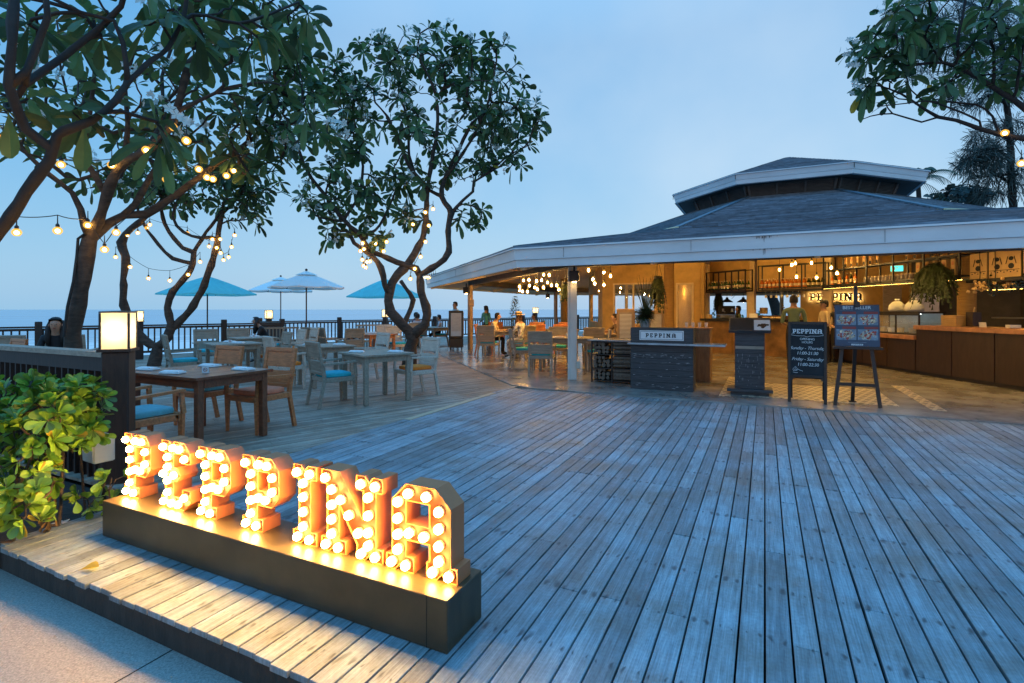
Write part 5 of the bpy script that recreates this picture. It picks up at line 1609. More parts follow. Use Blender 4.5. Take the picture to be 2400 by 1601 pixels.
for i, (px, py, Y) in enumerate(((1827,632,15.0),(1856,620,15.2),(1864,617,14.6),(1867,648,14.2),(1902,616,15),(1948,627,14.5),(1962,640,13.8),(1914,650,13.6))):
    pendant(px, py, Y, ('bulb hanging alone in front of the amber bottles', 'left bulb of the close pair above the bottles', 'right bulb of the close pair above the bottles', 'dim bulb hanging low over the bottle shelf',
            'bulb close under the eave at the end of the bottle shelf', 'upper bulb before the shelf of boxes', 'lower bulb before the shelf of boxes', 'large low bulb right of the bottle shelf')[i])
for i, (px, py, Y) in enumerate(((1455,675,23),(1453,685,24),(1511,690,23.5),(1521,694,23),(1404,682,22),(1588,684,22))):
    pendant(px, py, Y, 'small far bulb seen through the windows of the inner room')
# fill lights made up above the view to brighten the interior and column
for i, (u, v) in enumerate(((-2.6, 12.2), (-.6, 11.6), (1.4, 11.6), (3.2, 11.4), (-2.8, 15.5), (-.5, 14.6), (2.0, 14.4), (-3.0, 19.0), (0, 18.5), (3.6, 15.5), (4.8, 13.0), (2.5, 18.5), (3.3, 12.1), (2.3, 12.9), (4.7, 11.3), (4.2, 12.6))):
    p = uv(u, v); z = ceil_z(p.x, p.y)
    t = thing('downlight', 'small round downlight set in the pavilion ceiling', 'downlight', (p.x, p.y, z-.05), 0, 'downlights in the pavilion ceiling')
    m = MB(); m.lathe([(.055, -.045), (.055, -.042)], 12); m.build('lens', M['fillglow'], t)
    m = MB(); m.lathe([(.057, -.05), (.075, -.05), (.075, .06), (.057, .06)], 12, cap=False); m.build('housing', M['black'], t)
# speakers with downlighting on the posts
for px, py, Y, s, l in ((1346, 648, 10.75, .20, 'black speaker box with a lit lamp below on the white corner post'), (1093, 681, 18.9, .2, 'black speaker box on the far left pavilion post'), (1284, 694, 26.8, .2, 'black speaker box on the far rear pavilion post')):
    t = thing('speaker_box', l, 'speaker', S(px, py, Y), R(-10), 'speaker boxes on the pavilion posts')
    m = MB(); m.bbox(-s/2, s/2, -s/2, s/2, -s*.55, s*.55, .01); m.build('cabinet', M['black'], t)
    m = MB(); m.box(-.02, .02, -.02, .02, s*.55, s*.55+.14); m.build('bracket', M['black'], t)
    m = MB(); m.lathe([(.04, -s*.55-.02), (.04, -s*.55-.002)], 10); m.build('lamp', M['sconce'], t)

FZ_ = .018
# bar counter
B0 = Vector((6.68, 17.97, 0)); B1 = Vector((8.75, 15.85, 0)); bd = (B1-B0).normalized(); bn = Vector((-bd.y, bd.x, 0))
t = thing('bar_counter', 'bar counter with rough ochre stone front and black top', 'bar counter', B0)
def pl(pts, z0, z1):
    m = MB(); slab(m, [(p.x-B0.x, p.y-B0.y) for p in pts], z0, z1); return m
L = (B1-B0).length
pl([B0, B1, B1+bn*.5, B0+bn*.5], .018, 1.11).build('stone_front', M['stone'], t)
pl([B0-bd*.12-bn*.12, B1-bn*.12, B1+bn*.55, B0-bd*.12+bn*.55], 1.112, 1.19).build('counter_top', M['blackmat'], t)
pl([B0+bn*.51, B0+bn*3, B0+bn*3+bd*.5, B0+bn*.51+bd*.5], .018, 1.11).build('side_front', M['walnut'], t)
pl([B0+bn*.56-bd*.12, B0+bn*3-bd*.12, B0+bn*3+bd*.55, B0+bn*.56+bd*.55], 1.112, 1.19).build('side_top', M['blackmat'], t)
# dark panel seams on the stone
m = MB()
for s in (.95, 1.75): m.beam(bd*s-bn*.004+Vector((0,0,.03)), bd*s-bn*.004+Vector((0,0,1.1)), .012, .006, bd)
m.build('stone_joint', M['under'], t)
bb = thing('back_bar', 'wooden back bar cabinet under the windows behind the bar', 'cabinet', B0+bn*3.2+bd*.6)
o0 = B0+bn*3.2+bd*.6
m = MB(); slab(m, [tuple((bd*a+bn*c)[:2]) for a, c in ((0,0),(3.6,0),(3.6,.5),(0,.5))], .018, 1.22); m.build('carcass', M['cabwood'], bb)
m = MB(); slab(m, [tuple((bd*a+bn*c)[:2]) for a, c in ((-.05,-.05),(3.65,-.05),(3.65,.55),(-.05,.55))], 1.222, 1.27); m.build('worktop', M['topwood'], bb)
# coffee machine, carton, menu card and towels on the bar
t = thing('coffee_machine', 'dark chrome espresso machine behind the bar beside the woman', 'coffee machine', S(1703, 726, 19.6)-Vector((0,0,.31)))
m = MB(); m.bbox(-.32, .32, -.2, .2, 0, .12); m.build('base', M['steel'], t)
m = MB(); m.bbox(-.32, .32, -.02, .22, .125, .45); m.build('body', M['dkplastic'], t)
for x in (-.17, .17):
    m = MB(); m.lathe([(.04, .22), (.04, .34)], 10, (x, -.08, 0)); m.beam((x, -.1, .24), (x, -.26, .22), .03, .03); m.build('group_head', M['steel'], t)
def carton(loc, w, d, h, rz, label, m_='paper', group=None):
    t = thing('carton', label, 'box', loc, rz, group)
    m = MB(); m.bbox(-w/2, w/2, -d/2, d/2, 0, h, .004); m.build('box', M[m_], t)
    m = MB(); m.box(-.025, .025, -d/2-.001, d/2+.001, h*.3, h+.001); m.build('tape', M['cream'], t)
    return t
carton(S(1790, 736, 18.5), .22, .2, .22, R(-40), 'brown cardboard carton on the bar below the palm view')
carton(S(1662, 747, 18.2), .16, .16, .14, R(-40), 'small brown carton at the left end of the bar')
t = thing('menu_card', 'blank white menu card leaning on the bar by the square column', 'menu card', S(1766, 749, 16.6), R(-20))
m = MB(); m.M = Matrix.Rotation(R(-12), 4, 'X'); m.box(-.12, .12, 0, .004, 0, .19); m.build('card', M['paperwhite'], t)
m = MB(); m.box(-.12, .12, .03, .06, 0, .012); m.build('foot', M['paperwhite'], t)
for i, (px, w) in enumerate(((1795, .16), (1810, .14), (1827, .2))):
    m = MB(); m.bbox(-w/2, w/2, -.1, .1, 0, .05, .015); o = m.build('folded_cloth', M['cream'])
    o.location = S(px, 747, 16.0); o.rotation_euler = (0, 0, R(-40)); tag(o, ('folded cream cloth at the left on the bar beside the card', 'folded cream cloth in the middle of the row on the bar', 'wide folded cream cloth next to the green shirted man')[i], 'cloth', 'folded cloths on the bar')
t = thing('beer_tap', 'tall slim dark tap on the bar in front of the windows', 'tap', S(1834, 747, 16.2))
m = MB(); m.lathe([(.05, 0), (.05, .02), (.03, .03), (.03, .38), (.04, .40), (.0, .46)], 12); m.build('column', M['black'], t)
m = MB(); m.beam((0, -.03, .36), (0, -.12, .33), .025, .025); m.build('spout', M['steel'], t)

# hanging bottle shelves
def hung_shelf(name, p, q, z0, z1, depth, tiers, label, nseg=3, cat='shelf'):
    p = Vector((p[0], p[1], 0)); q = Vector((q[0], q[1], 0)); d = (q-p).normalized(); n = Vector((-d.y, d.x, 0)); L = (q-p).length
    t = thing(name, label, cat, p, 0, 'hanging shelves over the bar')
    Z = lambda z: Vector((0, 0, z))
    for z in tiers:
        m = MB(); slab(m, [tuple((d*a+n*c)[:2]) for a, c in ((0,0),(L,0),(L,depth),(0,depth))], z-.03, z); m.build('board', M['black'], t)
    m = MB()
    for i in range(nseg+1):
        s = .02+(L-.04)*i/nseg
        for c in (0.0, depth): m.beam(d*s+n*c+Z(z0-.06), d*s+n*c+Z(z1), .035, .035, d)
    for c in (0.0, depth):
        m.beam(n*c+Z(z1), d*L+n*c+Z(z1), .03, .03); m.beam(n*c+Z(z0-.06), d*L+n*c+Z(z0-.06), .035, .05)
    m.build('frame', M['black'], t)
    return t, p, d, n, L
s1 = hung_shelf('bottle_shelf', S(1655,0,19.2)[:2], S(1748,0,17.5)[:2], 2.2, 2.85, .32, (2.22,), 'black hanging shelf of green bottles left of the square column', 3)
s2 = hung_shelf('bottle_shelf', S(1776,0,17.4)[:2], S(1936,0,15.9)[:2], 2.2, 2.95, .32, (2.22,), 'black hanging shelf of amber bottles above the wine glasses', 3)
bot = {}
def bottle(kind, loc, label, group):
    if kind not in bot:
        g, cap = {'g': ('greenbottle', 'cream'), 'a': ('amberbottle', 'bottle'), 'd': ('bottle', 'cream')}[kind]
        m = MB(); m.mi = 0; m.lathe([(.037, 0), (.039, .01), (.039, .17), (.015, .23), (.014, .29)], 9); m.mi = 1; m.lathe([(.0405, .05), (.0405, .13)], 9, cap=False); m.lathe([(.0155, .27), (.0155, .305), (0, .306)], 8, cap=False)
        o = m.build('bottle', [M[g], M['cream']]); bot[kind] = o
    else: o = bot[kind].copy(); COL.objects.link(o)
    o.location = loc
    return tag(o, label, 'bottle', group)
for i in range(30):
    _, p, d, n, L = s1
    q = p + d*(L*(i % 15+.6)/15.4) + n*(.09 if i < 15 else .23); q.z = 2.22
    bottle('g', q, 'green bottle with cream label in the rows on the hanging shelf left of the column', 'green bottles on the hanging shelf')
for i in range(30):
    _, p, d, n, L = s2
    q = p + d*(L*(i % 15+.6)/15.6) + n*(.09 if i < 15 else .24); q.z = 2.22
    k = 'a' if (i % 15) < 11 else 'd'
    bottle(k, q, 'amber bottle in the rows on the hanging shelf above the wine glasses' if k == 'a' else 'dark bottle at the right end of the shelf above the wine glasses', 'amber bottles on the hanging shelf' if k == 'a' else 'dark bottles on the hanging shelf')
# upside-down wine glasses
wg = None
_, p, d, n, L = s2
for i in range(11):
    q = p + d*(L*(i+1.2)/12.2) + n*.16; q.z = 2.02
    if wg is None:
        m = MB(); m.lathe([(.033, -.13), (.042, -.085), (.030, -.045), (.004, -.03), (.004, .07), (.034, .075)], 10, cap=False); wg = m.build('wine_glass', glass('wine_glass', (1,.95,.8), .12, .85)); o = wg
    else: o = wg.copy(); COL.objects.link(o)
    o.location = q; tag(o, 'upside down wine glass in the row under the amber bottle shelf', 'glass', 'wine glasses hung under the shelf')
t = thing('glass_rack', 'slim rack holding the upside down wine glasses', 'rack', p+Vector((0,0,2.1)))
m = MB(); m.beam(n*.13, d*L+n*.13, .02, .015); m.build('rail', M['black'], t); m = MB(); m.beam(n*.20, d*L+n*.20, .02, .015); m.build('rail', M['black'], t)
# black enamel pendant shades at the far side
for i, (px, Y) in enumerate(((1704, 23), (1742, 22))):
    c = S(px, 708, Y); t = thing('shaded_pendant', ('left', 'right')[i] + ' black cone shade pendant seen over the bar woman', 'pendant', c, 0, 'black cone pendants')
    m = MB(); m.lathe([(.26, -.02), (.22, .02), (.06, .13), (.05, .2)], 16, cap=False); m.build('lamp_shade', M['black'], t)
    m = MB(); m.ball((0, 0, .03), .05, 8, 6); m.build('bulb', M['sbulb'], t); m = MB(); m.tube([(0,0,.2), (0,0,1.6)], .008, 4); m.build('cord', M['cable'], t)

# long shelf of paper bags and jars above the pizza counter
s3 = hung_shelf('bag_shelf', (9.30, 15.5), (9.30, 10.75), 2.2, 3.1, .36, (2.22, 2.66), 'long black hanging shelf of paper bags and jars over the food counter', 5)
_, p, d, n, L = s3
bagp = [None]
def paper_bag(loc, label, group, s=1.0):
    if bagp[0] is None:
        m = MB(); m.mi = 0; m.bbox(-.06, .06, -.045, .045, 0, .29, .006); m.mi = 1; m.box(-.064, -.061, -.035, .035, .03, .11); m.mi = 2; m.box(-.064, -.061, -.02, .02, .18, .24)
        o = m.build('paper_bag', [M['paper'], M['blackmat'], M['teak']]); bagp[0] = o
    else: o = bagp[0].copy(); COL.objects.link(o)
    o.location = loc; o.scale = (s, s, s); o.rotation_euler = (0, 0, R(rng.uniform(-6, 6)))
    return tag(o, label, 'bag', group)
for i in range(15):
    s = .95 + i*.25
    if 6 <= i <= 8: continue
    q = p + d*s + n*.12; q.z = 2.66
    paper_bag(q, 'tan printed paper bag on the upper tier of the long shelf', 'paper bags on the upper tier')
for i in range(5):
    q = p + d*(3.55+i*.24) + n*.12; q.z = 2.22
    paper_bag(q, 'tan paper bag with dark print on the lower tier near the big fern', 'paper bags on the lower tier', 1.25)
jar = [None]
for i in range(26):
    q = p + d*(1.75+.13*(i % 13)) + n*(.09 if i < 13 else .2); q.z = 2.22
    if jar[0] is None:
        m = MB(); m.mi = 0; m.lathe([(.045, 0), (.05, .02), (.05, .10), (.04, .12)], 10); m.mi = 1; m.lathe([(.042, .12), (.042, .145)], 10)
        jar[0] = m.build('jar', [glass('jar_glass', (.35,.3,.28), .1, .75), M['cream']]); o = jar[0]
    else: o = jar[0].copy(); COL.objects.link(o)
    o.location = q; tag(o, 'small pale lidded jar in the double row on the long shelf', 'jar', 'jars on the long shelf')
for i in range(7):
    q = p + d*(.25+.17*i) + n*.12; q.z = 2.22
    bottle('d' if i % 2 else 'a', q, 'bottle at the far end of the long shelf behind the low hanging bulb', 'bottles on the long shelf')
# LED strips below the shelf
t = thing('led_strip', 'thin glowing yellow light strip under the long shelf', 'light strip', p+Vector((0,0,2.12)))
m = MB(); m.beam(n*.02, d*L+n*.02, .02, .012); m.build('diffuser', M['led'], t)
m = MB(); m.beam(n*.02+Vector((0,0,.016)), d*L+n*.02+Vector((0,0,.016)), .03, .014); m.build('channel', M['black'], t)
t = thing('exit_sign', 'small glowing green exit sign behind the long shelf', 'sign', S(2102, 630, 15.5), R(-35))
m = MB(); m.bbox(-.16, .16, .001, .04, -.09, .09); m.build('housing', M['elecbox'], t); m = MB(); m.box(-.15, .15, -.004, 0, -.08, .08); m.build('face', M['exit'], t)
m = MB()
for w_ in (0,): m.beam((-.02, -.006, -.05), (.03, -.006, .0), .02, .003); m.beam((.02, -.006, -.05), (.0, -.006, .0), .02, .003); m.box(-.01, .03, -.007, -.0045, .0, .045); m.box(-.10, -.04, -.007, -.0045, -.05, .05)
m.build('running_symbol', M['paperwhite'], t)

# counters on the right
def counter(p0, p1, h, label, panels, overhang=.08, thick=.095, depth=.75):
    x0, y0 = p0; x1, y1 = p1
    t = thing('food_counter', label, 'counter', (x0, y0, 0), 0, 'wood topped food counters')
    Ly = y1-y0
    m = MB(); m.box(0, depth, 0, Ly, .10, h-thick-.002); m.build('carcass', M['walnut'], t)
    m = MB(); m.box(.04, depth, .0, Ly, .018, .098); m.build('plinth', M['black'], t)
    for i in range(panels):
        m = MB(); a, c = Ly*i/panels, Ly*(i+1)/panels; m.bbox(-.018, -.001, a+.012, c-.012, .10, h-thick-.004, .003); m.build('front_panel', M['walnut'], t)
    m = MB(); m.bbox(-overhang, depth+.03, -.02, Ly-.002, h-thick, h, .006); m.build('counter_top', M['topwood'], t)
    return t
counter((9.27, 8.0), (9.27, 11.88), 1.14, 'tall dark panelled counter with thick brown wooden top at the right', 4)
counter((9.27, 11.89), (9.27, 14.6), .90, 'lower dark panelled counter carrying the glass display case', 3)
counter((8.9, 14.62), (8.9, 16.0), .90, 'short end of the dark counter behind the staff in caps', 1)
t = thing('display_case', 'lit glass food display case on the lower counter', 'display case', (9.38, 11.95, .905))
m = MB(); w, Lc, h = .60, 1.75, .53
m.box(0, w, 0, Lc, 0, .03); m.build('base', M['black'], t)
for y in (0, .72, Lc-.03):
    for x in (0, w-.03): m = MB(); m.box(x, x+.03, y, y+.03, .031, h-.031); m.build('corner_post', M['black'], t)
m = MB(); m.box(-.02, w+.02, -.02, Lc+.02, h-.03, h+.015); m.build('roof', M['black'], t)
m = MB(); m.box(.06, .09, .05, Lc-.05, h-.05, h-.034); m.build('tube_lamp', M['caselight'], t)
m = MB(); m.add([(.012,.03,.03),(.012,Lc-.03,.03),(.012,Lc-.03,h-.03),(.012,.03,h-.03)], [(0,1,2,3)]); m.build('pane', M['pane'], t)
m = MB(); m.add([(w-.015,.03,.03),(w-.015,Lc-.03,.03),(w-.015,Lc-.03,h-.03),(w-.015,.03,h-.03)], [(0,1,2,3)]); m.build('back_panel', mat('cool_case_back', (.30,.40,.43), .3, .2, 4), t)
m = MB(); m.box(-.018, -.004, -.02, Lc+.02, h-.075, h-.031); m.build('front_lip', M['black'], t)
m = MB(); m.box(.25, w-.05, .04, Lc-.04, .27, .28); m.build('glass_shelf', M['pane'], t)
for i, (y, c) in enumerate(((.25, 'paperwhite'), (.55, 'steel'), (.95, 'cream'), (1.25, 'paperwhite'), (1.52, 'cream'))):
    o = thing('food_tub', ('white tub at the near end of the display case', 'steel tub in the display case', 'cream tub in the middle of the display case', 'white tub beside the cream tubs in the display case', 'cream tub at the far end of the display case')[i], 'tub', (9.38+.28, 11.95+y, .937), 0, 'tubs in the display case')
    m = MB(); m.lathe([(.07, 0), (.085, .10), (.08, .105)], 14); m.build('body', M[c], o); m = MB(); m.lathe([(.088, .106), (.088, .118), (.0, .125)], 14); m.build('lid', M['steel'], o)
t = thing('service_box', 'white square container on the lower counter left of the display case', 'container', (9.40, 13.95, .905))
m = MB(); m.bbox(0, .25, 0, .3, 0, .24); m.build('body', M['paperwhite'], t); m = MB(); m.bbox(-.01, .26, -.01, .31, .241, .26); m.build('lid', M['white'], t)
def sack(loc, label, s=1.0):
    t = thing('flour_sack', label, 'sack', loc, R(rng.uniform(-20, 20)), 'cream flour sacks on the display case')
    m = MB(); prof = [(.16*s, 0), (.19*s, .05*s), (.17*s, .15*s), (.10*s, .23*s), (.035*s, .26*s), (.06*s, .31*s)]
    m.lathe(prof, 14); m.M = Matrix.Identity(4); m.build('bag', M['napkin'], t, True)
    m = MB(); m.lathe([(.04*s, .25*s), (.04*s, .275*s)], 10); m.build('tie', M['black'], t)
    return t
sack((9.62, 12.95, 1.455), 'cream flour sack at the left on top of the display case', 1.0); sack((9.66, 12.45, 1.455), 'cream flour sack with dark tie at the right on top of the display case', 1.05)
t = thing('pizza_boxes', 'stack of brown pizza boxes leaning by the rope wrapped column', 'box', (9.62, 11.25, 1.145), R(8))
for i in range(5):
    m = MB(); m.bbox(-.17, .17, -.17, .17, i*.046, i*.046+.043, .003); m.build('box_layer', M['paper'], t)
t = thing('knife_block', 'dark wooden box on the tall counter left of the column', 'box', (9.75, 10.95, 1.145), R(5))
m = MB(); m.bbox(-.1, .1, -.08, .08, 0, .30); m.build('body', M['walnut'], t); m = MB(); m.beam((0,0,.30), (.03,0,.40), .02, .02); m.build('handle', M['paper'], t)
t = thing('order_pad', 'white block of paper on the tall counter near the right edge', 'paper', (9.62, 9.95, 1.145), R(-15))
m = MB(); m.bbox(-.09, .09, -.07, .07, 0, .05); m.build('pad', M['paperwhite'], t); m = MB(); m.box(-.09, .09, -.07, .07, .051, .06); m.build('cover', M['napkin'], t)
t = thing('name_plate', 'small white framed card beside the rope wrapped column', 'card', (9.5, 10.45, 1.145), R(100))
m = MB(); m.M = Matrix.Rotation(R(-10), 4, 'X'); m.bbox(-.07, .07, 0, .01, 0, .10); m.build('frame', M['white'], t); m = MB(); m.M = Matrix.Rotation(R(-10), 4, 'X'); m.box(-.055, .055, -.004, -.001, .015, .085); m.build('insert', M['blackmat'], t)
# bag display frame under the roof at the right
t = thing('hanging_cabinet', 'dark hanging frame with three printed kraft panels above the tall counter', 'panel', (9.30, 10.62, 2.16))
m = MB(); m.box(0, .3, -2.6, 0, -.12, -.06); m.box(0, .3, -2.6, 0, .50, .56); m.box(.28, .30, -2.6, 0, -.06, .50); m.build('frame', M['black'], t)
for i, (a, c) in enumerate(((-.04, -.42), (-.46, -1.10), (-1.14, -1.75), (-1.8, -2.5))):
    m = MB(); m.bbox(.04, .06, c, a, -.05, .46, .03); o = m.build('printed_panel', M['paper'], t)
    m = MB(); y = (a+c)/2; w_ = (a-c)
    m.box(.036, .039, c+.02, a-.02, .085, .095)
    for k in range(5 if w_ < .5 else 9):
        yy = c+.06+(w_-.12)*k/(4 if w_ < .5 else 8); m.box(.036, .039, yy-.012, yy+.012, .04+.02*(k % 2), .06+.02*(k % 2))
    for yy in ((y,) if w_ < .5 else (y-w_*.22, y+w_*.22)):
        m.ball((.038, yy, .30), .05, 8, 5, sx=.05, sz=.8); m.ball((.038, yy, .16), .06, 8, 5, sx=.05, sz=.9); m.beam((.0375, yy-.10, .2), (.0375, yy-.06, .34), .02, .003); m.beam((.0375, yy+.10, .2), (.0375, yy+.06, .34), .02, .003)
    m.build('print', M['blackmat'], o)
# kitchen fittings
t = thing('kitchen_door', 'plain gray door leaf standing open behind the display case', 'door', (12.1, 16.9, FZ_), R(-22))
m = MB(); m.bbox(0, .5, 0, .05, 0, 2.25, .004); m.build('leaf', M['gray'], t); m = MB(); m.beam((.44, -.05, 1.05), (.44, -.05, 1.2), .02, .02); m.build('handle', M['steel'], t)
t = thing('steel_fridge', 'tall blue lit steel fridge beside the gray door', 'fridge', (12.75, 16.55, FZ_), R(-35))
m = MB(); m.bbox(0, .7, 0, .5, 0, 2.0, .01); m.build('cabinet', M['steel'], t); m = MB(); m.bbox(.02, .68, -.02, -.001, .05, 1.05); m.build('door', M['steel'], t); m = MB(); m.bbox(.02, .68, -.02, -.001, 1.07, 1.97); m.build('door', M['steel'], t)
t = thing('extractor_hood', 'long dark extractor hood over the kitchen line', 'hood', (13.0, 9.0, 0))
m = MB(); m.box(0, .9, 0, 5.6, 2.05, 2.45); m.build('canopy', M['black'], t); m = MB(); m.box(-.02, -.001, 0, 5.6, 2.03, 2.09); m.build('lip', M['steel'], t)
m = MB(); m.box(.2, .24, .2, 5.4, 2.035, 2.045); m.build('strip_lamp', M['led'], t)
t = thing('kitchen_worktop', 'stainless steel worktop at the back of the kitchen', 'worktop', (12.9, 9.0, 0))
m = MB(); m.box(0, .8, 0, 5.6, .85, .90); m.build('top', M['steel'], t); m = MB(); m.box(.03, .8, 0, 5.6, .018, .848); m.build('cabinet', M['steel'], t)
m = MB(); m.box(.6, .8, 0, 5.6, 1.25, 1.29); m.build('shelf', M['steel'], t)
t = thing('oven', 'large stainless oven behind the tall counter at the right edge', 'oven', (11.2, 9.6, 0))
m = MB(); m.bbox(0, .9, 0, 1.5, .6, 1.25, .02); m.build('body', M['steel'], t); m = MB(); m.box(-.012, -.001, .2, 1.3, .75, 1.1); m.build('door', M['dkplastic'], t); m = MB(); m.beam((-.04, .3, 1.13), (-.04, 1.2, 1.13), .025, .025); m.build('handle', M['steel'], t)
m = MB(); m.box(.1, .8, .1, 1.4, .018, .598); m.build('stand', M['black'], t)
for i in range(9):
    m = MB(); m.bbox(-.03, .03, -.012, .012, -.25, .10, .006); m.beam((0, 0, .1), (0, 0, .22), .012, .012); o = m.build('knife', M['steel']); o.location = (14.6, 9.6+i*.26, 1.85); o.rotation_euler = (0, 0, R(90))
    tag(o, 'steel utensil hanging in the row on the kitchen wall', 'utensil', 'utensils hanging in the kitchen')
t = thing('utensil_rail', 'steel rail of hanging utensils on the kitchen wall', 'rail', (14.6, 9.3, 2.08)); m = MB(); m.beam((0,0,0), (0,3,0), .03, .02); m.build('bar', M['steel'], t)
m = MB(); m.beam((0,.1,0), (.5,.1,0), .02, .02); m.beam((0,2.9,0), (.5,2.9,0), .02, .02); m.build('bracket', M['steel'], t)
def bunch(px, py, Y, m_, label, n=26, r_=.035, spread=.13):
    rr = random.Random(int(px)); c = S(px, py, Y); t = thing('dried_bunch', label, 'garlic bunch', c, 0, 'bunches hung over the tall counter')
    m = MB()
    for i in range(n): m.ball((rr.gauss(0, spread*.5), rr.gauss(0, spread*.5), rr.gauss(-.02, spread*.5)), r_*rr.uniform(.7, 1.1), 6, 5)
    m.build('cluster', M[m_], t)
    m = MB(); m.tube([(0,0,.05), (.01,0,.2), (0,0,.75)], .008, 4); m.build('string', M['cable'], t)
bunch(2296, 668, 10.3, 'paper', 'tan garlic bunch hanging just right of the rope wrapped column'); bunch(2332, 668, 10.0, 'bottle', 'dark dried pepper bunch between the garlic bunches', 30, .03, .16); bunch(2366, 662, 9.8, 'paper', 'tan garlic bunch hanging near the right edge', 18); bunch(2395, 665, 9.6, 'bottle', 'dark dried bunch cut by the right edge', 30, .03, .18)

# halo-lit restaurant name on the inner wall
def glyph(m, ch, x0, z0, h, y0, y1, sc=None):
    """letter outline of height h standing in the x-z plane between y0 (front) and y1"""
    w, loops, _ = GL[ch]; k = h/HL
    M0 = m.M.copy(); m.M = M0 @ Matrix.Translation((x0, 0, z0)) @ XZ
    m.prism([(x*k, z*k) for x, z in loops[0]], y0, y1, [[(x*k, z*k) for x, z in l[::-1]] for l in loops[1:]])
    m.M = M0; return w*k
p, d, n = fr4
t = thing('wall_sign', 'halo lit restaurant name on the inner wall behind the staff', 'sign', p + d*.25 + Vector((0, 0, 1.80)), math.atan2(d.y, d.x))
x = 0
for ch in 'PEPPINA':
    m = MB(); w = glyph(m, ch, x, 0, .27, -.075, -.05); o = m.build('letter', M['blackmat'], t)
    e = MB(); glyph(e, ch, x+.003, .003, .263, -.048, -.044); e.build('halo_light', M['backlit_led'], o)
    x += w+.03

# ferns and plants
def fern(label, c, r_, ln, n, seed, pot=True):
    rr = random.Random(seed); V_, F_ = [], []
    t = thing('hanging_fern', label, 'fern', c, 0, 'hanging ferns under the pavilion roof')
    for k in range(n):
        a = rr.uniform(0, 6.28); el = R(rr.uniform(-20, 75)); L = ln*rr.uniform(.5, 1.1)
        d = Vector((math.cos(a)*math.cos(el), math.sin(a)*math.cos(el), math.sin(el)))
        prev = Vector((0,0,0)); side = d.cross(Vector((0,0,1)))
        side = side.normalized() if side.length > 1e-3 else Vector((1,0,0))
        N_ = 13
        for i in range(1, N_+1):
            s = i/N_; p = d*(r_*1.4*s) - Vector((0,0,1))*(L*s**2.1)
            tang = (p-prev); tang = tang.normalized() if tang.length > 1e-6 else Vector((0,0,-1))
            w = .075*math.sin(math.pi*(.1+.85*s))+.012
            for sg_ in (-1, 1):
                q = p + side*sg_*w*rr.uniform(.8,1.3) + tang*w*.5 + Vector((0,rr.uniform(-.02,.02),0))
                o = len(V_); V_ += [prev, p, q]; F_.append((o, o+1, o+2))
            prev = p
    f = MB(); f.v = [tuple(v) for v in V_]; f.f = F_; f.m = [0]*len(F_); f.build('fronds', M['fern'], t)
    m = MB(); m.lathe([(.08, -.16), (.13, 0), (.12, .02)], 12); m.build('pot', M['dkplastic'], t)
    m = MB()
    for k in range(3): a = k*2.09; m.tube([(.12*math.cos(a), .12*math.sin(a), 0), (0, 0, .5)], .005, 4)
    m.build('hanger', M['cable'], t)
    return t
fern('shaggy hanging fern in front of the far rope column, left of the white post', S(1328, 662, 14.5), .15, .65, 80, 1)
fern('long trailing fern left of the near rope wrapped column', S(1542, 650, 14.8), .18, .95, 80, 2)
fern('big shaggy hanging fern in front of the kitchen, above the display case', S(2190, 630, 11.0), .31, .68, 190, 3)
fern('dark trailing plant hanging at the left end of the bar opening', S(1684, 690, 20.5), .15, .75, 90, 4)
# grass plant in a zinc pot on the host stand
c = uv(-2.05, 9.98, 1.165); rr = random.Random(6)
t = thing('potted_grass', 'bushy grass plant with tall spikes in a zinc pot on the host stand', 'potted plant', c)
m = MB(); m.lathe([(.085, 0), (.105, .14), (.11, .15), (.10, .145)], 16); m.build('pot', M['zinc'], t)
V_, F_ = [], []
for i in range(620):
    q = Vector((rr.gauss(0,1), rr.gauss(0,1), rr.gauss(.35,.8))).normalized(); L = rr.uniform(.16, .27)
    b0 = Vector((0,0,.22)); p1 = b0+q*L*.6; p2 = b0+q*L-Vector((0,0,.03)); s_ = q.cross(Vector((.3,.2,.9))).normalized()*.007
    o = len(V_); V_ += [b0-s_, b0+s_, p1+s_, p1-s_, p2]; F_ += [(o,o+1,o+2,o+3), (o+3,o+2,o+4)]
for i in range(34):
    a = rr.uniform(0, 6.28); e = rr.uniform(.05, .35); L = rr.uniform(.45, .82); d = Vector((math.cos(a)*e, math.sin(a)*e, 1)); s_ = Vector((.005, .003, 0))
    b0 = Vector((0,0,.2)); o = len(V_); p1 = b0+d*L*.6; p2 = b0+d*L+Vector((d.x*.1, d.y*.1, 0)); V_ += [b0-s_, b0+s_, p1+s_, p1-s_, p2+s_*.4, p2-s_*.4]; F_ += [(o,o+1,o+2,o+3), (o+3,o+2,o+4,o+5)]
f = MB(); f.v = [tuple(v) for v in V_]; f.f = F_; f.m = [0]*len(F_); f.build('foliage', M['fern'], t)
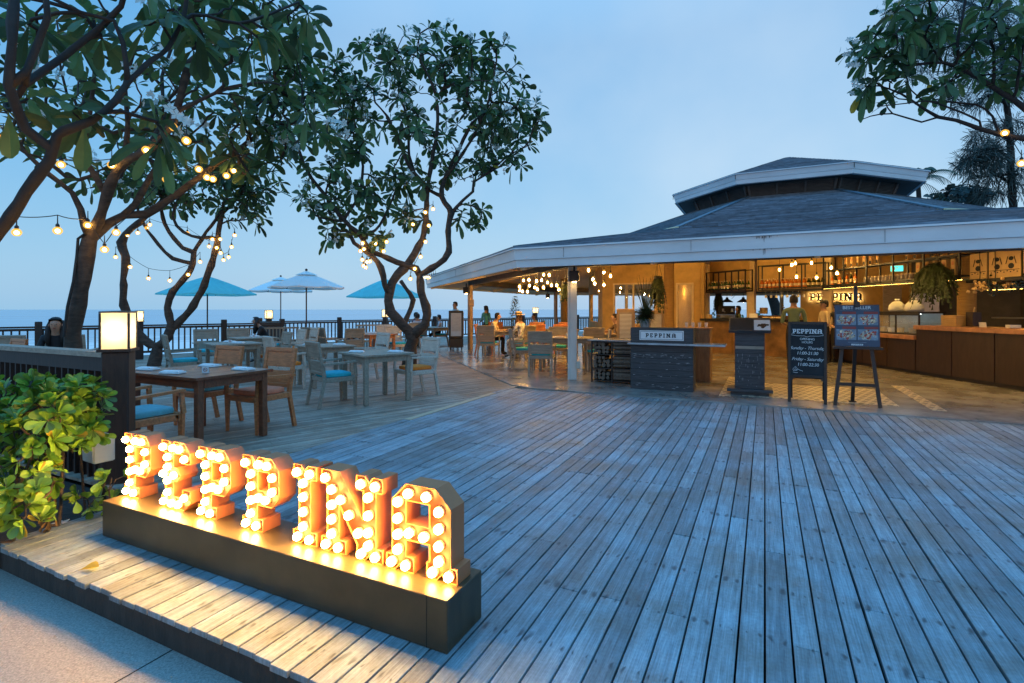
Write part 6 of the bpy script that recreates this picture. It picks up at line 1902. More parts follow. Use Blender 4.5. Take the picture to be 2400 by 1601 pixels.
# slim potted conifer in the dining area
leaf_mound('potted_shrub', 'slim dark pointed shrub standing between the diners', 'potted plant', S(1207, 860, 17.5)*1, .26, .26, 1.15, 10, .1, M['fern'], 5)
o = bpy.data.objects['potted_shrub']; o.location = (S(1207, 0, 17.5).x, 17.5, .018)
ch = [c_ for c_ in o.children if c_.name.startswith('crown')][0]
V_, F_ = [], []
for i in range(500):
    s = rr.uniform(0, 1)**1.3; a = rr.uniform(0, 6.28); w_ = .30*(1-s)**.8+.03
    p0 = Vector((math.cos(a)*w_*rr.uniform(.4,1), math.sin(a)*w_*rr.uniform(.4,1), .45+1.45*s)); leaf_geo(V_, F_, p0, Vector((math.cos(a), math.sin(a), .7)).normalized(), Vector((0,0,1)), .09, .025, .2, blunt=False)
f = MB(); f.v = [tuple(v) for v in V_]; f.f = F_; f.m = [0]*len(F_); bpy.data.objects.remove(ch, do_unlink=True); f.build('crown', M['fern'], o)
m = MB(); m.lathe([(.15, 0), (.2, .42), (.18, .43)], 14); m.build('pot', M['dkplastic'], o)
# ================================================================== INDOOR DINING
GI = 'dining tables under the pavilion roof'; GIC = 'armchairs around the pavilion tables'
FZ = .018
def itable(c, rz, sx, sy, label):
    return table((c[0], c[1], FZ), rz, sx, sy, H, M['gray'], label, GI, 5)
def ichair(k, x, y, d, label): return chair(k, (x, y, FZ), d, label, GIC)
it1 = (-.15, 16.9); itable(it1, R(-8), 1.5, .95, 'dark table of the man in the yellow shirt and the woman in the hat')
ichair('gb', -.72, 15.85, (.25, 1), 'gray armchair with a teal cushion, its back to us, near the left pavilion post')
ichair('tb', -.86, 16.97, (1, -.1), 'brown armchair glowing orange beside the left pavilion post')
it2 = (1.35, 12.95); itable(it2, R(-10), 1.35, .95, 'gray table just left of the white corner post')
ichair('gb', .68, 11.75, (.2, 1), 'gray armchair with its back to us, nearest to the white corner post')
ichair('gb', .28, 13.2, (1, .15), 'gray armchair with a teal cushion seen from the side, below the woman in the hat')
ichair('gb', 1.25, 14.05, (-.1, -1), 'gray armchair facing us across the table by the white corner post')
ichair('gb', 2.05, 12.6, (-1, .1), 'gray armchair half hidden behind the white corner post')
napkin((1.15, 12.75, H+FZ), R(10), 'white napkin at the left of the table by the corner post'); napkin((1.55, 12.85, H+FZ), R(-10), 'white napkin at the right of the table by the corner post')
it3 = (1.6, 18.2); itable(it3, R(-8), 1.5, .95, 'table in the middle of the dining area behind the woman in the hat')
ichair('tb', .85, 17.2, (.1, 1), 'brown armchair back just right of the dark pointed shrub')
ichair('tb', 1.65, 17.15, (.1, 1), 'brown armchair back left of the far rope column')
ichair('tc', .9, 19.3, (-.1, -1), 'brown armchair facing us at the far side of the middle table')
ichair('tb', 2.0, 19.2, (-.1, -1), 'brown armchair in front of the far rope column')
it4 = (-.2, 21.4); itable(it4, R(-10), 1.5, .95, 'far table under the roof near the sea railing')
ichair('tb', -.6, 20.3, (.1, 1), 'brown armchair back behind the man in the yellow shirt')
it5 = (2.75, 14.9); itable(it5, R(-10), 1.4, .95, 'table of the man with outstretched arm')
ichair('gb', 2.2, 14.0, (.1, 1), 'dark armchair back just right of the white corner post')
ichair('tb', 3.16, 14.86, (-1, -.05), 'armchair of the man with outstretched arm')
it6 = (4.3, 19.0); itable(it6, R(-10), 1.2, .9, 'brown side table beside the rope wrapped column')
def small_ware(kind, loc, label):
    m = MB()
    if kind == 'cup': m.lathe([(.025, 0), (.04, .07), (.036, .068), (.02, .01)], 12, cap=False); o = m.build('cup', M['white'])
    elif kind == 'shaker': m.lathe([(.02, 0), (.024, .06), (.016, .085), (0, .09)], 10); o = m.build('shaker', M['steel'])
    elif kind == 'tumbler': m.lathe([(.028, 0), (.036, .10), (.033, .098), (.025, .01)], 12, cap=False); o = m.build('tumbler', glass('glassware'+label[:6], (.85,.85,.85), .04, .5))
    else: m.lathe([(.0, .004), (.07, .004), (.13, .022), (.135, .018), (.07, 0)], 20, cap=False); o = m.build('plate', M['white'])
    o.location = loc; tag(o, label, kind, 'tableware on the pavilion tables'); return o
z = H+FZ
small_ware('cup', (-.05, 16.6, z), 'white cup in front of the man in the yellow shirt'); small_ware('plate', (.2, 16.8, z), 'white plate between the man in yellow and the woman in the hat'); small_ware('shaker', (.95, 17.9, z), 'small shaker on the middle table behind the woman in the hat')
small_ware('tumbler', (1.38, 12.95, z), 'clear tumbler between the two napkins by the corner post'); small_ware('plate', (2.75, 14.75, z), 'white plate under the arm of the reaching man'); small_ware('cup', (2.55, 14.6, z), 'white cup left of the plate of the reaching man'); small_ware('shaker', (2.9, 14.65, z), 'shaker on the table of the reaching man')
small_ware('tumbler', (3.05, 14.9, z), 'clear glass right of the plate of the reaching man')

# ------------------------------------------------------------------ host stand with the name plate
hs = thing('host_stand', 'dark plank host stand with a white name plate and a marble shelf', 'host stand', uv(-2.27, 9.74, FZ), R(-26))
m = MB(); m.bbox(0, 1.12, 0, .36, 0, 1.145, .004)
m.build('body', M['blackplank'], hs)
m = MB(); rr = random.Random(9)
for z0 in (.14, .26, .37, .48, .58, .70): m.box(.002, 1.118, -.0025, -.0005, z0, z0+.005)
m.build('plank_joint', M['under'], hs)
m = MB()
for i in range(80):
    band = rr.choice((.63, .655, .60, .64, .62, .65, .50, .40, .27, .06, .09)); x = rr.uniform(.02, 1.05); l = rr.uniform(.01, .10); z0 = band+rr.uniform(-.02, .02)
    hgt = rr.uniform(.002, .009)
    m.add([(x, -.003, z0), (x+l*.5, -.003, z0-hgt*.5), (x+l, -.003, z0+.002), (x+l*.6, -.003, z0+hgt)], [(0,1,2,3)])
tag(m.build('scraped_paint', M['scuff'], hs), 'scraped pale paint marks', kind='stuff')
m = MB(); m.bbox(-.03, 1.66, -.14, -.005, .835, .868, .004); m.bbox(1.125, 1.66, -.0045, .34, .835, .868, .004); m.build('shelf', M['marble'], hs)
npn = thing('name_plate', 'white framed plate lettered with the restaurant name on the host stand', 'sign', uv(-2.27, 9.74, FZ), R(-26))
m = MB(); m.bbox(.17, .96, -.016, -.003, .915, 1.095, .003); m.build('panel', M['paperwhite'], npn)
m = MB()
for a, c in (((.19, .935), (.94, .935)), ((.19, 1.075), (.94, 1.075)), ((.19, .935), (.19, 1.075)), ((.94, .935), (.94, 1.075))): m.beam((a[0], -.0175, a[1]), (c[0], -.0175, c[1]), .006, .003, (0, -1, 0))
m.build('border', M['navy'], npn)
x = .285
for c_ in 'PEPPINA':
    m = MB(); w = glyph(m, c_, x, .968, .076, -.0195, -.0165); m.build('letter', M['blackmat'], npn); x += w+.024
# wooden cabinet behind the stand
t = thing('service_cabinet', 'brown panelled service cabinet behind the host stand', 'cabinet', uv(-1.55, 11.2, FZ), R(-26))
m = MB(); m.bbox(0, .55, 0, .5, 0, 1.08, .005); m.build('carcass', M['cabwood'], t)
for k in range(2): m = MB(); m.bbox(.02+.26*k, .27+.26*k, -.015, -.001, .06, 1.0); m.build('door', M['cabwood'], t)
m = MB(); m.bbox(-.02, .57, -.03, .52, 1.081, 1.11); m.build('top', M['topwood'], t)
for i in range(4): small_ware('tumbler', uv(-1.48+.13*i, 11.4, FZ+1.11), 'small glass in the row on the brown service cabinet')

# firewood rack
t = thing('firewood_rack', 'black steel firewood rack with a glass counter top, left of the host stand', 'rack', uv(-3.20, 10.25, FZ), R(-26))
m = MB()
for x in (0, .42, .86): 
    for y in (0, .5): m.box(x, x+.03, y, y+.03, 0, .84)
for z0 in (.03, .28, .56, .815):
    m.box(.031, .419, .002, .028, z0, z0+.02); m.box(.451, .859, .002, .028, z0, z0+.02); m.box(.002, .028, .031, .499, z0, z0+.02); m.box(.862, .888, .031, .499, z0, z0+.02); m.box(.031, .859, .502, .528, z0, z0+.02)
m.build('frame', M['black'], t)
for z0 in (.052, .302, .582):
    m = MB(); m.box(.032, .858, .03, .50, z0-.012, z0-.002); m.build('board', M['black'], t)
m = MB(); m.bbox(-.06, .95, -.05, .56, .845, .87, .003); m.build('counter_top', M['marble'], t)
logm = None; rr = random.Random(12)
log_names = 'split log in the firewood rack left of the host stand'
for tier, z0 in enumerate((.052, .302, .582)):
    for bay, x0 in enumerate((.035, .455)):
        for i in range(11):
            row, c_ = divmod(i, 4)
            r_ = rr.uniform(.034, .05)
            if logm is None:
                pass
            m = MB(); n_ = 7; A_ = [rr.uniform(.75, 1.15) for _ in range(n_)]
            vs = []
            for y in (0, .36):
                for q in range(n_): a = 6.283*q/n_; vs.append((A_[q]*math.cos(a)*r_, y, A_[q]*math.sin(a)*r_))
            m.add(vs, [tuple(range(n_-1,-1,-1)), tuple(range(n_, 2*n_))] + [(q, (q+1) % n_, n_+(q+1) % n_, n_+q) for q in range(n_)])
            o = m.build('log', M['log'])
            if bay == 0:
                loc = uv(-3.20+.075+c_*.088+rr.uniform(-.01,.01), 10.27+rr.uniform(0,.05), FZ+z0+.045+row*.078); o.rotation_euler = (0, rr.uniform(0, 6), R(-26))
            else:
                loc = uv(-3.20+.46, 10.30+c_*.105+rr.uniform(-.01,.01), FZ+z0+.045+row*.078); o.rotation_euler = (rr.uniform(0, .05), rr.uniform(0, .05), R(-26-90+rr.uniform(-5,5)))
            o.location = loc
            tag(o, log_names, 'log', 'split logs in the firewood rack')

# lectern
c = G(1757, 929, FZ)
t = thing('lectern', 'dark plank lectern with a slanted menu top between host stand and chalkboard', 'lectern', c, R(-24))
m = MB(); m.bbox(-.36, .36, .0, .42, .06, .115, .006); m.build('foot', M['blackplank'], t)
m = MB(); m.box(-.30, .30, .05, .12, 0, .059); m.box(-.30, .30, .30, .37, 0, .059); m.build('skid', M['blackplank'], t)
m = MB(); m.bbox(-.235, .235, .08, .34, .116, 1.10, .004); m.build('body', M['blackplank'], t)
m = MB()
for z0 in (.35, .55, .72, .86): m.box(-.233, .233, .0775, .0795, z0, z0+.005)
m.build('plank_joint', M['under'], t)
m = MB(); m.box(-.225, .225, .0765, .0795, .80, .85); tag(m.build('pale_plank', M['gray'], t), 'weathered pale plank')
m = MB()
for i in range(40):
    x = rr.uniform(-.2, .2); z0 = rr.choice((.3, .42, .6, .66, .5, .2))+rr.uniform(-.05, .05); l = rr.uniform(.01, .05); m.add([(x, .0768, z0), (x+.004, .0768, z0), (x+.006, .0768, z0+l), (x+.001, .0768, z0+l)], [(0,1,2,3)])
tag(m.build('scraped_paint', M['scuff'], t), 'scraped pale paint marks', kind='stuff')
m = MB(); m.M = Matrix.Translation((0, .02, 1.09)) @ Matrix.Rotation(R(32), 4, 'X'); m.bbox(-.33, .33, 0, .42, 0, .03, .003); m.box(-.33, .33, -.02, .0, 0, .05); m.build('slanted_top', M['blackplank'], t)
t2 = thing('menu_folder', 'closed dark menu folder on the left half of the lectern', 'menu', c, R(-24))
m = MB(); m.M = Matrix.Translation((0, .02, 1.09)) @ Matrix.Rotation(R(32), 4, 'X'); m.bbox(-.31, .05, .01, .37, .031, .05, .004); m.build('cover', M['blackmat'], t2)
t2 = thing('menu_sheet', 'white sheet with a food picture on the right half of the lectern', 'menu', c, R(-24))
Ml = Matrix.Translation((0, .02, 1.09)) @ Matrix.Rotation(R(32), 4, 'X')
m = MB(); m.M = Ml; m.box(.07, .32, .02, .34, .031, .034); m.build('sheet', M['paperwhite'], t2)
m = MB(); m.M = Ml
for i in range(16): m.lathe([(rr.uniform(.012,.03), .0345), (rr.uniform(.008,.02), .0352)], 7, (.195+rr.gauss(0,.035), .17+rr.gauss(0,.03), 0))
m.build('picture', M['walnut'], t2)

# ------------------------------------------------------------------ writing helper (default font turned into mesh)
def text_mb(m, s, x, z, size, y0, depth, shear=0.0, align='CENTER', bold=0.0, space=1.0):
    cu = bpy.data.curves.new('lettering', 'FONT'); cu.body = s; cu.size = size; cu.shear = shear; cu.align_x = align; cu.extrude = depth/2; cu.offset = bold; cu.resolution_u = 3; cu.space_character = space
    o = bpy.data.objects.new('lettering', cu); COL.objects.link(o)
    dg = bpy.context.evaluated_depsgraph_get(); me = o.evaluated_get(dg).to_mesh()
    vs = [(v.co.x+x, y0-v.co.z, v.co.y+z) for v in me.vertices]; fs = [tuple(p.vertices) for p in me.polygons]
    o.to_mesh_clear(); bpy.data.objects.remove(o, do_unlink=True); bpy.data.curves.remove(cu)
    m.add(vs, fs)

# chalkboard A-stand
pl_, pr_ = G(1848, 942, FZ), G(1937, 949, FZ); c = (pl_+pr_)/2; w = (pr_-pl_).length
t = thing('chalkboard', 'black chalkboard stand with opening hours in white chalk', 'chalkboard', c, math.atan2((pr_-pl_).y, (pr_-pl_).x))
tilt = Matrix.Rotation(R(-4), 4, 'X')
hw = w/2+.01
m = MB(); m.M = tilt
m.bbox(-hw, -hw+.045, -.015, .015, 0, 1.29); m.bbox(hw-.045, hw, -.015, .015, 0, 1.29); m.bbox(-hw+.0455, hw-.0455, -.015, .015, 1.24, 1.29); m.bbox(-hw+.0455, hw-.0455, -.015, .015, .40, .44)
m.add([(-hw+.045,-.012,.40),(-hw+.10,-.012,.40),(-hw+.045,-.012,.33),(-hw+.045,.012,.40),(-hw+.10,.012,.40),(-hw+.045,.012,.33)], [(0,2,1),(3,4,5),(0,1,4,3),(1,2,5,4)])
m.add([(hw-.045,-.012,.40),(hw-.10,-.012,.40),(hw-.045,-.012,.33),(hw-.045,.012,.40),(hw-.10,.012,.40),(hw-.045,.012,.33)], [(0,1,2),(3,5,4),(0,3,4,1),(1,4,5,2)])
m.build('front_frame', M['black'], t)
m = MB(); m.M = tilt; m.box(-hw+.046, hw-.046, -.006, .006, .441, 1.239); m.build('board', M['blackmat'], t)
m = MB(); m.M = Matrix.Translation((0, .09, 1.28)) @ Matrix.Rotation(R(9), 4, 'X') @ Matrix.Translation((0, 0, -1.28)); m.bbox(-hw+.02, -hw+.06, -.01, .01, .01, 1.27); m.bbox(hw-.06, hw-.02, -.01, .01, .01, 1.27); m.box(-hw+.061, hw-.061, -.01, .01, .35, 1.2); m.build('rear_frame', M['black'], t)
m = MB(); m.M = tilt
x = -.205
for ch_ in 'PEPPINA':
    x += glyph(m, ch_, x, 1.10, .072, -.010, -.007) + .006
# chalk outline flourish below the name
pts = [(-.21, -.0085, 1.10), (-.225, -.0085, 1.075), (-.15, -.0085, 1.062), (-.04, -.0085, 1.062), (0, -.0085, 1.045), (.04, -.0085, 1.062), (.15, -.0085, 1.062), (.225, -.0085, 1.075), (.21, -.0085, 1.10)]
m.tube(pts, .0028, 5)
m.build('chalk_name', M['chalk'], t)
for s_, x, z0, sz, sh, bd_, nm in (('OPENING', 0, .995, .050, 0, 0, 'chalk_heading'), ('HOURS', 0, .945, .048, 0, 0, 'chalk_heading'), ('Sunday - Thursday', 0, .845, .070, .35, -.0002, 'chalk_line'), ('11:00-21:30', 0, .765, .068, .15, .0002, 'chalk_line'),
                                   ('Friday - Saturday', 0, .670, .070, .35, -.0002, 'chalk_line'), ('11:00-22:30', .01, .585, .068, .15, .0002, 'chalk_line')):
    m = MB(); m.M = tilt; text_mb(m, s_, x, z0, sz, -.0085, .002, sh, 'CENTER', bd_, .93); m.build(nm, M['chalk'], t)
m = MB(); m.M = tilt
for pts in ([(-.20,.52),(-.19,.545),(-.15,.55),(-.13,.53),(-.15,.505),(-.19,.50),(-.20,.52)], [(-.13,.53),(-.10,.515),(-.06,.50)], [(-.18,.515),(-.165,.53),(-.145,.52)], [(-.20,.48),(-.16,.47),(-.13,.475)], [(-.175,.57),(-.165,.565),(-.155,.572)]):
    m.tube([(x, -.0085, z0) for x, z0 in pts], .003, 4)
m.build('chalk_doodle', M['chalk'], t)

# easel with the menu poster
e1, e2, e3 = G(1957, 950, FZ), G(2063, 957, FZ), G(2007, 941, FZ)
c = (e1+e2)/2; t = thing('easel', 'dark wooden easel standing at the floor edge, right of the chalkboard', 'easel', c, math.atan2((e2-e1).y, (e2-e1).x))
hw = (e2-e1).length/2
m = MB(); m.beam((-hw, 0, 0), (-.12, .10, 1.5), .05, .03, (0, 1, 0)); m.build('leg', M['black'], t)
m = MB(); m.beam((hw, 0, 0), (.12, .10, 1.5), .05, .03, (0, 1, 0)); m.build('leg', M['black'], t)
m = MB(); m.beam((0, .42, 0), (0, .12, 1.2), .05, .03, (0, 1, 0)); m.box(-.05, .05, .38, .46, 0, .02); m.build('rear_leg', M['black'], t)
m = MB(); m.beam((-hw*.80, .03, .33), (hw*.80, .03, .33), .03, .05); m.build('crossbar', M['black'], t)
m = MB(); m.beam((-.32, -.01, .895), (.32, -.01, .895), .08, .035); m.build('ledge', M['black'], t)
m = MB(); m.beam((0, .11, .9), (0, .14, 1.80), .05, .025, (0, 1, 0)); m.lathe([(.026, 1.79), (.026, 1.84), (0, 1.85)], 8, (0, .14, 0)); m.build('spine', M['black'], t)
m = MB(); m.bbox(-.035, .035, -.0, .10, 1.52, 1.60); m.build('clamp', M['black'], t)
tp = thing('menu_poster', 'navy best seller poster with four food pictures on the easel', 'poster', c, math.atan2((e2-e1).y, (e2-e1).x))
tl = Matrix.Translation((0, .0, .915)) @ Matrix.Rotation(R(-5), 4, 'X')
m = MB(); m.M = tl; m.bbox(-.29, .29, 0, .012, 0, .64, .002); m.build('board', M['navy'], tp)
m = MB(); m.M = tl; text_mb(m, 'BEST SELLER', 0, .575, .068, -.0015, .002, 0, 'CENTER', .0006); m.build('heading', M['paperwhite'], tp)
foodm = mat('food_print', (.34,.10,.05), .6, .7, 30, col2=(.55,.45,.28), island=.75)
foodr = mat('tomato_print', (.38,.05,.03), .6, .4, 30); foodg = mat('pale_food_print', (.50,.44,.34), .6, .5, 30)
plate_m = mat('blue_gray_print', (.20,.25,.31), .6, .4, 16)
for i, (x, z0) in enumerate(((-.14, .33), (.14, .33), (-.14, .10), (.14, .10))):
    m = MB(); m.M = tl; m.box(x-.13, x+.13, -.002, -.0005, z0, z0+.165); o = m.build('picture', plate_m, tp)
    m = MB(); m.M = tl; m.box(x-.05, x+.13, -.003, -.0021, z0+.168, z0+.205); m.build('red_caption', M['redprint'], o)
    m = MB(); m.M = tl
    for q in range(60):
        a = rr.uniform(0, 6.28); d_ = rr.uniform(0, 1)**.5; px_, pz_ = x+.112*d_*math.cos(a), z0+.082+.07*d_*math.sin(a); r_ = rr.uniform(.010, .024)
        m.mi = q % 3
        m.add([(px_-r_, -.0024-.00002*q, pz_), (px_, -.0024-.00002*q, pz_-r_), (px_+r_, -.0024-.00002*q, pz_+r_*.3), (px_+r_*.2, -.0024-.00002*q, pz_+r_)], [(0,1,2,3)])
    m.build('food', [foodm, foodr, foodg], o)
m = MB(); m.M = tl; m.box(-.075, .075, -.002, -.0005, .018, .042); o = m.build('name_strip', M['paperwhite'], tp)
m = MB(); m.M = tl; x = -.062
for ch_ in 'PEPPINA': x += glyph(m, ch_, x, .021, .018, -.0032, -.0022) + .005
m.build('name_lettering', M['navy'], o)
m = MB(); m.M = tl
for z0 in (.062,): m.box(-.12, .12, -.002, -.0006, z0, z0+.006)
m.box(-.22, -.05, -.002, -.0006, .556, .560); m.box(.05, .22, -.002, -.0006, .556, .560)
m.build('rule_line', plate_m, tp)

# evaporative coolers
def cooler(loc, rz, body, grille, label, w=.52, h=1.44, d=.42):
    t = thing('air_cooler', label, 'air cooler', loc, rz, 'tall evaporative air coolers')
    m = MB(); m.bbox(-w/2, w/2, 0, d, .10, .44, .02); m.build('water_tank', M['dkplastic'] if body == 'dkplastic' else M[body], t)
    m = MB(); m.bbox(-w/2, w/2, .0, d, .445, h, .015); m.build('housing', M[body], t)
    m = MB(); m.bbox(-w/2-.001, -w/2+.0, .05, d-.05, .5, h-.05); m.bbox(w/2+.0, w/2+.012, .05, d-.05, .5, h-.05); m.build('side_pad', M['tanplastic'], t)
    m = MB()
    m.box(-w*.36, w*.36, -.014, -.001, .52, h-.09)
    g = m.build('grille_frame', M[grille], t)
    m = MB(); z0 = .70
    while z0 < h-.12: m.box(-w*.33, w*.33, -.02, -.0145, z0, z0+.016); z0 += .034
    m.build('louvre', M['white'] if body != 'dkplastic' else M['gray'], g)
    for x in (-w*.4, w*.4):
        for y in (.05, d-.05):
            m = MB(); m.M = Matrix.Translation((x, y, .05)) @ Matrix.Rotation(R(90), 4, 'Y'); m.lathe([(.045, -.015), (.045, .015)], 10); m.build('wheel', M['black'], t)
    return t
c = G(1069, 822, FZ); cooler(c, R(8), 'dkplastic', 'steel', 'tall black air cooler on wheels beside the left pavilion post')
cooler(Vector((2.98, 13.6, FZ)), R(-12), 'tanplastic', 'gray', 'tan slatted air cooler left of the potted grass', .46, 1.5)
cooler(Vector((4.22, 15.2, FZ)), R(-12), 'tanplastic', 'gray', 'tan air cooler half hidden behind the potted grass', .46, 1.45)
# plaque and switch boxes on posts
m = MB(); m.bbox(-.09, .09, -.03, 0, -.13, .13); o = m.build('wall_plaque', M['postwood']); o.location = S(1105, 711, 18.95); tag(o, 'brown wooden plaque on the left pavilion post', 'plaque')
m = MB(); m.bbox(-.045, .045, -.03, 0, -.075, .075, .01); o = m.build('socket_box', M['elecbox']); o.location = S(1355, 856, 10.82); o.rotation_euler = (0, 0, R(-3.5)); tag(o, 'white socket box near the foot of the white corner post', 'socket')

# ================================================================== PEOPLE
ichair('gb', .30, 15.7, (-.9, .7), 'gray armchair the woman in the straw hat sits on')
ichair('gb', 1.03, 22.5, (-1, -.2), 'armchair of the diner in white under the far lantern')
chair('gb', (-4.0, 20.8), (1, .2), 'armchair of the left person of the seated couple', GC)
chair('gb', (-3.71, 20.47), (-.4, .8), 'armchair of the right person of the seated couple', GC)
chair('gb', (-2.92, 21.3), (-1, -.1), 'armchair of the diner left of the black air cooler', GC)
chair('gb', (-6.92, 14.92), (-1, -.4), 'armchair of the diner leaning low at the far gray table', GC)
chair('gb', (-7.74, 8.83), (.55, -1), 'armchair of the smiling woman beside the leaning trunk', GC)
def person(label, loc, d, pose='stand', h=1.70, shirt=None, trousers=None, hair='hair', arms='down', style='short', cap=None, lean=0.0, group=None, female=False, dress=False):
    k = h/1.72
    J = {}
    sw = .165 if female else .185
    if pose == 'stand':
        J.update(pel=(0,0,.95), spine=(0,.0,1.14), chest=(0,.0,1.36), neck=(0,.005,1.485), jaw=(0,.032,1.562), head=(0,.014,1.638), crown=(0,.004,1.70))
        for s, n in ((-1,'l'),(1,'r')):
            J['hip'+n] = (s*.095,0,.90); J['kn'+n] = (s*.10,.02+.03*s,.50); J['an'+n] = (s*.10,-.02+.04*s,.085); J['toe'+n] = (s*.12,.13+.04*s,.035)
    else:
        J.update(pel=(0,0,.56), spine=(0,.01+lean*.3,.75), chest=(0,.02+lean*.8,.98), neck=(0,.04+lean,1.10), jaw=(0,.082+lean*1.15,1.172), head=(0,.066+lean*1.2,1.248), crown=(0,.056+lean*1.22,1.31))
        for s, n in ((-1,'l'),(1,'r')):
            J['hip'+n] = (s*.10,.05,.54); J['kn'+n] = (s*.13,.43,.53); J['an'+n] = (s*.13,.40,.09); J['toe'+n] = (s*.14,.55,.035)
    zc = J['chest'][2]; yc = J['chest'][1]
    for s, n in ((-1,'l'),(1,'r')):
        J['sh'+n] = (s*sw, yc-.005, zc+.045)
        if arms == 'down': e, w_ = (s*(sw+.055), yc-.03, zc-.23), (s*(sw+.04), yc+.06, zc-.46)
        elif arms == 'table': e, w_ = (s*(sw+.05), yc+.10, zc-.22), (s*.12, yc+.33, zc-.17)
        elif arms == 'work': e, w_ = (s*(sw+.06), yc+.02, zc-.25), (s*.14, yc+.24, zc-.30)
        elif arms == 'reach': e, w_ = ((s*(sw+.04), yc+.22, zc-.12), (s*.16, yc+.47, zc-.17)) if s > 0 else ((s*(sw+.05), yc+.10, zc-.22), (s*.12, yc+.33, zc-.17))
        elif arms == 'chin': e, w_ = (s*(sw+.02), yc+.22, zc-.20), (s*.07, yc+.16, zc+.02)
        J['el'+n] = e; J['wr'+n] = w_
        v = (Vector(w_)-Vector(e)).normalized(); b_ = Vector(w_)
        J['pa'+n] = tuple(b_+v*.055)
        sd = Vector((-s, 0, 0)) if abs(v.x) < .8 else Vector((0, 0, 1))
        for q, (o_, l_) in enumerate(((-.028, .085), (-.010, .10), (.010, .095), (.028, .078))): J['f%d%s' % (q, n)] = tuple(b_+v*(.055+l_)+sd*o_*1.1+Vector((0,0,-.018)))
        J['th'+n] = tuple(b_+v*.06+sd*.06)
    E = [('pel','spine',1),('spine','chest',1),('chest','neck',0),('neck','jaw',0),('jaw','head',0),('head','crown',0)]
    for n in 'lr':
        E += [('pel','hip'+n,2),('hip'+n,'kn'+n,2),('kn'+n,'an'+n,2),('an'+n,'toe'+n,3),('chest','sh'+n,1),('sh'+n,'el'+n,1),('el'+n,'wr'+n,0),('wr'+n,'pa'+n,0),('pa'+n,'th'+n,0)]
        E += [('pa'+n,'f%d%s' % (q, n),0) for q in range(4)]
    Rd = dict(pel=(.125,.105), spine=(.118,.09), chest=(.135,.10), neck=(.056,.056), jaw=(.066,.078), head=(.090,.108), crown=(.074,.088))
    if female: Rd.update(pel=(.125,.105), spine=(.10,.085), chest=(.12,.10), neck=(.048,.048))
    for n in 'lr':
        Rd.update({'hip'+n:(.092,.092),'kn'+n:(.06,.06),'an'+n:(.042,.042),'toe'+n:(.038,.03),'sh'+n:(.062,.062),'el'+n:(.043,.043),'wr'+n:(.030,.030),'pa'+n:(.036,.020),'th'+n:(.010,.010)})
        for q in range(4): Rd['f%d%s' % (q, n)] = (.0085,.0085)
    names = list(J); idx = {n: i for i, n in enumerate(names)}
    me = bpy.data.meshes.new('body'); me.from_pydata([tuple(Vector(J[n])*k) for n in names], [(idx[a], idx[b_]) for a, b_, _ in E], [])
    o = bpy.data.objects.new('body', me); COL.objects.link(o)
    sk = o.modifiers.new('skin', 'SKIN'); sk.use_smooth_shade = True
    for n in names:
        v = me.skin_vertices[0].data[idx[n]]; v.radius = (Rd[n][0]*k, Rd[n][1]*k); v.use_root = (n == 'pel')
    ss = o.modifiers.new('smooth', 'SUBSURF'); ss.levels = 1; ss.render_levels = 1
    dg = bpy.context.evaluated_depsgraph_get()
    me2 = bpy.data.meshes.new_from_object(o.evaluated_get(dg))
    bpy.data.objects.remove(o, do_unlink=True)
    me2.materials.clear()
    for m_ in (M['skin'], shirt, trousers or shirt, M['black']): me2.materials.append(m_)
    segs = [(Vector(J[a])*k, Vector(J[b_])*k, t_) for a, b_, t_ in E]
    for p in me2.polygons:
        c_ = p.center; best = None
        for a, b_, t_ in segs:
            ab = b_-a; s_ = max(0, min(1, (c_-a).dot(ab)/ab.length_squared)); d_ = (a+ab*s_-c_).length
            if best is None or d_ < best[0]: best = (d_, t_, s_)
        mi = best[1]
        if mi == 0 and c_.z < (J['neck'][2]-.05)*k and abs(c_.x) < .12 and c_.y < (J['chest'][1]+.2)*k and c_.z > (J['chest'][2]-.1)*k: mi = 1
        p.material_index = mi; p.use_smooth = True
    t = thing('person', label, 'person', loc, face_dir(d), group)
    bo = bpy.data.objects.new('body', me2); COL.objects.link(bo); bo.parent = t
    hc = Vector(J['head'])*k; jc = Vector(J['jaw'])*k
    # face: nose, eyes, mouth, ears
    m = MB(); m.add([hc+Vector((0,.090,.0)), hc+Vector((-.016,.088,-.042)), hc+Vector((.016,.088,-.042)), hc+Vector((0,.120,-.038))], [(0,1,3),(0,3,2),(1,2,3)]); m.build('nose', M['skin'], t)
    for s in (-1, 1):
        m = MB(); m.ball(hc+Vector((s*.032,.090,-.004)), .009, 8, 5, sz=.55); m.build('eye', M['black'], t)
        m = MB(); m.ball(hc+Vector((s*.088,-.0,-.025)), .022, 7, 5, sx=.4, sz=1.3); m.build('ear', M['skin'], t)
    m = MB(); m.ball(jc+Vector((0,.066,.006)), .022, 8, 5, sy=.35, sz=.28); m.build('mouth', M['redprint'], t)
    # hair
    m = MB(); n_ = 14; prof = [(0, .122), (.05, .114), (.082, .090), (.098, .05), (.101, .0), (.096, -.04)]
    vs = []; fs = []
    for r_, z_ in prof:
        for q in range(n_):
            a = 2*math.pi*q/n_; y = r_*math.sin(a)*1.05
            zz = z_
            if math.sin(a) > .35 and z_ < .078: zz = .078+.01*z_   # fringe line
            if math.sin(a) > .35: y = min(y, .078)
            if z_ < -.03 and math.sin(a) < .2: zz -= .03
            vs.append(hc+Vector((r_*math.cos(a)*.93, y-.006, zz)))
    for i in range(len(prof)-1):
        for q in range(n_): fs.append((i*n_+q, i*n_+(q+1) % n_, (i+1)*n_+(q+1) % n_, (i+1)*n_+q))
    m.add(vs, fs)
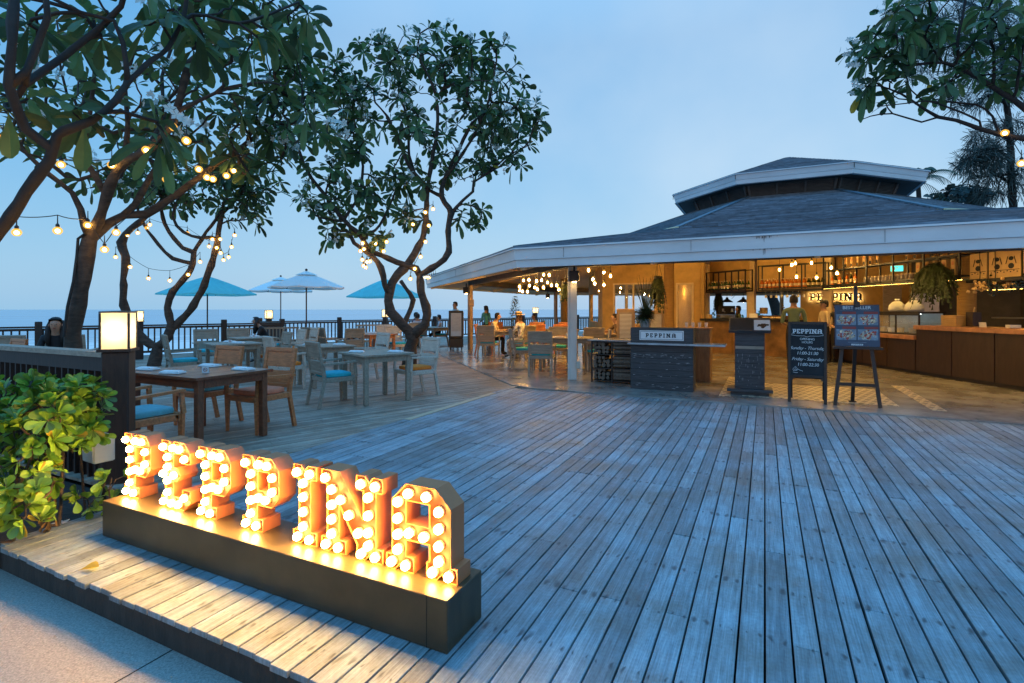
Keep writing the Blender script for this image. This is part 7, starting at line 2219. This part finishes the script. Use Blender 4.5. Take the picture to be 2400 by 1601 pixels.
    if style == 'pony': m.tube([hc+Vector((0,-.10,.03)), hc+Vector((0,-.14,-.04)), hc+Vector((.01,-.13,-.17)), hc+Vector((.015,-.11,-.30))], [.03,.035,.028,.006], 7)
    if style == 'long':
        for s in (-1, 0, 1): m.tube([hc+Vector((s*.06,-.05,.05)), hc+Vector((s*.095,-.05+.03*abs(s),-.06)), hc+Vector((s*.10,-.03+.05*abs(s),-.22)), hc+Vector((s*.09,.0+.04*abs(s),-.36))], [.04,.045,.045,.02], 7)
    if style == 'bun': m.ball(hc+Vector((0,-.11,.06)), .045, 8, 6)
    m.build('hair', M[hair], t, True)
    if cap == 'cap':
        m = MB(); m.M = Matrix.Translation(hc); m.lathe([(.108, .03), (.106, .06), (.085, .105), (.04, .128), (0, .132)], 14)
        m.add([(-.085,.06,.035),(.085,.06,.035),(.075,.17,.02),(0,.20,.018),(-.075,.17,.02),(-.085,.06,.045),(.085,.06,.045),(.075,.17,.03),(0,.20,.028),(-.075,.17,.03)], [(4,3,2,1,0),(5,6,7,8,9),(0,1,6,5),(1,2,7,6),(2,3,8,7),(3,4,9,8),(4,0,5,9)])
        m.build('cap', M['black'], t)
    if cap == 'hat':
        m = MB(); m.M = Matrix.Translation(hc); m.lathe([(.20, .055), (.205, .062), (.11, .075), (.105, .14), (.07, .165), (0, .168)], 18); m.build('straw_hat', M['paper'], t)
        m = MB(); m.M = Matrix.Translation(hc); m.lathe([(.112, .078), (.109, .105)], 18, cap=False); m.build('hat_band', M['black'], t)
    return t
sh = {
 'green': mat('sage_shirt', (.15,.21,.115), .8, .2, 5), 'white': mat('cream_polo', (.62,.50,.30), .8, .1, 8), 'teal': mat('teal_shirt', (.06,.33,.48), .8, .15, 8),
 'yellow': mat('yellow_print_shirt', (.62,.34,.05), .8, .4, 16, col2=(.75,.66,.5)), 'floral': mat('floral_dress', (.08,.09,.13), .8, .7, 9, col2=(.75,.70,.66)), 'brown': mat('brown_shirt', (.10,.06,.035), .8, .2),
 'blk': M['black'], 'sky': mat('pale_blue_shirt', (.40,.55,.65), .8, .1), 'red': mat('plum_top', (.22,.04,.06), .8, .2), 'dark': mat('dark_dress', (.015,.014,.016), .8, .3), 'lav': mat('pale_top', (.5,.5,.55), .8, .1)}
person('man in a sage green shirt standing at the bar with his back to us', Vector((6.85, 12.6, FZ)), (.45, 1), 'stand', 1.80, sh['green'], sh['dark'], arms='work')
person('man in a black cap and cream polo walking left before the food counter', Vector((8.35, 13.85, FZ)), (-1, .1), 'stand', 1.70, sh['white'], sh['dark'], arms='work', cap='cap')
person('second person in a black cap, mostly hidden behind the poster', Vector((9.15, 14.5, FZ))*1+Vector((-.05, .0, 0)), (-.6, -1), 'stand', 1.66, sh['dark'], sh['dark'], arms='work', cap='cap')
person('woman with dark hair and green top working behind the bar', Vector((8.25, 18.9, FZ)), (-1, .1), 'stand', 1.58, sh['green'], sh['dark'], style='long', arms='work', female=True)
person('man in a brown shirt seated at a pavilion table, one arm outstretched', Vector((3.12, 14.85, FZ)), (-1, -.05), 'sit', 1.72, sh['brown'], sh['dark'], arms='reach', lean=.10)
person('man in a yellow patterned shirt leaning over his table', Vector((-.72, 16.95, FZ)), (1, -.1), 'sit', 1.74, sh['yellow'], sh['dark'], arms='table', lean=.16)
person('woman in a straw hat and floral dress seated under the roof', Vector((.30, 15.7, FZ)), (-.9, .7), 'sit', 1.74, sh['floral'], sh['floral'], hair='brownhair', style='long', arms='table', cap='hat', female=True, lean=.05)
person('waitress in a teal shirt with a ponytail looking out to sea', Vector((-1.05, 21.0, 0)), (-.8, 1), 'stand', 1.62, sh['teal'], sh['dark'], style='pony', arms='work', female=True)
person('waiter in a pale blue shirt standing behind the black air cooler', Vector((-2.25, 20.6, 0)), (-.7, -.5), 'stand', 1.78, sh['sky'], sh['dark'], arms='down')
person('dark haired diner in white under the far glowing lantern', Vector((1.0, 22.5, 0)), (-1, -.2), 'sit', 1.66, sh['lav'], sh['dark'], arms='table')
person('left person of the seated couple seen through the fork of the tree', Vector((-3.98, 20.8, 0)), (1, .2), 'sit', 1.76, sh['red'], sh['dark'], arms='chin', lean=.06)
person('right person of the seated couple, hands to the face', Vector((-3.72, 20.5, 0)), (-.4, .8), 'sit', 1.70, sh['lav'], sh['dark'], arms='chin', style='bun', female=True)
person('diner with dark glasses seated left of the black air cooler', Vector((-2.95, 21.3, 0)), (-1, -.1), 'sit', 1.62, sh['lav'], sh['dark'], arms='table', style='short')
person('dark haired diner leaning low over the far gray table', Vector((-6.95, 14.9, 0)), (-1, -.4), 'sit', 1.62, sh['dark'], sh['dark'], arms='table', style='long', lean=.28, female=True)
person('smiling woman with long dark hair beside the leaning trunk', Vector((-7.72, 8.8, -.05)), (.55, -1), 'sit', 1.80, sh['dark'], sh['dark'], style='long', arms='table', female=True, lean=.02)
